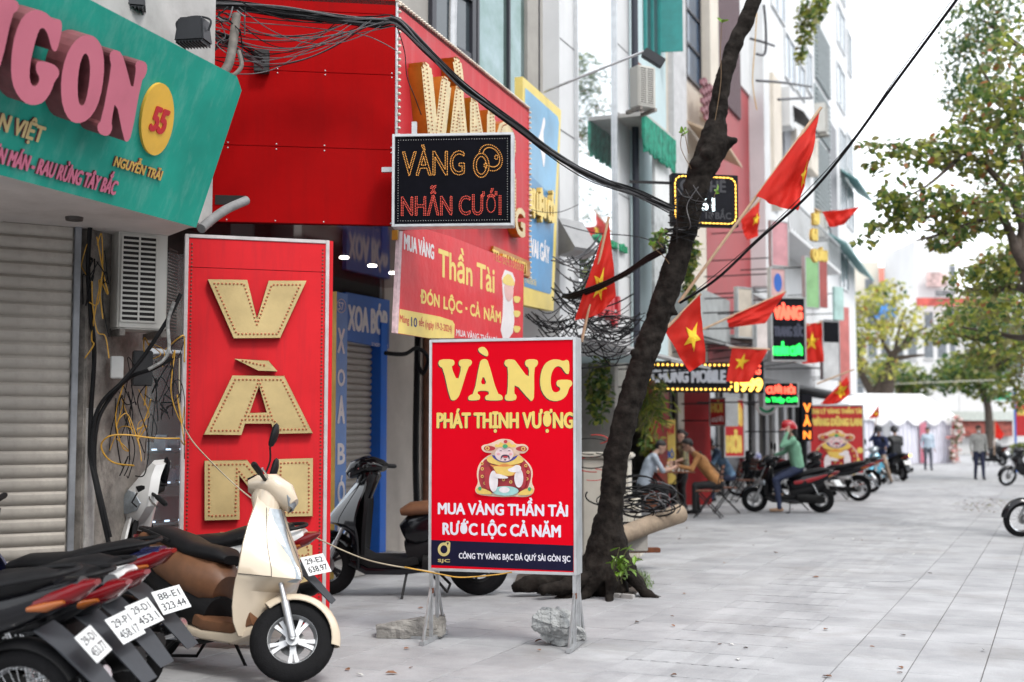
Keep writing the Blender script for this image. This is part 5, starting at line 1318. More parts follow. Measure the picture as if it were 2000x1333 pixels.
def wheel(root, c, Rr, tw, X, rim=MRIM, wire=False, parent=None):
    T = (X or Matrix()) @ Matrix.Translation(c)
    prof = []
    for k in range(13):
        a = R(-118 + 236 * k / 12); prof.append((Rr - tw * .75 + tw * .75 * math.cos(a), tw * .5 * math.sin(a) * 1.05))
    b = B(); rings = []
    n = 40
    for r_, h in prof: rings.append([Vector((r_ * math.cos(2 * math.pi * j / n), h, r_ * math.sin(2 * math.pi * j / n))) for j in range(n)])
    b.loft(rings + [rings[0]], False, True, T); ty = b.obj('tyre', MTYRE, root, local=True, smooth=45)
    ri = Rr - tw * 1.08
    b = B()
    def ringv(r_, h): return [Vector((r_ * math.cos(2 * math.pi * j / n), h, r_ * math.sin(2 * math.pi * j / n))) for j in range(n)]
    hw = tw * .42; rg = [ringv(ri + .012, -hw), ringv(ri + .012, -hw * .5), ringv(ri - .006, -hw * .3), ringv(ri - .012, 0), ringv(ri - .006, hw * .3), ringv(ri + .012, hw * .5), ringv(ri + .012, hw), ringv(ri - .004, hw), ringv(ri - .022, 0), ringv(ri - .004, -hw)]
    b.loft(rg + [rg[0]], False, True, T); rm = b.obj('rim', MCHR if wire else rim, root, local=True, smooth=40)
    b = B()
    if wire:
        for k in range(28):
            a = 2 * math.pi * k / 28; a2 = a + (.55 if k % 2 else -.55); s_ = .02 if k % 4 < 2 else -.02
            b.tube([T @ Vector((.03 * math.cos(a2), s_, .03 * math.sin(a2))), T @ Vector(((ri - .01) * math.cos(a), 0, (ri - .01) * math.sin(a)))], .0018, 4)
        b.cyl(T @ Vector((0, -.035, 0)), T @ Vector((0, .035, 0)), .035, n=14)
        b.obj('spokes', MCHR, root, local=True, kind='stuff')
    else:
        for k in range(5):
            a = 2 * math.pi * k / 5
            for da in (-.16, .16):
                q0 = Vector((.028 * math.cos(a), 0, .028 * math.sin(a))); q1 = Vector(((ri - .008) * math.cos(a + da), 0, (ri - .008) * math.sin(a + da)))
                t = (q1 - q0).normalized(); sd_ = Vector((-t.z, 0, t.x))
                rings = []
                for q, w_, h in ((q0, .016, .018), (q0.lerp(q1, .5), .010, .013), (q1, .013, .015)):
                    rings.append([T @ (q + sd_ * sx * w_ + Vector((0, sy * h, 0))) for sx, sy in ((-1, -1), (1, -1), (1, 1), (-1, 1))])
                b.loft(rings)
        b.cyl(T @ Vector((0, -.045, 0)), T @ Vector((0, .045, 0)), .040, .038, n=18)
        b.obj('spokes', rim, root, local=True, smooth=35)
    b = B(); b.lathe([(.08, -.002), (.08, .002), (.055, .002), (.055, -.002)], 24, T @ Matrix.Translation((0, .05, 0)), 'Y'); b.obj('brake_disc', MENG, root, local=True)
def bike(label, loc, yaw, kind='scooter', lean=-7, steer=20, paint=MBGL, inner=MBP_, seat=MSEAT, plate=None, rim=MRIM, group='parked motorbikes', mirrors=True, tail=MREDT, accent=None, cat=None, seatlen=0, detail=True, cowl=None, rear=True, front=True, brand=None, scale=1.0, hz=0.0, ptw=0.0, ptilt=40, mask=False, nose=False, rearpaint=None):
    ub_ = kind == 'underbone'
    root = thing('motorbike' if ub_ else 'scooter', label, cat or ('motorbike' if ub_ else 'scooter'), group)
    root.location = loc; root.rotation_euler = (R(lean), 0, yaw); root.scale = (scale,) * 3
    Rr = .283 if ub_ else .252; tw = .075 if ub_ else .095
    WX, RX = (.625, -.625) if not ub_ else (.61, -.62)
    ax0 = Vector((.30, 0, .92)); a_ = Vector((-math.sin(R(26)), 0, math.cos(R(26))))
    XS = Matrix.Translation(ax0) @ Matrix.Rotation(R(steer), 4, a_) @ Matrix.Translation(-ax0)
    XH = Matrix.Translation((-hz * .45, 0, hz)) ; XH = XS @ XH
    O = lambda b, n, m, sm=40, kind_=None: b.obj(n, m, root, local=True, smooth=sm, kind=kind_)
    cowl = cowl or paint
    # --- rear half
    if rear:
        wheel(root, (RX, 0, Rr), Rr, tw * 1.1, None, rim if not ub_ else MRIM, ub_)
        if ub_:
            b = B(); sw(b, [(.02, .60, .06, .06), (-.15, .64, .10, .10), (-.40, .68, .125, .11), (-.62, .74, .115, .095), (-.80, .80, .085, .07), (-.92, .84, .05, .04)]); O(b, 'rear_cowl', paint)
            b = B(); sw(b, [(.06, .745, .06, .025), (-.05, .765, .11, .045), (-.3, .775, .125, .05), (-.5, .82, .125, .055), (-.7, .86, .105, .05), (-.80, .875, .06, .025)]); O(b, 'seat', seat)
        else:
            b = B(); sw(b, [(-.02, .50, .09, .10), (-.10, .54, .15, .145), (-.32, .59, .17, .15), (-.55, .655, .155, .13), (-.75, .73, .12, .095), (-.89, .78, .065, .05)]); O(b, 'rear_cowl', rearpaint or paint)
            b = B(); sw(b, [(-.05, .34, .12, .12), (-.25, .40, .15, .13), (-.5, .47, .135, .12), (-.7, .56, .09, .08)]); O(b, 'under_cowl', MBP_)
            b = B(); sw(b, [(.01, .69, .075, .03), (-.07, .715, .125, .055), (-.3, .73, .14, .06), (-.46, .775, .145, .065), (-.66, .815, .125, .06), (-.79, .83, .07, .03)]); O(b, 'seat', seat)
        zt = .835 if ub_ else .775
        if accent:
            for sy in (-1, 1):
                b = B(); sw(b, [(-.12, zt - .20, .012, .03), (-.35, zt - .17, .012, .045), (-.62, zt - .09, .012, .03), (-.75, zt - .04, .010, .01)], 10, None, sy * (.115 if ub_ else .155)); O(b, 'side_stripe', accent)
        b = B(); sw(b, [(-.70, zt - .075, .100, .035), (-.80, zt - .050, .102, .050), (-.90, zt - .015, .080, .045), (-.985, zt + .02, .03, .012)]); O(b, 'tail_light', tail)
        for sy in (-1, 1):
            b = B(); sw(b, [(-.70, zt - .085, .02, .012), (-.79, zt - .072, .026, .024), (-.87, zt - .05, .012, .008)], 12, None, sy * .088); O(b, 'indicator', MORT)
        b = B(); b.tube(spline([(-.45, .145, zt + .0), (-.66, .14, zt + .045), (-.84, .09, zt + .07), (-.89, 0, zt + .075), (-.84, -.09, zt + .07), (-.66, -.14, zt + .045), (-.45, -.145, zt)], 4), .013, 8); O(b, 'grab_rail', MBP_)
        # mudguard and plate
        b = B(); rings = []
        for x, z, w_, h in ((-.74, .64, .09, .02), (-.83, .57, .085, .018), (-.95, .45, .075, .014), (-1.07, .32, .06, .009)):
            rings.append([Vector((x + sx * h, sy * w_, z + sx * h * .6)) for sx, sy in ((-1, -1), (1, -1), (1, 1), (-1, 1))])
        b.loft(rings); O(b, 'mudguard', MMUD, 30)
        pm = Matrix.Translation((-.955, 0, .575)) @ Matrix.Rotation(R(-90 + ptw), 4, 'Z') @ Matrix.Rotation(R(90 - ptilt), 4, 'X')
        b = B(); b.box((0, 0, 0), (.20, .15, .003), pm); b.obj('number_plate', MPLT, root, local=True, bevel=.001)
        pobj = root.children[-1] if False else None
        if plate and detail:
            b = B()
            for s_, (u0, v0, u1, v1) in zip(plate, ((-.075, .012, .075, .055), (-.082, -.055, .082, -.008))):
                vs, fs = text_fit(s_, u0, v0, u1, v1, .02); b.add(vs, fs, pm @ Matrix.Translation((0, 0, .0025)))
            b.obj('plate_number', MPTX, root, local=True)
        # engine, exhaust, shock
        b = B()
        if ub_:
            sw(b, [(.20, .36, .07, .06), (.08, .33, .11, .10), (-.08, .31, .11, .10), (-.22, .30, .08, .06)]); b.cyl((.05, -.13, .30), (.05, .13, .30), .085, n=20)
            for k in range(6): b.box((.17 + k * .016, 0, .37 + k * .004), (.008, .15, .14))
        else:
            sw(b, [(-.18, .29, .05, .07), (-.35, .28, .055, .09), (-.60, .26, .05, .085), (-.70, .255, .03, .05)], 16, None, .135)
            b.cyl((-.60, .08, .255), (-.60, .19, .255), .07, n=18); sw(b, [(-.1, .30, .10, .07), (-.3, .32, .12, .09), (-.45, .36, .10, .07)])
        O(b, 'engine', MENG if ub_ else MEXH)
        b = B(); b.tube(spline([(.12, -.12, .22), (-.1, -.15, .17), (-.35, -.16, .20), (-.45, -.16, .24)], 4), .018, 8); b.tube([(-.42, -.165, .235), (-.50, -.165, .26), (-.88, -.17, .37), (-.93, -.17, .385)], [.035, .052, .056, .040], 16); O(b, 'exhaust', MEXH if not ub_ else MCHR)
        b = B(); b.box((-.68, -.225, .315), (.34, .008, .075), Matrix.Rotation(0, 4, 'Z')); O(b, 'heat_shield', MRIM if not ub_ else MCHR, None)
        for sy in ((1, -1) if ub_ else (1,)):
            b = B(); q0, q1 = Vector((-.60, sy * .15, .30)), Vector((-.45, sy * .13, .60))
            b.tube([q0, q1], .012, 8)
            h = [q0.lerp(q1, .15 + .7 * k / 56) + Vector((math.cos(k * .8) * .026, math.sin(k * .8) * .026, 0)) for k in range(57)]; b.tube(h, .005, 5)
            O(b, 'shock_absorber', MCHR, 60)
        b = B(); b.tube([(-.05, .13, .22), (-.02, .27, .015)], .011, 8); b.tube([(-.02, .27, .015), (.05, .29, .012)], .012, 6); O(b, 'side_stand', MBP_)
        b = B(); b.tube([(-.25, .12, .2), (-.38, .15, .06), (-.38, -.15, .06), (-.25, -.12, .2)], .012, 6); O(b, 'centre_stand', MBP_)
        if ub_:
            b = B(); sw(b, [(.0, .30, .012, .06), (-.3, .29, .012, .05), (-.62, .285, .012, .06)], 12, None, .125); O(b, 'chain_case', MBP_)
            b = B(); arcshell(b, (RX, 0, Rr), Rr + .03, 60, 150, .06, .03); O(b, 'rear_fender', MBP_)
    # --- middle
    if ub_:
        b = B(); sw(b, [(-.12, .56, .07, .09), (.05, .54, .06, .08), (.2, .60, .06, .08), (.30, .74, .055, .07)]); O(b, 'spine_cover', inner)
        for sy in (-1, 1):
            b = B(); rings = []
            for z, x0, x1, y in ((.84, .24, .36, .06), (.74, .22, .41, .13), (.60, .17, .42, .17), (.46, .16, .37, .175), (.33, .18, .27, .15)):
                rings.append([Vector((x0, sy * (y + .02), z)), Vector(((x0 + x1) / 2, sy * (y + .012), z)), Vector((x1, sy * (y - .05), z)), Vector((x1 - .01, sy * (y - .07), z)), Vector(((x0 + x1) / 2, sy * (y - .01), z)), Vector((x0, sy * y, z))])
            b.loft(rings); O(b, 'leg_shield', paint)
        b = B(); b.tube([(-.02, -.22, .26), (-.02, .22, .26)], .012, 8); b.box((-.02, .2, .265), (.05, .09, .025)); b.box((-.02, -.2, .265), (.05, .09, .025)); O(b, 'footrest', MBP_)
        b = B(); sw(b, [(.18, .84, .05, .05), (.30, .86, .085, .075), (.42, .80, .085, .07), (.50, .72, .05, .05)]); O(b, 'front_cowl', paint)
    else:
        b = B(); sw(b, [(-.14, .31, .13, .05, 4), (.0, .285, .17, .04, 5), (.25, .285, .17, .04, 5), (.40, .36, .15, .06, 4)]); O(b, 'floor_board', inner)
        b = B(); sw(b, [(-.22, .24, .14, .03, 4), (.0, .225, .178, .035, 4), (.28, .23, .175, .04, 4), (.42, .30, .14, .05, 4)]); O(b, 'side_skirt', paint)
        b = B()
        if nose: shell(b, [(1.0 + hz * .8, .29 - hz * .2, .08, .02), (.95 + hz * .6, .345, .125, .06), (.88 + hz * .3, .41, .17, .11), (.80, .485, .225, .15), (.72, .555, .25, .20), (.66, .605, .262, .24), (.615, .625, .265, .26), (.575, .545, .265, .19), (.52, .455, .26, .11), (.42, .43, .25, .09), (.33, .42, .225, .08), (.25, .41, .18, .06)], .03, None, 1.25, 13)
        else: shell(b, [(.955, .345, .06, .02), (.90, .40, .115, .07), (.80, .455, .175, .12), (.68, .505, .205, .15), (.58, .525, .21, .16), (.48, .515, .195, .15), (.38, .49, .165, .12), (.28, .46, .12, .08)], .03)
        O(b, 'front_apron', paint, 28 if nose else 40)
        if nose:
            lv_ = [(.95 + hz * .6, .345, .125, .06), (.88 + hz * .3, .41, .17, .11), (.80, .485, .225, .15), (.72, .555, .25, .20), (.66, .605, .262, .24), (.615, .625, .265, .26)]
            for sy in (-1, 1):
                b = B(); b.tube([(xf - cv * .5 ** 1.25 + .0015, sy * w_ * .5, z) for z, xf, w_, cv in lv_], .0022, 5)
                b.tube([(.625 - .26 * q ** 1.25 + .002, sy * .265 * q, .615) for q in (.5, .7, .85, 1.0)], .0022, 5); O(b, 'panel_seam', MBP_, None)
        b = B(); shell(b, [(.94, .315, .07, .02), (.86, .345, .14, .05), (.74, .385, .185, .09), (.58, .41, .19, .10), (.42, .40, .17, .08), (.30, .38, .14, .05)], .06); O(b, 'inner_panel', inner)
        b = B()
        if nose: shell(b, [(.955 + hz * .55, .356, .05, .02), (.90 + hz * .35, .405, .07, .04), (.84 + hz * .1, .462, .05, .035), (.74, .545, .022, .02), (.66, .613, .028, .03), (.615, .634, .05, .06), (.59, .60, .05, .06)], .012, None, 1.25)
        else: shell(b, [(.905, .400, .018, .004), (.86, .432, .04, .012), (.74, .490, .045, .016), (.60, .532, .055, .02), (.535, .535, .07, .03), (.50, .525, .04, .02)], .01)
        O(b, 'lens_strip', MLENS)
        for sy in (() if nose else (-1, 1)):
            b = B(); rings = []
            for z, xx, y0_, y1_ in ((.63, .485, .07, .13), (.58, .500, .075, .165), (.53, .497, .08, .15)):
                rings.append([Vector((xx + .018 - .0, sy * y0_, z)), Vector((xx - .045, sy * y1_, z)), Vector((xx - .075, sy * y1_, z)), Vector((xx - .03, sy * y0_, z))])
            b.loft(rings); O(b, 'front_indicator', MLENS)
    # --- steered front
    if front:
        wheel(root, (WX, 0, Rr), Rr, tw, XS, rim, ub_)
        b = B()
        for sy in (-1, 1):
            b.tube([(WX, sy * .07, Rr), (WX - .10, sy * .07, Rr + .20)], .024, 12, XS); b.tube([(WX - .10, sy * .07, Rr + .20), (WX - .235, sy * .07, Rr + .47)], .016, 10, XS)
        b.cyl((WX, -.085, Rr), (WX, .085, Rr), .014, n=10, X=XS); O(b, 'fork', MRIM)
        b = B(); arcshell(b, (WX, 0, Rr), Rr + .035, 5, 140, .075, .05, XS, 16, .006, .35); O(b, 'front_fender', paint if kind != 'x' else MBP_)
        # handlebar
        b = B(); sw(b, [(.34, .82 - hz, .07, .07), (.31, .90, .085, .085), (.29, .97, .10, .095), (.28, 1.01, .10, .07)], 16, XH); O(b, 'steering_neck', cowl)
        b = B(); sw(b, [(.16, 1.015, .06, .03), (.22, 1.03, .12, .06), (.31, 1.035, .145, .08), (.40, 1.00, .125, .08), (.465, .955, .07, .045)] if not mask else [(.17, 1.015, .06, .03), (.22, 1.03, .11, .05), (.30, 1.03, .12, .06), (.34, 1.01, .09, .05)], 18, XH); O(b, 'headlight_cowl', MBP_ if mask else cowl)
        if not mask: b = B(); shell(b, [(1.045, .405, .05, .02), (1.01, .452, .10, .05), (.965, .484, .105, .055), (.925, .478, .06, .03)], .012, XH); O(b, 'headlight', MLENS)
        if mask:
            b = B(); shell(b, [(1.20, .24, .05, .02), (1.13, .31, .10, .05), (1.03, .40, .16, .11), (.95, .45, .175, .14), (.87, .47, .15, .12), (.78, .44, .07, .05)], .13, XH, 1.15); O(b, 'front_mask', paint, 25)
            b = B(); shell(b, [(1.02, .412, .06, .035), (.965, .452, .14, .105), (.91, .470, .125, .095), (.865, .476, .06, .04)], .02, XH, 1.15); O(b, 'mask_headlight', MLENS, 25)
            b = B(); shell(b, [(1.215, .155, .045, .02), (1.16, .175, .075, .03), (1.07, .20, .085, .03)], .03, XH); O(b, 'instrument_visor', MBGL)
            for sy in (-1, 1): b = B(); b.tube([(.36, sy * .135, 1.045), (.40, sy * .150, .985), (.37, sy * .16, .95)], .006, 5, XH); O(b, 'panel_seam', MBP_, None)
        b = B(); sw(b, [(.15, 1.04, .05, .015), (.20, 1.065, .085, .02), (.27, 1.095, .07, .012)], 14, XH); O(b, 'dashboard', MBP_)
        for sy in (-1, 1):
            b = B(); b.tube([(.27, sy * .12, 1.03), (.23, sy * .24, 1.03)], .012, 8, XH); O(b, 'handlebar', MBP_)
            b = B(); b.tube([(.235, sy * .225, 1.03), (.20, sy * .345, 1.025), (.195, sy * .36, 1.024)], [.019, .019, .012], 12, XH); O(b, 'grip', MBP_)
            b = B(); b.tube(spline([(.285, sy * .17, 1.02), (.285, sy * .23, 1.015), (.255, sy * .35, 1.01)], 3), .0065, 6, XH); O(b, 'brake_lever', MCHR)
            if mirrors:
                b = B(); b.tube(spline([(.26, sy * .17, 1.05), (.27, sy * .20, 1.13), (.25, sy * .25, 1.20)], 3), .006, 6, XH); ms = O(b, 'mirror_stalk', MBP_)
                b = B(); rings = []
                for x, s_ in ((-.012, .8), (0, 1.0), (.018, .85), (.03, .4)):
                    rings.append([XH @ Vector((.25 + x, sy * (.27 + .052 * s_ * math.cos(2 * math.pi * j / 18)), 1.275 + .085 * s_ * math.sin(2 * math.pi * j / 18))) for j in range(18)])
                b.loft(rings); O(b, 'mirror', MBP_)
                b = B(); b.add([XH @ Vector((.237, sy * (.27 + .040 * math.cos(2 * math.pi * j / 18)), 1.275 + .067 * math.sin(2 * math.pi * j / 18))) for j in range(18)], [tuple(range(18))]); O(b, 'mirror_glass', MCHR, None)
    return root
def at(px, py, yaw_deg, along=0.0):
    """ground point under pixel, moved along the heading"""
    g = G(px, py); a = R(yaw_deg); return g + Vector((math.cos(a), math.sin(a), 0)) * along

# cream scooter, front wheel at (570,1339)
g = at(560, 1337, -36, -.66)
bike('cream scooter with brown floor and black seat parked facing the standing sign', g, R(-36), lean=-9, steer=47, paint=MCRM, inner=MBROWN, seat=MSEAT, rim=MRIM, nose=True, scale=1.06, hz=.13, rearpaint=MBROWN)
# white motorbike behind it, tail towards the tall red panel
g = at(528, 1262, 175, .66)
bike('white motorbike with black seat and plate 29-E2 638.97 against the red panel', g, R(175), kind='scooter', lean=-6, steer=30, paint=MWBK, seat=MSEAT, plate=('29-E2', '638.97'), accent=MBGL, mask=True, mirrors=False, ptw=-38, scale=1.06, hz=.09)
# four tails in a row at the left
MDBL = M('dark_blue_paint', (.012, .014, .06), .2, var=.1, coat=.5)
row = [(-2.02, 5.92, 'underbone', MBGL, ('29-D1', '453.77'), 'nearest black motorbike in the row, yellow letters on its side', None, 172),
       (-2.02, 6.43, 'scooter', MBGL, ('29-P1', '458.17'), 'second motorbike of the tail-on row, between two black ones', MWBK, 166),
       (-2.05, 6.88, 'scooter', MWBK, ('29-D1', '453.1'), 'third motorbike of the tail-on row with a white side cowl', MBGL, 162),
       (-2.06, 7.42, 'underbone', MDBL, ('88-E1', '323.44'), 'dark blue motorbike with plate 88-E1 323.44 at the end of the row', None, 166)]
for i, (x, y, kd, pc, plt, lab, acc, yw) in enumerate(row):
    a = R(yw); hd_ = Vector((math.cos(a), math.sin(a), 0))
    c = Vector((x, y, 0)) + hd_ * .93
    bk = bike(lab, c, a, kind=kd, lean=-7, steer=25, paint=pc, plate=plt, accent=acc, mirrors=False, ptw=(8, 0, 0, -20)[i], scale=1.05)
    if i == 0:
        b = B(); mt = Matrix.Translation((-.30, .142, .62)) @ Matrix.Rotation(R(180), 4, 'Z') @ Matrix.Rotation(R(90), 4, 'X') @ Matrix.Rotation(R(14), 4, 'Z')
        vs, fs = text_fit('dI', 0, 0, .26, .07, .03, .4); b.add(vs, fs, mt); b.obj('side_lettering', M('yellow_decal', (.75, .45, .03), .4), bk, local=True)
# black scooter behind the standing sign
g = at(928, 1163, 178, .70)
bike('black scooter with brown seat parked behind the standing sign', g, R(178), lean=-5, steer=-14, paint=MBGL, seat=MBROWN, inner=MBP_, rim=MRIMD, scale=1.17, hz=.04, mirrors=False, nose=True)
# ================================================================ people
def skin_m(k): return M('skin_' + k, {'a': (.50, .30, .22), 'b': (.42, .24, .17), 'c': (.56, .35, .27)}[k], .5, var=.06)
MHAIR = M('black_hair', (.012, .010, .010), .55, var=.2, scale=40)
def person(label, J, top, bottom, skin='a', shoe=MBP_, hair='short', sleeve=1.0, scale=1.0, loc=(0, 0, 0), yaw=0.0, group=None, extra=None, voxel=.014, under=None, finger_curl=.6, bare=False):
    """J: joints in body space (x forward, y left, z up); grows one skin over them"""
    t = thing('person', label, 'person', group); t.location = loc; t.rotation_euler = (0, 0, yaw); t.scale = (scale,) * 3
    V = {k: Vector(v) for k, v in J.items()}
    caps = []; TOP, BOT, SK, SH, INK = 0, 1, 2, 3, 4
    pel, che, neck, head = V['pelvis'], V['chest'], V['neck'], V['head']
    up = (neck - pel).normalized(); fw = V.get('face', Vector((1, 0, 0))).normalized()
    lat = Vector((0, 1, 0)) if 'lat' not in V else V['lat'].normalized()
    s_l, s_r = V['shl'], V['shr']
    mid = pel.lerp(che, .5)
    for s in (-1, 1):
        caps += [(pel + lat * s * .075, .105, mid + lat * s * .065, .10, TOP), (mid + lat * s * .065, .10, che + lat * s * .07, .112, TOP)]
    caps += [(pel + lat * .07 - up * .03, .105, pel - lat * .07 - up * .03, .105, BOT), (pel, .12, che, .125, TOP), (che, .115, neck - up * .03, .06, TOP), (s_l, .058, neck - up * .02, .055, TOP), (s_r, .058, neck - up * .02, .055, TOP), (s_l, .06, che, .1, TOP), (s_r, .06, che, .1, TOP)]
    caps += [(neck - up * .03, .052, head - up * .02 - fw * .01, .05, SK)]
    hu = V.get('hup', (head - neck)).normalized(); hl = hu.cross(fw).normalized()
    caps += [(head + hu * .045 - fw * .018, .083, head + hu * .055 + fw * .006, .080, SK), (head - hu * .055 + fw * .03, .045, head + hu * .02 + fw * .025, .066, SK), (head - hu * .085 + fw * .055, .022, head - hu * .06 + fw * .04, .04, SK)]
    caps += [(head - hu * .018 + fw * .098, .012, head + hu * .02 + fw * .086, .007, SK), (head - hu * .052 + fw * .083 + hl * .014, .007, head - hu * .052 + fw * .083 - hl * .014, .007, 5)]
    for s in (-1, 1):
        caps += [(head + hl * s * .078 + hu * .02, .016, head + hl * s * .082 - hu * .018, .012, SK), (head + hl * s * .03 + hu * .012 + fw * .081, .0075, head + hl * s * .031 + hu * .012 + fw * .082, .0075, INK), (head + hl * s * .02 + hu * .032 + fw * .083, .0055, head + hl * s * .042 + hu * .032 + fw * .078, .005, INK)]
    for sd_, sh in (('l', s_l), ('r', s_r)):
        el, wr = V['el' + sd_], V['wr' + sd_]; hd = V.get('hd' + sd_)
        caps += [(sh, .056, el, .044, TOP)]
        if sleeve >= 1: caps += [(el, .044, el.lerp(wr, .93), .036, TOP), (el.lerp(wr, .9), .027, wr, .026, SK)]
        else: caps += [(el, .038, wr, .026, SK)]
        d = ((hd - wr) if hd is not None else (wr - el)).normalized()
        pn = V.get('palm' + sd_, Vector((0, 0, 1)).cross(d) if abs(d.z) < .9 else Vector((0, 1, 0)))
        pn = (pn - d * pn.dot(d)).normalized(); ac_ = d.cross(pn)
        for k in range(4):
            o = ac_ * ((k - 1.5) * .019); L = (.068, .078, .074, .058)[k]
            b0 = wr + d * .03 + o * .8; b1 = wr + d * .085 + o; cv = pn * finger_curl * .5
            b2 = b1 + (d + cv).normalized() * L * .5; b3 = b2 + (d + cv * 2.6).normalized() * L * .5
            caps += [(b0, .013, b1, .011, SK), (b1, .010, b2, .0088, SK), (b2, .0088, b3, .0075, SK)]
        tb_ = wr + d * .03 + ac_ * .028 * (1 if sd_ == 'l' else -1); t1 = tb_ + (d * .6 + ac_ * .8 * (1 if sd_ == 'l' else -1) + pn * .3).normalized() * .04
        caps += [(wr + d * .02, .02, tb_, .014, SK), (tb_, .013, t1, .010, SK), (t1, .010, t1 + (d + pn * .4).normalized() * .03, .008, SK)]
    for sd_, s in (('l', 1), ('r', -1)):
        hip = pel + lat * s * .085 - up * .04; kn_, an = V['kn' + sd_], V['an' + sd_]
        caps += [(hip, .092, kn_, .063, BOT), (kn_, .062, kn_.lerp(an, .35), .058, BOT), (kn_.lerp(an, .35), .058, an, .045, BOT)]
        toe = V.get('toe' + sd_, an + Vector((.16, 0, -.03))); dv = (toe - an)
        caps += [(an - dv * .25 + Vector((0, 0, -.035)), .036, toe + Vector((0, 0, -.012)), .032, SH), (an, .04, an + Vector((0, 0, -.03)), .042, SH)]
        if bare: caps += [(an + Vector((0, 0, .03)), .040, an - Vector((0, 0, .02)), .038, SK)]
    body = solid('body', caps, [top, bottom, skin_m(skin), shoe, M('eye_dark', (.02, .015, .012), .4), M('lip', (.42, .16, .13), .5)], t, voxel=voxel, smooth_it=2, local=True, noise_amp=.008, noise_sc=9)
    hc = []
    if hair != 'none':
        hc += [(head + hu * .06 - fw * .03, .088, head + hu * .075 + fw * .0, .082, 0), (head + hu * .03 - fw * .05, .072, head + hu * .06 - fw * .03, .085, 0), (head + hu * .105 + fw * .045, .035, head + hu * .09 + fw * .0, .06, 0)]
        if hair == 'bun': hc += [(head + hu * .05 - fw * .12, .045, head + hu * .04 - fw * .10, .05, 0), (head - hu * .02 - fw * .055, .05, head + hu * .02 - fw * .05, .06, 0)]
        if hair == 'long': hc += [(head - hu * .1 - fw * .06, .06, head + hu * .02 - fw * .05, .075, 0)]
        if hair == 'short':
            for s in (-1, 1): hc += [(head + hu * .04 + hl * s * .06 - fw * .01, .03, head + hu * .085 + hl * s * .045 + fw * .03, .03, 0)]
        solid('hair', hc, MHAIR, t, voxel=.012, smooth_it=1, local=True, noise_amp=.006, noise_sc=30)
    if extra: extra(t, V, hu, fw, hl)
    return t
def helmet(t, c, hu, fw, hl, mat, peak=True, peakmat=None):
    b = B(); Xm = Matrix((( fw.x, hl.x, hu.x, c.x), (fw.y, hl.y, hu.y, c.y), (fw.z, hl.z, hu.z, c.z), (0, 0, 0, 1)))
    prof = [(.128, -.03), (.13, .02), (.122, .07), (.10, .115), (.06, .145), (.02, .155)]
    b.lathe(prof, 22, Xm @ Matrix.Diagonal((1.12, .92, 1, 1))); h = b.obj('helmet', mat, t, local=True, smooth=40)
    if peak:
        b = B(); n = 9; top = []; bot = []
        for i in range(n):
            a = R(-60 + 120 * i / (n - 1)); top.append(Xm @ Vector((.13 * math.cos(a), .118 * math.sin(a), .0))); bot.append(Xm @ Vector((.13 * math.cos(a) + .075 * math.cos(a) ** 2, .125 * math.sin(a), -.035)))
        b.loft([[*top, *[p - hu * .006 for p in top[::-1]]], [*bot, *[p - hu * .006 for p in bot[::-1]]]]); b.obj('peak', peakmat or mat, h, local=True)
def seated(lean=.25, seat=.46, arms='table', twist=0.0, knee=.42, head_drop=.0, armx=.0):
    pz = seat + .10; ch = (lean * .42, 0, pz + .40); nk = (lean * .62, 0, pz + .56); hd = (lean * .62 + .08 + head_drop, 0, pz + .70 - head_drop * .5)
    return dict(pelvis=(0, 0, pz), chest=ch, neck=nk, head=hd, face=(1, 0, -.35 - head_drop), hup=(.3 + head_drop * 2, 0, 1), shl=(ch[0] + .05, .185, ch[2] + .10), shr=(ch[0] + .05, -.185, ch[2] + .10),
                ell=(ch[0] + .18, .26, ch[2] - .15), elr=(ch[0] + .18, -.26, ch[2] - .15), wrl=(ch[0] + .40, .12, ch[2] - .10), wrr=(ch[0] + .40, -.12, ch[2] - .10),
                hdl=(ch[0] + .5, .08, ch[2] - .06), hdr=(ch[0] + .5, -.08, ch[2] - .06),
                knl=(knee, .12, seat + .04), knr=(knee, -.12, seat + .04), anl=(knee + .02, .12, .09), anr=(knee - .05, -.12, .09))
def standing(h=1.65, stride=.0):
    k = h / 1.7
    J = dict(pelvis=(0, 0, .93), chest=(.02, 0, 1.28), neck=(.02, 0, 1.45), head=(.04, 0, 1.585), face=(1, 0, -.05), shl=(.02, .19, 1.40), shr=(.02, -.19, 1.40), ell=(-.02 - stride * .3, .25, 1.12), elr=(-.02 + stride * .3, -.25, 1.12), wrl=(.08 - stride * .5, .25, .88), wrr=(.08 + stride * .5, -.25, .88), knl=(.05 + stride * .45, .10, .50), knr=(.05 - stride * .25, -.10, .50), anl=(.02 + stride, .10, .085), anr=(-stride, -.10, .085))
    return {a: tuple(x * k if a not in ('face', 'hup') else x for x in v) for a, v in J.items()}
def fyaw(dx, dy): return math.atan2(dy, dx)

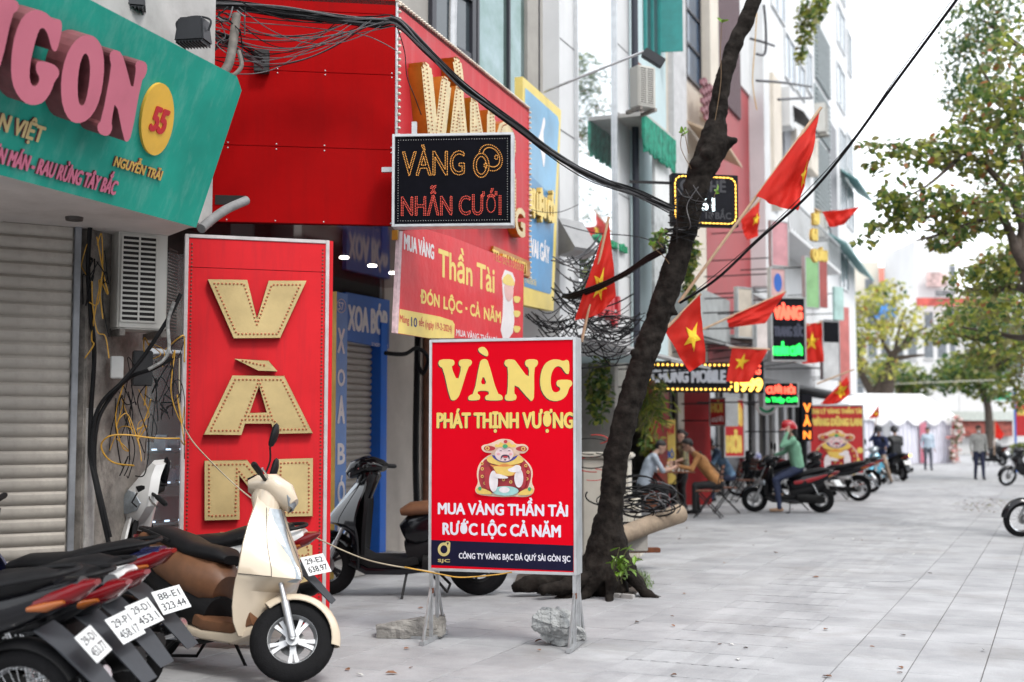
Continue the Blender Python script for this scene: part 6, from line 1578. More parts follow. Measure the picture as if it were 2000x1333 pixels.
# ---------------------------------------------------------------- cafe table and chairs
MWOOD = M('reddish_slat_wood', (.17, .065, .035), .5, var=.25, scale=10); MIRON = M('black_iron', (.018, .018, .02), .45, .4, var=.15)
def chair(loc, yaw, label):
    t = thing('folding_chair', label, 'chair', 'folding chairs of the pavement cafe'); t.location = loc; t.rotation_euler = (0, 0, yaw); t.scale = (1.06, 1.06, 1.06)
    for k in range(5):
        b = B(); b.box((-.16 + k * .08, 0, .46), (.068, .38, .018)); b.obj('seat_slat', MWOOD, t, local=True, bevel=.004)
    for k, z in enumerate((.70, .79, .87)):
        b = B(); b.box((-.235 - k * .016, 0, z), (.016, .40, .055)); b.obj('back_slat', MWOOD, t, local=True, bevel=.004)
    for sy in (-1, 1):
        b = B(); b.tube([(.22, sy * .19, .01), (-.20, sy * .19, .58), (-.27, sy * .19, .92)], .011, 8); b.obj('leg', MIRON, t, local=True, smooth=50)
        b = B(); b.tube([(-.24, sy * .165, .01), (.18, sy * .165, .45)], .011, 8); b.obj('leg', MIRON, t, local=True, smooth=50)
    for x, w_ in ((.19, .19), (-.205, .165)):
        b = B(); b.tube([(x, -w_, .05), (x, w_, .05)], .009, 6); b.obj('stretcher', MIRON, t, local=True)
    return t
g1 = G(1383, 1012); chair((g1.x, g1.y, 0), R(164), 'wooden folding chair turned side on in front of the man in tan')
g2 = G(1423, 1005); chair((g2.x, g2.y + .3, 0), R(175), 'wooden folding chair under the man in the tan jacket')
g3 = G(1452, 985); chair((g3.x + .1, g3.y + .6, 0), R(190), 'empty wooden folding chair beside the parked motorbikes')
g4 = G(1248, 990); chair((g4.x - .1, g4.y + .6, 0), R(20), 'folding chair half hidden behind the tree')
tb_ = thing('cafe_table', 'wooden folding table with drinking glasses at the pavement cafe', 'table'); gt = G(1312, 1000); TL_ = Vector((gt.x, gt.y + .3, 0)); tb_.location = TL_
for k in range(7):
    b = B(); b.box((0, -.27 + k * .09, .76), (.95, .082, .02)); b.obj('table_slat', MWOOD, tb_, local=True, bevel=.003)
for sy in (-1, 1):
    for sx in (-1, 1):
        b = B(); b.tube([(sx * .34, sy * .24, .01), (-sx * .30, sy * .24, .75)], .013, 8); b.obj('leg', MIRON, tb_, local=True)
MGLS = M('drink_glass', (.8, .85, .85), .05, var=0, alpha=.35); MTEA = M('amber_tea', (.62, .33, .05), .2, var=.1)
for k, (x, y, m_) in enumerate(((-.05, -.1, 1), (.08, .05, 0), (.16, -.15, 1), (.27, .08, 1), (-.2, .1, 0), (.33, -.12, 0), (-.32, -.05, 1))):
    t = thing('drinking_glass', 'glass of amber tea on the cafe table' if m_ else 'empty clear glass on the cafe table', 'glass', 'glasses of tea on the cafe table' if m_ else 'empty glasses on the cafe table'); t.location = TL_ + Vector((x, y, .771))
    b = B(); b.lathe([(.026, .0), (.034, .12), (.031, .12), (.024, .006)], 14); b.obj('glass', MGLS, t, local=True, smooth=40)
    if m_: b = B(); b.lathe([(.0235, .007), (.028, .07)], 14); b.obj('tea', MTEA, t, local=True)
MTAN = M('tan_jacket', (.42, .20, .07), .8, var=.12, scale=9, bump=.3, bscale=30); MBKT = M('black_trousers', (.014, .014, .016), .8, var=.15); MJEAN = M('dark_jeans', (.025, .035, .08), .8, var=.2, scale=10)
def plaid():
    m = M('blue_plaid', (.05, .13, .28), .8, var=.5, scale=14, col2=(.20, .32, .42)); return m
MFLOR = M('dark_floral', (.025, .03, .07), .7, var=.9, scale=16, col2=(.34, .30, .12))
def bag(t, V, hu, fw, hl):
    b = B(); b.tube(spline([V['shr'] + Vector((-.02, .02, .08)), V['chest'] + Vector((-.14, .04, 0)), V['pelvis'] + Vector((-.13, .12, .12))], 4), .02, 6); b.obj('bag_strap', MBKT, t, local=True)
    b = B(); hd = V['wrl'] + Vector((.11, -.03, .05)); b.box(hd, (.012, .07, .14), rz=.3); b.obj('phone', M('phone_black', (.02, .02, .025), .2), t, local=True, bevel=.004)
def glasses_bag(t, V, hu, fw, hl):
    bag(t, V, hu, fw, hl); b = B(); h_ = V['head']
    for s in (-1, 1): b.tube(B().ring(h_ + hl * s * .033 + hu * .01 + fw * .095, fw, .022, 12), .003, 4); b.tube([h_ + hl * s * .055 + hu * .012 + fw * .09, h_ + hl * s * .08 + hu * .012], .003, 4)
    b.obj('spectacles', MBKT, t, local=True)
pc = G(1408, 1008); person('seated man in tan jacket with shoulder strap looking at his phone', seated(.72, .50, head_drop=.03), MTAN, MBKT, 'b', loc=(pc.x, pc.y + .3, 0), yaw=R(172), extra=glasses_bag)
pc = G(1432, 985); person('seated man in blue checked shirt behind the man in tan', seated(.55, .50, head_drop=.05), plaid(), MJEAN, 'a', loc=(pc.x + .05, pc.y + .55, 0), yaw=R(178))
pc = G(1256, 1006); person('seated man in pale shirt at the table beside the tree trunk', seated(.35, .47, head_drop=.05), M('pale_blue_shirt', (.42, .48, .56), .8, var=.1), MBKT, 'c', loc=(pc.x, pc.y, 0), yaw=R(8), sleeve=.3)
def phone(t, V, hu, fw, hl):
    b = B(); b.box(V['wrl'] + Vector((.10, -.10, .04)), (.015, .15, .07)); b.obj('phone', M('phone_pale', (.5, .5, .52), .2), t, local=True, bevel=.004)
pc = G(1272, 985); person('seated man in dark red shirt holding a phone up behind the tree', dict(seated(.15, .52), wrl=(.38, .08, 1.12), wrr=(.38, -.06, 1.12), hdl=(.48, .04, 1.16), hdr=(.48, -.02, 1.16)), M('wine_shirt', (.10, .012, .03), .8, var=.1), MBKT, 'c', loc=(pc.x, pc.y + .2, 0), yaw=R(-12), sleeve=.3, extra=phone)
Jw = standing(1.56); pc = Vector((P(1334, 850, 25).x, 25, 0))
person('woman in dark floral blouse with a hair bun standing at the cafe', dict(Jw, face=(1, .1, 0), ell=(.05, .24, 1.0), wrl=(.25, .18, .95)), MFLOR, MBKT, 'c', loc=pc, yaw=R(190), hair='bun', sleeve=.3)

# ---------------------------------------------------------------- riders and bikes beyond
def onbike(head_turn=0, lean=.06, phone_hand=False):
    J = dict(pelvis=(-.20, 0, .86), chest=(-.20 + lean, 0, 1.23), neck=(-.19 + lean * 1.4, 0, 1.40), head=(-.16 + lean * 1.5, 0, 1.535), face=(1, head_turn, -.05), shl=(-.17 + lean, .19, 1.34), shr=(-.17 + lean, -.19, 1.34), ell=(.02, .28, 1.12), elr=(.02, -.28, 1.12), wrl=(.22, .28, 1.06), wrr=(.22, -.28, 1.06), knl=(.20, .20, .72), knr=(.20, -.20, .72), anl=(.14, .22, .34), anr=(.14, -.22, .34))
    return J
gy = 170
gr = at(1604, 1002, gy, .63); r_ = R(gy)
bike('black scooter with red tail under the rider in green', gr, r_, lean=0, steer=5, paint=MBGL, accent=M('red_accent', (.35, .01, .015), .3), plate=None, mirrors=True, ptw=-40, group='ridden scooters')
def redhelmet(t, V, hu, fw, hl): helmet(t, V['head'] + hu * .05, hu, fw, hl, M('red_helmet', (.52, .02, .03), .2, var=.05, coat=.4), True, M('pink_peak', (.75, .30, .28), .4)); b = B(); b.tube(spline([V['shl'] + Vector((.02, -.06, .07)), V['chest'] + Vector((-.14, 0, -.05)), V['pelvis'] + Vector((-.02, -.14, .08))], 4), .012, 5); b.obj('bag_strap', MBKT, t, local=True)
J = onbike(.25); J.update(wrl=(-.02, .14, 1.50), ell=(.10, .24, 1.24), hdl=(-.06, .11, 1.60), knl=(.22, .26, .62), anl=(.16, .30, .10), knr=(.18, -.22, .66))
person('rider in pale green jacket and red helmet holding a phone to the ear', J, M('pale_green_jacket', (.20, .42, .28), .8, var=.10, scale=8), MJEAN, 'c', M('tan_sandal', (.40, .24, .14), .7), hair='long', loc=gr, yaw=r_, extra=redhelmet, scale=1.03)
MBLS = M('light_blue_paint', (.10, .42, .60), .25, var=.05, coat=.4)
gb = at(1690, 947, -150, -.55); bike('light blue scooter ridden towards the camera beside the red sign', gb, R(-120), lean=2, steer=-10, paint=MBLS, plate=None, group='ridden scooters', cowl=MLENS)
def capx(t, V, hu, fw, hl): helmet(t, V['head'] + hu * .045, hu, fw, hl, M('dark_helmet', (.03, .03, .035), .4), True)
def maskx(t, V, hu, fw, hl):
    b = B(); b.ball(V['head'] - hu * .05 + fw * .045, (.055, .06, .045), 12, 8); b.obj('face_mask', M('white_mask', (.70, .72, .74), .8), t, local=True, smooth=60)
J = onbike(.1); J.update(wrr=(.02, -.05, 1.52), elr=(.12, -.2, 1.28), hdr=(.05, -.02, 1.60), knl=(.2, .26, .60), anl=(.10, .38, .10))
person('rider in navy jacket and cap on the light blue scooter', J, M('navy_jacket', (.012, .02, .07), .8, var=.12), M('khaki_trousers', (.26, .19, .14), .8, var=.1), 'b', loc=gb, yaw=R(-120), extra=capx)
gk = at(1766, 940, 100, .62); bike('black scooter with glowing orange tail lamp ridden away from the camera', gk, R(97), lean=0, steer=0, paint=MBGL, tail=MREDT, group='ridden scooters')
b = B(); b.ball((-.94, -.10, .80), (.03, .04, .04), 10, 8); b.obj('glowing_indicator', M('glowing_amber', (1, .5, .05), .4, var=0, emit=5), [o for o in bpy.data.objects if o.get('label', '').startswith('black scooter with glowing')][0], local=True)
J = onbike(0); J.update(anr=(.05, -.42, .10), knr=(.15, -.32, .55)); person('rider in black leather jacket seen from behind on a scooter', J, M('black_leather', (.018, .019, .022), .4, var=.2, bump=.3, bscale=20), MJEAN, 'a', loc=gk, yaw=R(97), extra=capx)
pc = G(1813, 919); person('man in light blue shirt walking in front of the white tent', standing(1.66, .08), M('sky_shirt', (.46, .56, .66), .8, var=.08), M('grey_trousers', (.10, .11, .14), .8), 'b', loc=pc, yaw=R(-95), voxel=.018)
Js = standing(1.70, .10); pc = G(1913, 938); person('man in grey striped shirt and face mask walking towards the camera', Js, M('grey_stripe_shirt', (.42, .42, .40), .8, var=.3, scale=25), M('navy_trousers', (.02, .025, .06), .8), 'b', loc=pc, yaw=R(-96), extra=maskx, voxel=.016)
# parked bikes beyond
def pk(label, px, py, yaw, **k):
    g = G(px, py); return bike(label, g, R(yaw), plate=None, group='parked motorbikes', **k)
pk('dark motorbike parked between the cafe and the green rider', 1492, 972, 150, kind='underbone', paint=MBGL, mirrors=True)
pk('black motorbike with red side panel parked behind the cafe chairs', 1470, 962, 140, kind='underbone', paint=M('dark_red_paint', (.16, .008, .012), .25, coat=.4), steer=30)
pk('motorbike with grey plate parked behind the green rider', 1622, 978, 158, kind='underbone', paint=MBGL, mirrors=False)
pk('black motorbike parked before the red festival sign', 1650, 962, 165, kind='underbone', paint=MBGL, mirrors=False)
pk('black motorbike with big front wheel at the right picture edge', 2078, 1050, 175, kind='underbone', paint=MBGL, steer=10)
pk('motorbike parked with thin spoked wheel behind the one at the right edge', 2012, 950, 172, kind='underbone', paint=MBGL, mirrors=False)
pk('white scooter parked far back beside the flag on the right', 1962, 902, 120, paint=MWBK)
pk('dark scooter parked far back beside the walking man', 1935, 910, 120, paint=MBGL)
h_ = G(1478, 960); t = thing('helmet', 'blue and white helmet hanging on a parked motorbike', 'helmet'); t.location = (P(1476, 895, h_.y - .2)); helmet(t, Vector((0, 0, 0)), Vector((0, 0, 1)), Vector((-1, 0, 0)), Vector((0, -1, 0)), M('blue_white_helmet', (.02, .06, .40), .25, var=.6, scale=9, col2=(.7, .7, .72)), False)
# ================================================================ flags
MFLAG = M('red_flag_cloth', (.66, .022, .012), .75, transl=.35, var=.07, scale=5)
MSTAR = M('yellow_star_cloth', (.82, .56, .03), .75, var=.05)
MBAMB = M('bamboo_pole', (.50, .34, .22), .6, var=.15, scale=10)
def flag(label, Y, q, star, pole, seed=0, wav=.05, dY=0.0, ssc=1.0, rot=0.0):
    """q: hoist top, hoist bottom, fly bottom, fly top in pixels; star: its centre in cloth space"""
    rr = random.Random(seed); h0, h1, f1, f0 = [P(x, y, Y + (dY if i in (0,) else 0)) for i, (x, y) in enumerate(q)]
    t = thing('flag', label, 'flag', 'red flags along the shop fronts', loc=P(*(pole[0] if pole else q[1]), Y))
    W_ = max((f1 - h1).length, (f0 - h0).length); ph = rr.uniform(0, 6)
    def S(s, v):
        p = (h0 * (1 - v) + h1 * v) * (1 - s) + (f0 * (1 - v) + f1 * v) * s
        k = math.sin(s * 7 + v * 3 + ph) * .8 + math.sin(s * 15 - v * 6 + ph * 2) * .42 + math.sin(v * 9 + s * 2 + ph) * .35 + math.sin(s * 27 + v * 11) * .16
        sag = -math.sin(math.pi * s) * .02 * W_
        return p + Vector((0, wav * k * min(1, s * 3 + .15), sag))
    n, m = 22, 16; vs = [S(i / n, j / m) for j in range(m + 1) for i in range(n + 1)]
    fs = [(j * (n + 1) + i, j * (n + 1) + i + 1, (j + 1) * (n + 1) + i + 1, (j + 1) * (n + 1) + i) for j in range(m) for i in range(n)]
    b = B(); b.add(vs, fs); cl = b.obj('cloth', MFLAG, t, smooth=70)
    if star:
        cs, cv, rs = star; H_ = (h1 - h0).length; asp = H_ / max(W_, .01)
        for dn in (-.006, .006):
            b = B(); pts = []; 
            for k in range(10):
                a = -math.pi / 2 + k * math.pi / 5 + rot; r_ = (rs if k % 2 == 0 else rs * .40) * ssc; pts.append((cs + r_ * asp * math.cos(a) * 1.0, cv + r_ * math.sin(a)))
            c = S(cs, cv) + Vector((0, dn, 0)); ring = []
            for k in range(10):
                p, q_ = pts[k], pts[(k + 1) % 10]
                for z in (0, .34, .67): ring.append((p[0] + (q_[0] - p[0]) * z, p[1] + (q_[1] - p[1]) * z))
            vv = [c] + [S(*[max(-.02, min(1.02, z)) for z in p]) .lerp(c, .5) * 0 + S(cs + (p[0] - cs) * .5, cv + (p[1] - cv) * .5) + Vector((0, dn, 0)) for p in ring] + [S(*p) + Vector((0, dn, 0)) for p in ring]
            N_ = len(ring); ff = [(0, 1 + k, 1 + (k + 1) % N_) for k in range(N_)] + [(1 + k, 1 + N_ + k, 1 + N_ + (k + 1) % N_, 1 + (k + 1) % N_) for k in range(N_)]
            b.add(vv, ff); b.obj('star', MSTAR, cl)
    if pole:
        b = B(); b.tube([P(*p, Y + (dY if i else 0) + .02) for i, p in enumerate(pole)], .016 if Y < 16 else .018, 8); b.obj('pole', MBAMB, t, smooth=50)
    return t
flag('red flag with yellow star drooping beside the blue signboard', 13.4, [(1189, 424), (1122, 626), (1176, 610), (1204, 577)], (.47, .50, .22), [(1136, 668), (1189, 424)], 1, rot=.9)
flag('red flag with big yellow star hanging right of the tree trunk', 12.9, [(1367, 576), (1298, 645), (1347, 727), (1379, 707)], (.48, .40, .33), [(1294, 650), (1369, 574)], 2, .04, rot=.6)
flag('large red flag raised on a long bamboo pole across the sky', 12.4, [(1603, 212), (1476, 384), (1556, 414), (1574, 352)], (.80, .22, .16), [(1326, 592), (1604, 210)], 3, .06)
flag('small red flag high behind the big raised flag', 21, [(1484, 392), (1446, 430), (1457, 470), (1481, 462)], (.45, .2, .25), [(1440, 440), (1486, 388)], 4)
flag('red flag blown flat against the tall white house', 23, [(1606, 414), (1620, 444), (1650, 438), (1679, 404)], None, [(1590, 408), (1608, 416)], 5)
flag('long thin red flag seen edge-on under the flags', 19.5, [(1534, 571), (1419, 622), (1424, 640), (1494, 632)], None, [(1368, 646), (1535, 570)], 6, .04)
flag('red flag with star hanging in front of the lit black sign', 19.8, [(1430, 680), (1418, 745), (1464, 747), (1500, 683)], (.38, .40, .26), [(1424, 679), (1504, 683)], 7, .04)
flag('red flag with star beside the vertical neon sign', 26, [(1573, 632), (1566, 711), (1608, 707), (1605, 630)], (.42, .46, .24), [(1560, 640), (1606, 629)], 8)
flag('red flag hanging above the red festival sign', 27, [(1655, 735), (1602, 790), (1636, 789), (1660, 770)], (.45, .35, .3), [(1596, 750), (1668, 722)], 9)
flag('little red flag in front of the white tent', 44, [(1716, 792), (1697, 818), (1716, 815), (1718, 806)], (.5, .5, .25), [(1706, 850), (1717, 790)], 10, .03)
flag('drooping red flag at the far right beside parked scooters', 48, [(1944, 822), (1944, 856), (1956, 858), (1961, 848)], None, [(1942, 890), (1943, 818)], 11, .03)

# ================================================================ lit and painted signs down the street
MDKB = M('dark_sign_board', (.008, .009, .013), .5, var=.2, spec=.15)
def em(name, col, e): return M(name, col, .5, var=0, emit=e)
EY, EW, ER, EG = em('lit_yellow', (1, .55, .08), 2.2), em('lit_white', (.8, .95, 1), 2.2), em('lit_red', (1, .09, .05), 1.9), em('lit_green', (.02, .8, .10), 1.5)
MDIM = M('unlit_letters', (.06, .065, .10), .5)
def sboard(label, x0, yt, yb, x1, Y, mat, turn=0.0, th=.14, frame=None, name='sign', post=None, cat='sign', gsize=.03):
    A, C = P(x0, (yt + yb) / 2, Y), P(x1, (yt + yb) / 2, Y + turn); pl = Pl(xy(A), xy(C))
    v0, v1 = pl.pix(x0, yb)[1], pl.pix(x0, yt)[1]
    t = thing(name, label, cat, loc=pl.w(pl.L / 2, v0 if not post else 0))
    b = B(); b.pbox(pl, 0, v0, pl.L, v1, -th, 0); b.obj('board', mat, t, bevel=.006)
    if not post and Y < 42 and cat == 'sign' and Y > 18:
        dw = Vector((-F2.y, F2.x, 0))
        for vv in (v0 + (v1 - v0) * .2, v0 + (v1 - v0) * .8): b = B(); b.tube([pl.w(pl.L * .3, vv, -th * .5), pl.w(pl.L * .3, vv, -th * .5) + dw * 1.5], .014, 6); b.obj('arm', MIRON, t)
    if frame:
        for q in ((-.002, v0 - .002, gsize, v1 + .002), (pl.L - gsize, v0 - .002, pl.L + .002, v1 + .002), (gsize, v0 - .001, pl.L - gsize, v0 + gsize), (gsize, v1 - gsize, pl.L - gsize, v1 + .001)):
            b = B(); b.pbox(pl, *q, -th - .01, .012); b.obj('frame', frame, t)
    return t, pl, v0, v1
def bulbs(pl, t, u0, v0, u1, v1, step, r, mat, name='bulbs'):
    dots(pl, [tuple(p) for p in resample([(u0, v0), (u1, v0), (u1, v1), (u0, v1)], step)], r, .002, 8, r * .6).obj(name, mat, t, kind='stuff')
t, pl, a, c = sboard('black cafe sign with a dashed yellow light border behind the trunk', 1313, 338, 440, 1442, 14.4, MDKB, .15, .12)
b = B(); L = pl.L; rc = .09; cr = []
for cx_, cy_, a0_ in ((L - .035 - rc, a + .035 + rc, -90), (L - .035 - rc, c - .035 - rc, 0), (.035 + rc, c - .035 - rc, 90), (.035 + rc, a + .035 + rc, 180)):
    cr += [(cx_ + rc * math.cos(R(a0_ + q_ * 15)), cy_ + rc * math.sin(R(a0_ + q_ * 15))) for q_ in range(7)]
rp = resample(cr, .047)
for k, p in enumerate(rp):
    q_ = rp[(k + 1) % len(rp)]; d = (q_ - p).normalized(); X = pl.mat(p.x, p.y, .006) @ Matrix.Rotation(math.atan2(d.y, d.x), 4, 'Z'); b.box((0, 0, 0), (.033, .012, .008), X)
b.obj('light_dashes', EY, t, kind='stuff')
ptext(pl, '61', (1366, 386, 412, 1396), EW, t, bold=.02); ptext(pl, 'CÀ PHÊ', (1328, 350, 374, 1418), M('ghost_letters', (.035, .037, .045), .5), t, bold=.03); ptext(pl, '18 BẮC', (1378, 414, 428, 1428), M('ghost_letters', (.035, .037, .045)), t, bold=.03)
b = B(); b.pbox(pl, -.5, a + .5, 0, a + .53, -.08, -.05); b.obj('bracket', MIRON, t)
t, pl, a, c = sboard('vertical black neon sign with red, grey and green words', 1506, 580, 706, 1574, 23.5, MDKB, .1, .2, MALU)
ptext(pl, 'VÀNG', (1510, 597, 625, 1568), ER, t, bold=.05); ptext(pl, 'TRANG SỨC', (1511, 637, 658, 1570), MDIM, t, bold=.04); ptext(pl, 'NHẪN CƯỚI', (1510, 676, 695, 1568), EG, t, bold=.05)
t, pl, a, c = sboard('long black shop sign with bulb border and silver letters', 1263, 707, 766, 1432, 21.5, MDKB, .2, .2)
ptext(pl, 'CHUNG MOBILE', (1272, 722, 748, 1418), M('silver_letters', (.42, .45, .50), .4, .3), t, bold=.04, d=.01, ext=.03)
bulbs(pl, t, .04, a + .05, pl.L - .04, c - .05, .085, .020, EY)
t, pl, a, c = sboard('black lit sign reading 1999 in yellow beside the long bulb sign', 1430, 706, 768, 1492, 22.3, MDKB, .1, .2)
ptext(pl, '1999', (1435, 738, 766, 1490), EY, t, bold=.05); ptext(pl, 'VÀNG', (1440, 712, 732, 1486), ER, t, bold=.03)
t, pl, a, c = sboard('small black sign with red and green glowing wedding words', 1491, 746, 795, 1560, 24, MDKB, .1, .25, MALU)
ptext(pl, 'CƯỚI HỎI', (1496, 755, 770, 1555), ER, t, bold=.06); ptext(pl, 'In Thiệp Cưới', (1496, 776, 789, 1556), EG, t, bold=.05)
MSRED = M('sign_red', (.50, .022, .025), .5, var=.08, grime=.15, gcol=(.4, .08, .07)); 
t, pl, a, c = sboard('tall red sign with yellow wedding words behind the cafe', 1414, 779, 894, 1454, 26.6, MSRED, .2, .1, MALU)
ptext(pl, 'CƯỚI', (1417, 796, 834, 1451), MYS, t, bold=.05); ptext(pl, 'HỎI', (1418, 850, 886, 1450), MYS, t, bold=.05)
t, pl, a, c = sboard('small red and white sign box with yellow letters in front of the tall red sign', 1386, 778, 833, 1418, 25.9, MSRED, -.5, .3, MALU)
ptext(pl, 'HỎI', (1388, 786, 807, 1412), MYS, t, bold=.05); ptext(pl, 'cưới', (1390, 814, 825, 1411), MWH, t, bold=.04)
t, pl, a, c = sboard('yellow standing board with red words behind the cafe table', 1299, 820, 946, 1320, 25.5, M('sign_yellow', (.78, .58, .14), .5, var=.08), .1, .04)
ptext(pl, 'PHỞ', (1301, 834, 850, 1318), MRL, t, bold=.03); ptext(pl, 'BÒ', (1302, 880, 896, 1317), MBLUE, t, bold=.03)
t, pl, a, c = sboard('dark vertical sign with stacked orange letters beside the red festival sign', 1566, 770, 862, 1587, 27.5, MDKB, .1, .12)
for ch, ya, yb in (('V', 788, 806), ('À', 815, 833), ('N', 842, 858)): ptext(pl, ch, (1569, ya, yb, 1584), em('lit_orange', (1, .25, .03), 1.1), t, bold=.04)
# round green sign on an arm
t = thing('round_sign', 'round green and white emblem sign hanging below the neon words', 'sign', loc=P(1498, 812, 24.6)); pl = Pl(xy(P(1476, 790, 24.6)), xy(P(1520, 790, 24.6)))
ci = lambda cx, cy, r: [(cx + r * math.cos(2 * math.pi * i / 28), cy + r * math.sin(2 * math.pi * i / 28)) for i in range(28)]
pprism(pl, [ci(1498, 791, 21)], -.1, 0, 'disc', MWH, t, smooth=40); pprism(pl, [ci(1498, 791, 16), ci(1498, 791, 11)], .002, .01, 'green_ring', MGRL, t)
pprism(pl, [[(1493, 797), (1496, 788), (1505, 783), (1502, 792)]], .002, .01, 'leaf_emblem', MGRL, t)
b = B(); b.tube([P(1480, 790, 24.7), P(1460, 790, 24.9)], .02, 6); b.obj('arm', MIRON, t)
# red festival sign on posts
t, pl, a, c = sboard('tall red festival sign with robed figure standing beyond the riders', 1581, 791, 926, 1688, 29.3, MSRED, -.2, .12, MALU, post=True, name='standing_sign')
ptext(pl, 'ĐẠI LÝ VÀNG THẦN TÀI', (1586, 799, 809, 1684), MYS, t, bold=.04); ptext(pl, 'VÀNG DŨNG LAN', (1586, 817, 833, 1684), MYS, t, bold=.06)
fig(pl, lambda l: [(1634 + (x - 698) * .165, 885 + (y - 310) * .165) for x, y in l], t, d0=.003)
for k, (x, y) in enumerate(((1596, 905), (1612, 918), (1660, 915), (1674, 900), (1680, 880), (1668, 922))): pprism(pl, [ci(x, y, 6)], .002, .004, 'coin_print', MYL, t)
for x in (1586, 1684):
    u_ = pl.pix(x, 900)[0]; b = B(); b.pbox(pl, u_ - .02, 0, u_ + .02, a, -.06, -.02); b.obj('post', MSTEEL, t)
# boards and bits on the far facades
misc = [('green vertical board between the white house signs', 1572, 500, 602, 1600, 27, (.28, .52, .25)), ('white vertical board with black word high beside the flag', 1606, 626, 742, 1640, 30, (.70, .71, .71)),
        ('pink advertising board low on the white house', 1506, 430, 520, 1540, 27, (.60, .30, .33)), ('faded pink lower board with a blue oval', 1504, 522, 580, 1534, 26, (.62, .38, .38)), ('beige board with old print under the red wall', 1440, 560, 660, 1470, 24.5, (.56, .50, .42)),
        ('white and red shop board beside the neon sign', 1476, 590, 690, 1502, 25.5, (.66, .60, .58)), ('maroon board near the far end of the row', 1600, 500, 600, 1616, 33, (.34, .08, .07)), ('tall pale red poster board at the far end of the row', 1640, 600, 770, 1660, 40, (.55, .18, .17)), ('pale teal board on the far tower', 1630, 560, 625, 1648, 36, (.40, .58, .55))]
for lab, x0, yt, yb, x1, Y, col in misc:
    t, pl, a, c = sboard(lab, x0, yt, yb, x1, Y, M('board_%02x%02x%02x' % tuple(int(255 * q) for q in col), col, .6, var=.14, scale=3, grime=.25, gcol=tuple(q * .7 for q in col)), .25, .08, MALU if x1 - x0 > 25 else None)
    if 'black word' in lab:
        b = B(); b.pbox(pl, .05, (a + c) / 2 + .2, pl.L - .03, (a + c) / 2 + .75, .002, .006); b.obj('dark_word', MDKB, t)
    if 'oval' in lab: b = B(); q_ = [(pl.L / 2 + .12 * math.cos(z), (a + c) / 2 + .2 * math.sin(z)) for z in [k * .35 for k in range(18)]]; b.prism([q_], .002, .006, pl.mat()); b.obj('blue_oval', MBLUE, t)
t = thing('raised_letters', 'hanging rows of raised yellow letters beside the blown red flag', 'sign', loc=P(1605, 540, 26)); pl = Pl(xy(P(1588, 500, 26)), xy(P(1622, 500, 26.4)))
for s_, bx in (('PHỞ', (1590, 415, 440, 1602)), ('QUÁN', (1588, 485, 512, 1617)), ('61', (1586, 445, 470, 1598))): ptext(pl, s_, bx, MYS, t, bold=.06, ext=.08, sidemat=MGOLDL)
# ---------------------------------------------------------------- first-floor awnings and shop fronts under the houses
def slope(label, pl, x0, y0, x1, y1, drop, out, mat, Yoff=.02):
    t = thing('awning', label, 'awning', loc=pl.w(*pl.pix(x0, y0))); u0, v0 = pl.pix(x0, y0); u1, v1 = pl.pix(x1, y1); b = B(); v = (v0 + v1) / 2
    q = [pl.w(u0, v, Yoff), pl.w(u1, v, Yoff), pl.w(u1, v - drop, out), pl.w(u0, v - drop, out)]
    b.add([*q, *[x - Vector((0, 0, .04)) for x in q]], [(0, 1, 2, 3), (7, 6, 5, 4), (0, 4, 5, 1), (1, 5, 6, 2), (2, 6, 7, 3), (3, 7, 4, 0)]); b.obj('cover', mat, t)
    for u in (u0, u1): b = B(); b.tube([pl.w(u, v - .45, .03), pl.w(u, v - drop - .03, out)], .012, 6); b.obj('stay', MIRON, t)
    return t
MGAW = M('grey_awning', (.27, .27, .27), .7, var=.2, scale=3, grime=.4)
slope('dirty grey awning over the dark shop behind the tree', p1, 1130, 640, 1225, 690, .35, 1.3, MGAW)
slope('grey awning under the cream and red houses', p3, 1310, 640, 1380, 668, .3, 1.1, M('pale_awning', (.42, .42, .42), .7, var=.15, grime=.4))
slope('dark brown awning above the bulb sign', p4, 1390, 655, 1470, 672, .25, 1.0, M('brown_awning', (.12, .085, .07), .7, var=.2))
slope('pale awning below the white house balconies', p5, 1480, 690, 1585, 712, .3, 1.0, M('pale_awning', (.42, .42, .42)))
pbox_px(p3, 1308, 560, 652, 1382, .02, .5, 'balcony_front', M('grey_balcony_sheet', (.36, .38, .38), .5, .2, var=.15, scale=3, grime=.4), h3)
b = B(); u0, v0, u1, v1 = rect(p4, 1386, 570, 655, 1466)
for k in range(26): u = u0 + (u1 - u0) * k / 25; b.pbox(p4, u - .015, v0, u + .015, v1, .75, .78)
b.pbox(p4, u0, v1, u1, v1 + .06, .72, .8); b.pbox(p4, u0, v0 - .06, u1, v0, .0, .8); b.obj('balcony_railing', M('pale_railing', (.45, .46, .46), .5, .3), h4)
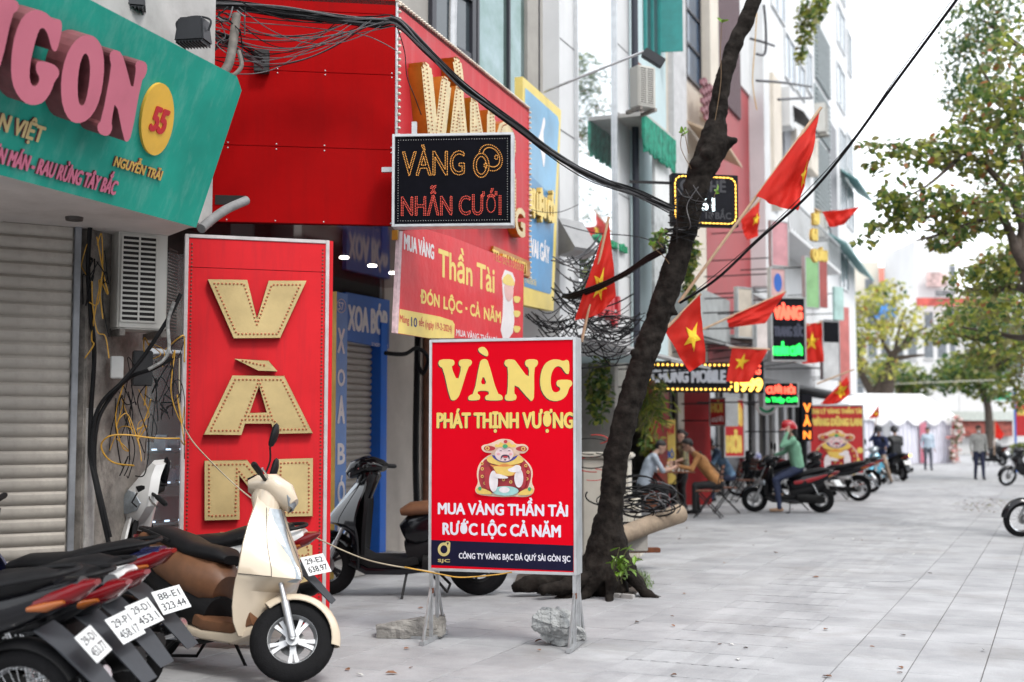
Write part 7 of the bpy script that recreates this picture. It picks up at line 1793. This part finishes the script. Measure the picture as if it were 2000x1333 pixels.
# ground floor fronts: distinct shops
def front(t, pl, u0, u1, mat, d=-1.85, z1=2.7, name='shop_front'):
    b = B(); b.pbox(pl, u0, .01, u1, z1, d - .06, d); return b.obj(name, mat, t)
front(h2, p2, .25, p2.L - .25, MDARK); front(h1, p1, .25, p1.L - .25, MDARK)  # plain near-black sheets stand in for shaded shop openings
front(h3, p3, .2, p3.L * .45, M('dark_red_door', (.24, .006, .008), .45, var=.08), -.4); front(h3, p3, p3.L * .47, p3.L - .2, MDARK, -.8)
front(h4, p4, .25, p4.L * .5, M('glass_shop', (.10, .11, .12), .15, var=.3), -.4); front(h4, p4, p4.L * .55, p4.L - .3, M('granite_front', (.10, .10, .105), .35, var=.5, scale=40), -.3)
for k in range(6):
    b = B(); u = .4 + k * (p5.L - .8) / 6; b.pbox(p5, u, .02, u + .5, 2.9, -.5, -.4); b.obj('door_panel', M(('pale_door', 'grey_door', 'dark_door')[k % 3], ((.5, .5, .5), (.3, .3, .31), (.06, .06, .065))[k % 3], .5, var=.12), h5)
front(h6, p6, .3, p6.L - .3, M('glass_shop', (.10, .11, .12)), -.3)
# red door panel with cream post seen behind the woman
t, pl, a, c = sboard('dark red shop door panel behind the standing woman', 1336, 764, 890, 1388, 26.2, M('dark_red_door', (.24, .006, .008)), .2, .06, name='door_panel', cat='door')
b = B(); b.pbox(pl, -.16, .0, -.02, c, -.1, .05); b.obj('door_post', MCREAM, t); b = B(); b.pbox(pl, 0, .0, pl.L, a - .002, -.06, 0.001); b.obj('door_base', M('dark_red_door', (.24, .006, .008)), t)

# ================================================================ overhead cables
def bundle(label, pts, n, spread, r, mats, seed, name='cable_bundle', sag=0.0, ties=True):
    rr = random.Random(seed); t = thing(name, label, 'cables', loc=P(*pts[0])); base = [P(*q) for q in pts]
    for mi, mt in enumerate(mats):
        b = B()
        for k in range(n):
            o = [Vector((rr.gauss(0, 1), rr.gauss(0, 1), rr.gauss(0, 1))) * spread * (.6 + .6 * rr.random()) for _ in base]
            off = Vector((0, rr.gauss(0, 1), rr.gauss(0, 1))) * spread * .8
            b.tube(spline([p + q_ * .5 + off for p, q_ in zip(base, o)], 6), rr.uniform(*r), 5)
        b.obj('cables', mt, t, kind='stuff', smooth=60)
    return t
MAIN = [(225, -40, 9.0), (330, 6, 9.3), (450, 12, 9.6), (560, 26, 9.75), (660, 38, 9.85), (735, 44, 9.9), (776, 46, 9.9), (830, 95, 9.95), (900, 165, 10.1), (960, 212, 10.25), (1020, 255, 10.4), (1090, 308, 10.8), (1160, 346, 11.2), (1240, 378, 11.6), (1312, 410, 11.85)]
bundle('thick bundle of black overhead cables crossing the red box towards the tree', MAIN, 12, .019, (.004, .009), [MBLACK, MBLACK, MGREYC], 3)
for k, (a_, lab) in enumerate((([(330, 30, 9.2), (450, 60, 9.6), (560, 72, 9.8), (680, 68, 9.88), (776, 50, 9.9)], 'upper slack grey wire in front of the red side'), ([(360, 60, 9.1), (470, 90, 9.5), (560, 99, 9.75), (600, 80, 9.8), (700, 58, 9.88)], 'middle slack grey wire in front of the red side'), ([(0, 75, 8.2), (200, 95, 8.6), (420, 140, 9.1), (520, 140, 9.5), (600, 100, 9.7), (690, 62, 9.88)], 'long grey wire crossing the turquoise sign'), ([(420, 40, 9.4), (560, 50, 9.8), (650, 60, 9.85), (720, 72, 9.9), (776, 100, 9.95)], 'thin grey wire with a kink on the red side'), ([(776, 55, 9.9), (790, 100, 9.95), (795, 150, 10), (810, 190, 10.0), (823, 225, 10.05)], 'loose black wire end hanging down the red corner'))):
    cable('overhead_wire', PX(a_), .0042, MGREYC if k < 4 else MBLACK, lab, 'wire', 'slack wires over the red side')
cable('overhead_wire', PX([(176, 2, 8.3), (175, 55, 8.3), (200, 78, 8.3), (225, 65, 8.3), (238, 40, 8.3)]), .004, MBLACK, 'thin black wire looping down over the pink letters', 'wire')
bundle('mess of cables above the turquoise sign', [(215, -60, 8.6), (300, 20, 8.9), (380, 50, 9.1), (450, 80, 9.4), (512, 118, 9.85)], 7, .03, (.004, .008), [MBLACK, MGREYC], 8)
fr_ = random.Random(61); fan = thing('wire_fan', 'fan of slack grey wires gathering into the overhead bundle', 'wires', loc=P(560, 90, 9.8))
for mt in (MGREYC, MBLACK):
    b = B()
    for k in range(8):
        x0, y0 = fr_.uniform(330, 480), fr_.uniform(-5, 120); x1 = fr_.uniform(640, 776); y1 = 42 + fr_.uniform(-4, 10); sg = fr_.uniform(8, 60)
        b.tube(spline([P(x0 + (x1 - x0) * j / 5, y0 + (y1 - y0) * j / 5 + sg * (1 - (j / 2.5 - 1) ** 2), 9.3 + .6 * j / 5 + fr_.uniform(-.05, .05)) for j in range(6)], 5), fr_.uniform(.0028, .005), 5)
    b.obj('wires', mt, fan, kind='stuff', smooth=60)
tangle('cable_tangle', 395, 470, 10, 120, 9.2, 7, [MBLACK, MGREYC], 'tangle of wires beside the second floodlight', 41, (.003, .007), .12)
bundle('thick black wrapped cable running left from the trunk', [(1296, 487, 12.0), (1265, 505, 12.2), (1220, 535, 12.6), (1170, 560, 13.1), (1118, 580, 13.7), (1100, 578, 14)], 6, .016, (.012, .018), [MBLACK], 12)
b = B(); rr = random.Random(17)
for k in range(16):
    yy_ = rr.uniform(-25, 60); c0 = P(1344 - yy_ * .28, 410 + yy_, TY); rx = .15 + rr.uniform(-.01, .03); ax = Vector((rr.uniform(-.3, .3), rr.uniform(-.2, .2), 1)).normalized()
    ring = B().ring(c0, ax, rx, 18); b.tube(ring + [ring[0]], rr.uniform(.003, .006), 5)
o = b.obj('wound_cables', MBLACK); tag(o, 'black cables wound round the trunk below the knot', 'cables', kind='stuff')
tangle('cable_tangle', 1330, 1385, 360, 480, 11.85, 4, [MGREYC, MBLACK], 'loose cable ends fanning out at the trunk', 44, (.003, .005), .2)
cable('overhead_cable', PX([(1328, 592, 12.0), (1400, 545, 11.7), (1480, 470, 11.4), (1570, 390, 11), (1640, 310, 10.6), (1750, 160, 10.1), (1872, -5, 9.5), (1910, -60, 9.3)]), .014, MBLACK, 'long black cable rising diagonally from the trunk across the sky', 'cable')
cable('overhead_cable', PX([(1335, 588, 12.05), (1480, 466, 11.45), (1640, 304, 10.65), (1760, 138, 10.1), (1878, -25, 9.5)]), .004, MBLACK, 'thin wire beside the long diagonal cable', 'wire')
swags('dense thicket of black cables under the blue signboard', (1085, 1185, 500, 650), 14.6, 16, 51)
swags('grey cables sagging over the awning behind the tree', (1140, 1250, 600, 680), 14.4, 10, 52)
swags('dark cables hanging under the blue signboard corner', (1030, 1130, 600, 670), 15.0, 8, 53)
coils('coils of cable hung above the grey awning', 1195, 645, 14.3, 22, 14, 5, 55, (.10, .2), (.004, .008), name='cable_coil')
for k, (a_, lab) in enumerate((([(1100, 440, 15.2), (1160, 455, 15), (1240, 462, 14.5), (1300, 480, 12.4)], 'wire from the metal hood to the trunk'), ([(1000, 380, 14), (1040, 410, 14.2), (1090, 415, 14.5), (1130, 400, 14.6)], 'thin wire sagging across the blue signboard'), ([(1330, 900, 60), (1500, 770, 62), (1720, 752, 62), (1990, 741, 60)], 'pale line strung across the street in the distance'), ([(1480, -10, 20), (1475, 80, 20), (1470, 160, 20), (1478, 215, 20)], 'orange cord hanging beside the red wall'))):
    cable('overhead_wire', PX(a_), (.006, .004, .02, .008)[k], (MBLACK, MBLACK, M('pale_line', (.6, .58, .5), .6), MYELC)[k], lab, 'wire')

# ================================================================ plants
def leafcloud(b, blobs, rr, L, W, nm, droop=.3):
    for (px, py, Y, rx, ry, rz, n) in blobs:
        s_ = 1 / ppm(Y)
        for _ in range(n):
            while True:
                d = Vector((rr.uniform(-1, 1), rr.uniform(-1, 1), rr.uniform(-1, 1)))
                if d.length < 1: break
            c = P(px, py, Y) + Vector((d.x * rx * s_, d.y * rz, d.z * ry * s_)); b.mi = rr.choices(range(len(nm)), nm)[0]
            dd = Vector((rr.uniform(-1, 1), rr.uniform(-1, 1), rr.uniform(-1, .6) - droop)); k = rr.uniform(.7, 1.25)
            leaf(b, c, dd, Vector((rr.uniform(-.7, .7), rr.uniform(-.7, .7), 1)), L * k, W * k, .06)
MG1 = M('leaf_green', (0.133, 0.211, 0.055), .5, transl=.5, var=.25, scale=3); MG2 = M('leaf_dark_green', (0.062, 0.133, 0.047), .5, transl=.5, var=.25, scale=3); MG3 = M('leaf_yellow_green', (0.343, 0.374, 0.070), .5, transl=.5, var=.2, scale=3); MG4 = M('leaf_rust', (0.437, 0.172, 0.078), .6, transl=.5, var=.3, scale=3); MG5 = M('leaf_olive', (0.265, 0.250, 0.109), .55, transl=.5, var=.25, scale=3); MG6 = M('leaf_yellow', (0.600, 0.562, 0.125), .6, transl=.5, var=.2, scale=3)
LM = [MG1, MG2, MG3, MG4, MG5, MG6]
rr = random.Random(5)
hp = thing('hanging_plant', 'bushy hanging fern with long pale leaves beside the trunk', 'plant', loc=P(1270, 850, 18.5)); b = B()
for _ in range(380):
    c = P(1266 + rr.gauss(0, 14), 778 + rr.gauss(0, 22), 18.5 + rr.uniform(-.3, .3)); b.mi = rr.choice((0, 2, 4)); leaf(b, c, Vector((rr.uniform(-.6, .8), rr.uniform(-.5, .5), rr.uniform(-1, .1))), Vector((rr.uniform(-1, 1), -1, .4)), rr.uniform(.15, .34), .012, .03)
b.obj('fronds', LM, hp, kind='stuff'); b = B(); b.lathe([(.1, 0), (.14, .2)], 16, Matrix.Translation(P(1262, 770, 18.5))); b.obj('pot', M('terracotta', (.35, .13, .07), .8), hp)
hp2 = thing('potted_plant', 'leafy bush behind the seated men at the cafe', 'plant', loc=G(1285, 960)); b = B(); leafcloud(b, [(1272, 868, 24.6, 22, 28, .35, 260)], rr, .11, .035, (3, 1, 2, 0, 1, 0)); b.obj('foliage', LM, hp2, kind='stuff'); b = B(); b.lathe([(.13, 0), (.18, .35)], 16, Matrix.Translation((P(1272, 900, 24.6).x, 24.6, 0))); b.tube([Vector((P(1272, 900, 24.6).x, 24.6, .3)), P(1272, 880, 24.6)], .02, 6); b.obj('pot', M('terracotta', (.35, .13, .07)), hp2)
vn2 = thing('vine', 'green creeper hanging from the roof of the white house', 'plant', loc=P(1590, 60, 30)); b = B(); leafcloud(b, [(1575, 40, 29.5, 22, 50, .4, 260), (1600, 10, 30, 16, 30, .4, 200), (1565, 100, 29.5, 8, 30, .3, 70)], rr, .14, .05, (3, 1, 3, 0, 2, 0)); b.obj('leaves', LM, vn2, kind='stuff')
vn = thing('vine', 'green creeper hanging on the facade behind the trunk', 'plant', loc=P(1345, 530, 19)); b = B(); leafcloud(b, [(1348, 500, 19, 16, 45, .2, 220), (1290, 470, 17, 12, 22, .2, 90), (1345, 560, 19, 10, 30, .2, 90), (1170, 760, 17.5, 24, 70, .4, 380)], rr, .10, .04, (3, 2, 2, 0, 1, 0)); b.obj('leaves', LM, vn, kind='stuff')
# ================================================================ trees on the right
MBRK2 = M('grey_brown_bark', (.07, .052, .042), .9, var=.3, scale=8, bump=.6, bscale=30)
def limbs(t, lst, mat=MBRK2, name='branch'):
    for pts, r0, r1 in lst:
        q = spline([P(*p) for p in pts], 5); n = len(q); b = B(); b.tube(q, [r0 + (r1 - r0) * i / (n - 1) for i in range(n)], 8); b.obj(name, mat, t, smooth=60)
rr = random.Random(77)
ta = thing('street_tree', 'broad leafy tree reaching over the pavement from the right edge', 'tree', loc=G(2110, 1040))
limbs(ta, [([(2110, 1060, 18.5), (2085, 800, 18.6), (2050, 620, 18.8), (2010, 530, 19)], .26, .17)], name='trunk')
limbs(ta, [([(2012, 535, 19), (1985, 490, 19), (1975, 460, 19.2), (1950, 415, 19.2), (1900, 395, 19.3), (1850, 412, 19.2), (1800, 428, 19)], .10, .014), ([(2000, 500, 19), (1990, 420, 19.3), (1940, 340, 19.6), (1880, 300, 19.6), (1800, 300, 19.4), (1740, 280, 19)], .07, .008), ([(1985, 490, 19), (2010, 380, 19.8), (1980, 250, 20), (1920, 140, 20)], .08, .015), ([(1950, 415, 19.2), (1890, 440, 18.8), (1830, 460, 18.6), (1790, 470, 18.5)], .05, .01), ([(1880, 300, 19.6), (1850, 330, 19.2), (1800, 370, 18.9), (1730, 400, 18.6)], .04, .008), ([(2030, 580, 19), (1980, 560, 20), (1930, 570, 21), (1880, 560, 22)], .08, .015), ([(2050, 640, 19), (2000, 660, 21), (1940, 650, 23), (1880, 640, 24)], .08, .015)])
bl = [(1700, 286, 18.8, 26, 12, .25, 22), (1712, 318, 18.8, 22, 10, .25, 22), (1750, 290, 19, 28, 16, .3, 46), (1800, 300, 19.2, 46, 30, .6, 130), (1860, 285, 19.5, 50, 40, .8, 200), (1930, 300, 19.8, 60, 55, 1.2, 330), (1740, 395, 18.7, 34, 26, .4, 110), (1770, 425, 18.6, 30, 24, .4, 90), (1715, 440, 18.7, 22, 14, .25, 26), (1830, 400, 18.9, 50, 38, .7, 190), (1850, 460, 18.8, 40, 28, .6, 130), (1900, 420, 19, 55, 40, .9, 230), (1960, 400, 19.4, 45, 60, 1.2, 260), (1930, 210, 20, 60, 50, 1.2, 280), (1970, 120, 20.4, 46, 80, 1.5, 300), (1985, 230, 20, 30, 60, 1.2, 200), (1980, 520, 20, 60, 50, 1.3, 280), (1920, 540, 21, 60, 40, 1.3, 220), (1960, 610, 22, 60, 45, 1.5, 260), (1890, 600, 23, 50, 35, 1.4, 150), (1760, 360, 19, 60, 40, .8, 40), (1690, 470, 18.9, 30, 12, .3, 14)]
b = B(); leafcloud(b, [(*q[:6], int(q[6] * 1.5)) for q in bl], rr, .125, .046, (34, 10, 26, 3, 24, 3)); b.obj('crown', LM, ta, kind='stuff')
tb2 = thing('street_tree', 'dense dark green tree high in the upper right corner', 'tree', loc=G(2160, 980))
limbs(tb2, [([(2150, 960, 27), (2120, 500, 27), (2080, 100, 27)], .3, .2)], name='trunk'); limbs(tb2, [([(2090, 200, 27), (2000, 100, 27), (1920, 40, 27)], .12, .03), ([(2100, 350, 27), (1990, 220, 27), (1900, 160, 27)], .1, .02)])
b = B(); leafcloud(b, [(1905, 40, 27, 55, 60, 1.6, 900), (1890, 110, 27, 50, 40, 1.4, 620), (1960, 30, 27, 60, 60, 2, 700), (1880, 180, 26.5, 40, 34, 1.2, 420), (1930, 170, 27, 60, 60, 2, 600), (1975, 330, 28, 40, 80, 2, 420)], rr, .12, .03, (24, 55, 10, 2, 9, 0)); b.obj('crown', LM, tb2, kind='stuff')
tc2 = thing('street_tree', 'yellow green tree drooping further down the right side', 'tree', loc=G(2080, 930))
limbs(tc2, [([(2090, 930, 40), (2060, 760, 40), (2040, 680, 40)], .28, .2)], name='trunk'); limbs(tc2, [([(2040, 690, 40), (1990, 670, 40), (1900, 660, 39), (1840, 650, 38)], .16, .03), ([(2045, 700, 40), (1985, 700, 39), (1930, 720, 38)], .12, .03), ([(2040, 680, 40), (1970, 600, 40), (1900, 560, 40)], .12, .03)])
b = B(); leafcloud(b, [(1960, 580, 40, 60, 60, 2.5, 800), (1900, 630, 39, 70, 40, 2, 650), (1980, 680, 39, 50, 50, 2.5, 650), (1850, 650, 38, 40, 22, 1.5, 220), (1935, 690, 38.5, 60, 30, 2, 420), (1985, 760, 39, 30, 40, 2, 300), (1960, 510, 41, 50, 40, 2.5, 420)], rr, .20, .065, (26, 8, 30, 3, 28, 5)); b.obj('crown', LM, tc2, kind='stuff')
# sparse tree behind the tent
td = thing('street_tree', 'sparse yellowing tree with forked trunk behind the white tent', 'tree', loc=G(1722, 895))
limbs(td, [([(1716, 900, 62), (1712, 800, 62), (1706, 770, 62)], .42, .36), ([(1722, 900, 62.3), (1728, 780, 62), (1734, 735, 62)], .45, .4)], MBRK2, 'trunk')
limbs(td, [([(1706, 772, 62), (1695, 755, 62), (1680, 722, 62), (1684, 712, 62), (1676, 690, 62), (1690, 660, 62)], .24, .06), ([(1708, 772, 62), (1730, 735, 62), (1742, 695, 62), (1760, 680, 62), (1790, 650, 62), (1810, 640, 62)], .28, .05), ([(1734, 738, 62), (1740, 705, 62), (1768, 698, 62), (1805, 694, 62)], .24, .05), ([(1742, 695, 62), (1725, 670, 62), (1718, 640, 62), (1700, 610, 62)], .14, .03), ([(1748, 688, 62), (1755, 650, 62), (1770, 600, 62)], .12, .03), ([(1684, 712, 62), (1660, 680, 62), (1650, 640, 62)], .1, .03), ([(1760, 680, 62), (1780, 640, 62), (1790, 600, 62)], .08, .02)])
b = B(); leafcloud(b, [(1670, 600, 62, 40, 30, 3, 330), (1725, 575, 62, 35, 28, 3, 300), (1690, 650, 62, 40, 26, 3, 300), (1660, 700, 62, 28, 36, 3, 230), (1720, 720, 62, 30, 30, 3, 170), (1760, 620, 62, 40, 30, 3, 200), (1790, 660, 62, 30, 20, 3, 110), (1740, 650, 62, 50, 40, 3, 200)], rr, .26, .09, (6, 2, 30, 2, 24, 36)); b.obj('crown', LM, td, kind='stuff')
for lab, bx, n, tr in (('round green tree in front of the distant shops', [(1880, 720, 78, 45, 36, 3.5, 700), (1920, 745, 78, 40, 34, 3.5, 560), (1850, 740, 78, 30, 28, 3, 350), (1935, 700, 78, 35, 28, 3, 380)], 0, [(1932, 880, 78), (1930, 800, 78), (1915, 750, 78)]), ('dark green tree between the tent and the white block', [(1760, 735, 82, 38, 30, 3, 560), (1785, 765, 82, 24, 22, 3, 330), (1720, 730, 82, 24, 30, 3, 330)], 0, [(1762, 880, 82), (1762, 800, 82), (1760, 750, 82)])):
    t = thing('street_tree', lab, 'tree', loc=G(*tr[0][:2])); limbs(t, [(tr, .3, .2)], MBRK2, 'trunk'); b = B(); leafcloud(b, bx, rr, .34, .13, (40, 26, 18, 0, 16, 0)); b.obj('crown', LM, t, kind='stuff')

# ================================================================ tent
PT = Pl(xy(P(1672, 850, 56.5)), xy(P(1862, 850, 58)))
MTENT = M('white_tent_canvas', (.80, .80, .82), .7, var=.03, scale=1); MTENTC = M('tent_curtain', (.70, .70, .78), .8, var=.05, scale=2); MPINKD = M('pink_drape', (.70, .28, .36), .8, var=.08); MCORAL = M('coral_drape', (.72, .16, .14), .8, var=.06)
tent = thing('tent', 'long white marquee with draped curtains and pink panels', 'tent', loc=PT.w(PT.L / 2, 0))
ze = PT.pix(1760, 812)[1]; zr = PT.pix(1760, 781)[1]; L = PT.L
b = B(); q = [PT.w(-.1, ze, .1), PT.w(L + .1, ze, .1), PT.w(L + .05, zr + .35, -2.4), PT.w(.4, zr + .35, -2.4), PT.w(-.1, ze, -5), PT.w(L + .1, ze, -5)]
b.add(q, [(0, 1, 2, 3), (3, 2, 5, 4), (1, 5, 2), (0, 3, 4)]); b.obj('roof', MTENT, tent)
b = B(); b.pbox(PT, -.1, ze - .22, L + .1, ze, .08, .11); b.obj('valance', MTENT, tent)
def drape(pl, u0, u1, v0, v1, d, mat, name, par, fr=9, amp=.05):
    b = B(); n = max(8, int((u1 - u0) * fr)); vs = []; fs = []
    for i in range(n * 3 + 1):
        u = u0 + (u1 - u0) * i / (n * 3); z = d + amp * math.sin(i * 2 * math.pi / 6)
        vs += [pl.w(u, v0, z), pl.w(u, v1, z * .6 + d * .4)]
    for i in range(n * 3): fs.append((2 * i, 2 * i + 2, 2 * i + 3, 2 * i + 1))
    b.add(vs, fs); return b.obj(name, mat, par, smooth=70)
drape(PT, 0, L, .02, ze - .2, 0, MTENTC, 'curtain', tent)
uq = lambda x: PT.pix(x, 850)[0]
drape(PT, uq(1793), uq(1806), .05, ze - .3, .14, MPINKD, 'pink_panel', tent); drape(PT, uq(1856), uq(1864), .02, ze - .3, .14, MCORAL, 'coral_panel', tent)
b = B(); b.pbox(PT, uq(1722), .9, uq(1736), 2.0, .10, .13); b.obj('window_flap', M('grey_flap', (.35, .36, .38), .6), tent)
for k in range(5):
    u0_ = uq(1700) + k * .95; b = B(); q = []
    for i in range(9): s_ = i / 8; q.append((u0_ + .95 * s_, ze - .2 - .28 * math.sin(math.pi * s_)))
    b.add([PT.w(u, ze - .2, .15) for u, v in q] + [PT.w(u, v, .15) for u, v in q], [(i, i + 1, 10 + i, 9 + i) for i in range(8)]); b.obj('swag', MTENT, tent)
b = B(); q = [P(x, y, 60) for x, y in ((1680, 790), (1700, 778), (1735, 777), (1740, 783), (1700, 792))]; b.add(q + [p + Vector((0, .5, 0)) for p in q], [(0, 1, 2, 3, 4), (9, 8, 7, 6, 5), (0, 5, 6, 1), (1, 6, 7, 2), (2, 7, 8, 3), (3, 8, 9, 4), (4, 9, 5, 0)]); o = b.obj('orange_tarpaulin', M('ochre_tarp', (.45, .22, .03), .8, var=.2)); tag(o, 'ochre tarpaulin folded in the fork of the sparse tree', 'tarpaulin')
fl = thing('flower_arch', 'tall stand of pink and white flowers at the tent corner', 'flowers', loc=G(1868, 905)); b = B()
for k in range(420):
    a = rr.random(); b.mi = rr.choice((0, 0, 1, 2)); b.ball(P(1867 + rr.gauss(0, 5) + 4 * math.sin(a * 6), 812 + a * 92, 57.5 + rr.uniform(-.2, .2)), rr.uniform(.03, .07), 6, 4)
b.obj('blossoms', [M('pale_blossom', (.74, .66, .62), .8, var=.1), M('pink_blossom', (.62, .26, .24), .8, var=.1), MG1], fl, kind='stuff')

# ================================================================ distant houses
MFARW = M('far_white_wall', (.70, .70, .70), .8, var=.05, scale=.4); MFARC = M('far_cream_wall', (.62, .58, .50), .8, var=.08, scale=.4); MFARG = M('far_grey_wall', (.42, .43, .44), .8, var=.1, scale=.4); MROOF = M('far_red_roof', (.42, .13, .09), .8, var=.15, scale=2); MFWIN = M('far_window', (.16, .18, .20), .3, var=.3)
def far(label, x0, yt, x1, Y, mat, wins=(), roof=None, dep=8):
    A, C = P(x0, 800, Y), P(x1, 800, Y); pl = Pl(xy(A), xy(C)); h = pl.pix(x0, yt)[1]; t = thing('distant_house', label, 'building', loc=(A.x, A.y, -.17))
    b = B(); b.pbox(pl, 0, -.17, pl.L, h, -dep, 0); b.obj('wall', mat, t)
    for (a, ya, yb, c) in wins:
        u0, v0, u1, v1 = rect(pl, a, ya, yb, c); b = B(); b.pbox(pl, u0, v0, u1, v1, .002, .05); w_ = b.obj('window', MFWIN, t); b = B(); b.pbox(pl, u0 - .06, v0 - .1, u1 + .06, v0, .0, .15); b.obj('sill', MFARW, w_)
    if roof:
        b = B(); q = [pl.w(-.2, h, .3), pl.w(pl.L + .2, h, .3), pl.w(pl.L - .4, h + roof, -dep / 2), pl.w(.4, h + roof, -dep / 2), pl.w(-.2, h, -dep), pl.w(pl.L + .2, h, -dep)]; b.add(q, [(0, 1, 2, 3), (3, 2, 5, 4), (1, 5, 2), (0, 3, 4), (0, 4, 5, 1)]); b.obj('roof', MROOF, t)
    return t, pl
far('tall white block with a faded mural at the end of the street', 1794, 470, 1873, 96, MFARW, [(1856, 520, 560, 1866), (1856, 600, 640, 1866), (1806, 610, 640, 1822), (1806, 660, 700, 1822), (1832, 660, 700, 1848), (1856, 660, 700, 1866)])
_, pl = far('low white arcade with a red sign band at the right end of the street', 1874, 566, 2080, 98, MFARW, [(1885 + 24 * k, 610, 660, 1900 + 24 * k) for k in range(5)] + [(1885 + 24 * k, 690, 740, 1900 + 24 * k) for k in range(5)])
t, pl, a, c = sboard('red sign band across the distant white block', 1792, 582, 598, 1960, 94.5, M('far_red_band', (.55, .10, .08), .6, var=.35, scale=1.2), 0, .3)
t, pl, a, c = sboard('grey name board on the distant white block', 1828, 567, 579, 1864, 94.3, M('far_grey_board', (.22, .22, .23), .6, var=.4, scale=4), 0, .2)
t, pl, a, c = sboard('faded pink mural on the distant white block', 1810, 532, 560, 1850, 95.4, M('far_mural', (.66, .48, .46), .7, var=.5, scale=1.5), 0, .1)
far('grey house with cream parapet behind the sparse tree', 1655, 512, 1722, 104, MFARC, [(1690, 545, 570, 1705), (1665, 600, 640, 1680), (1695, 600, 640, 1712)])
far('red roofed house between the cream parapet and the white block', 1720, 556, 1794, 106, MFARG, [(1740, 562, 585, 1752), (1760, 562, 585, 1772), (1735, 640, 680, 1752), (1765, 640, 680, 1782)], 2.0)
far('pale lower house behind the tent', 1660, 640, 1800, 92, MFARW, [(1670 + 26 * k, 660, 700, 1686 + 26 * k) for k in range(5)] + [(1670 + 26 * k, 730, 770, 1686 + 26 * k) for k in range(5)])
t, pl, a, c = sboard('blue sign boards seen through the sparse tree', 1708, 588, 622, 1750, 88, M('far_blue_board', (.06, .22, .55), .6, var=.4, scale=1.5), 0, .2)
t, pl, a, c = sboard('pale canopy of the distant shop at the right', 1858, 804, 822, 2020, 84, M('far_pale_canopy', (.58, .62, .58), .7), 0, 2.0)
t, pl, a, c = sboard('red brown lettered fascia of the distant shop at the right', 1872, 822, 852, 1978, 84.2, M('far_red_fascia', (.34, .09, .07), .7, var=.5, scale=3), 0, .2)
t, pl, a, c = sboard('green sign far above the distant shop canopy', 1932, 765, 782, 1975, 86, M('far_green_sign', (.03, .42, .25), .6, var=.3), 0, .2)
t, pl, a, c = sboard('white wall of the distant shop under the red fascia', 1872, 852, 895, 2060, 84.6, MFARW, 0, .3, name='shop_wall', cat='wall')
t, pl, a, c = sboard('red banner with yellow words at the right edge', 1984, 792, 852, 2010, 46, MSRED, 0, .03, name='banner', cat='banner', post=True)
ptext(pl, 'HỎA', (1987, 800, 812, 2006), MYS, t, bold=.04)
b = B(); b.pbox(pl, -.06, 0, 0, c + .9, -.03, .03); b.obj('pole', MBLUE, t)
hg = thing('hedge', 'clipped green bush at the right edge behind the bikes', 'bush', loc=G(1995, 895)); b = B(); leafcloud(b, [(1992, 878, 44, 14, 13, .5, 700), (2016, 878, 44, 16, 13, .5, 400)], rr, .09, .035, (30, 10, 20, 0, 6, 0), 0); b.obj('foliage', LM, hg, kind='stuff')
# ---------------------------------------------------------------- fallen leaves and litter
fx = thing('leaf_litter', 'dry brown leaves and scraps scattered over the paving', 'leaves', loc=(2, 10, 0)); fx['kind'] = 'stuff'; b = B()
for k in range(110):
    c = G(rr.uniform(640, 2000), 905 + 420 * rr.random() ** 1.6); c.z = .008; b.mi = rr.choices((0, 1, 2), (5, 3, 1))[0]
    leaf(b, c, Vector((rr.uniform(-1, 1), rr.uniform(-1, 1), .05)), Vector((rr.uniform(-.3, .3), rr.uniform(-.3, .3), 1)), rr.uniform(.03, .085), rr.uniform(.008, .026), .12)
for k in range(200):
    c = G(1930 + rr.gauss(0, 30), 985 + rr.gauss(0, 8)); c.z = .008; b.mi = rr.choice((0, 1, 3)); leaf(b, c, Vector((rr.uniform(-1, 1), rr.uniform(-1, 1), .05)), Vector((0, 0, 1)), rr.uniform(.03, .07), .015, .1)
b.obj('leaves', [M('dry_leaf', (.22, .10, .05), .8, var=.4, scale=9), M('dark_dry_leaf', (.06, .035, .025), .8), M('paper_scrap', (.66, .65, .62), .8), MG5], fx, kind='stuff')
# ---------------------------------------------------------------- the other side of the road, behind the camera
b = B(); orr = random.Random(9)
for k in range(9):
    s0_ = -34 + k * 9.0; a = PP(15.5, s0_); h = orr.uniform(9, 15)
    b.box(PP(20, s0_ + 4.3) + Vector((0, 0, h / 2 - .2)), (8, 8.7, h), rz=-R(24))
op = b.obj('far_side_houses', M('far_side_wall', (.34, .33, .31), .8, var=.5, scale=.35, col2=(.12, .13, .13))); tag(op, kind='structure')
b = B()
for k in range(6):
    x = -9 + k * 5; b.box((x, -22, 5), (4.7, 8, 10 + 3 * (k % 3)))
op = b.obj('houses_up_the_street', M('far_side_wall', (.34, .33, .31))); tag(op, kind='structure')
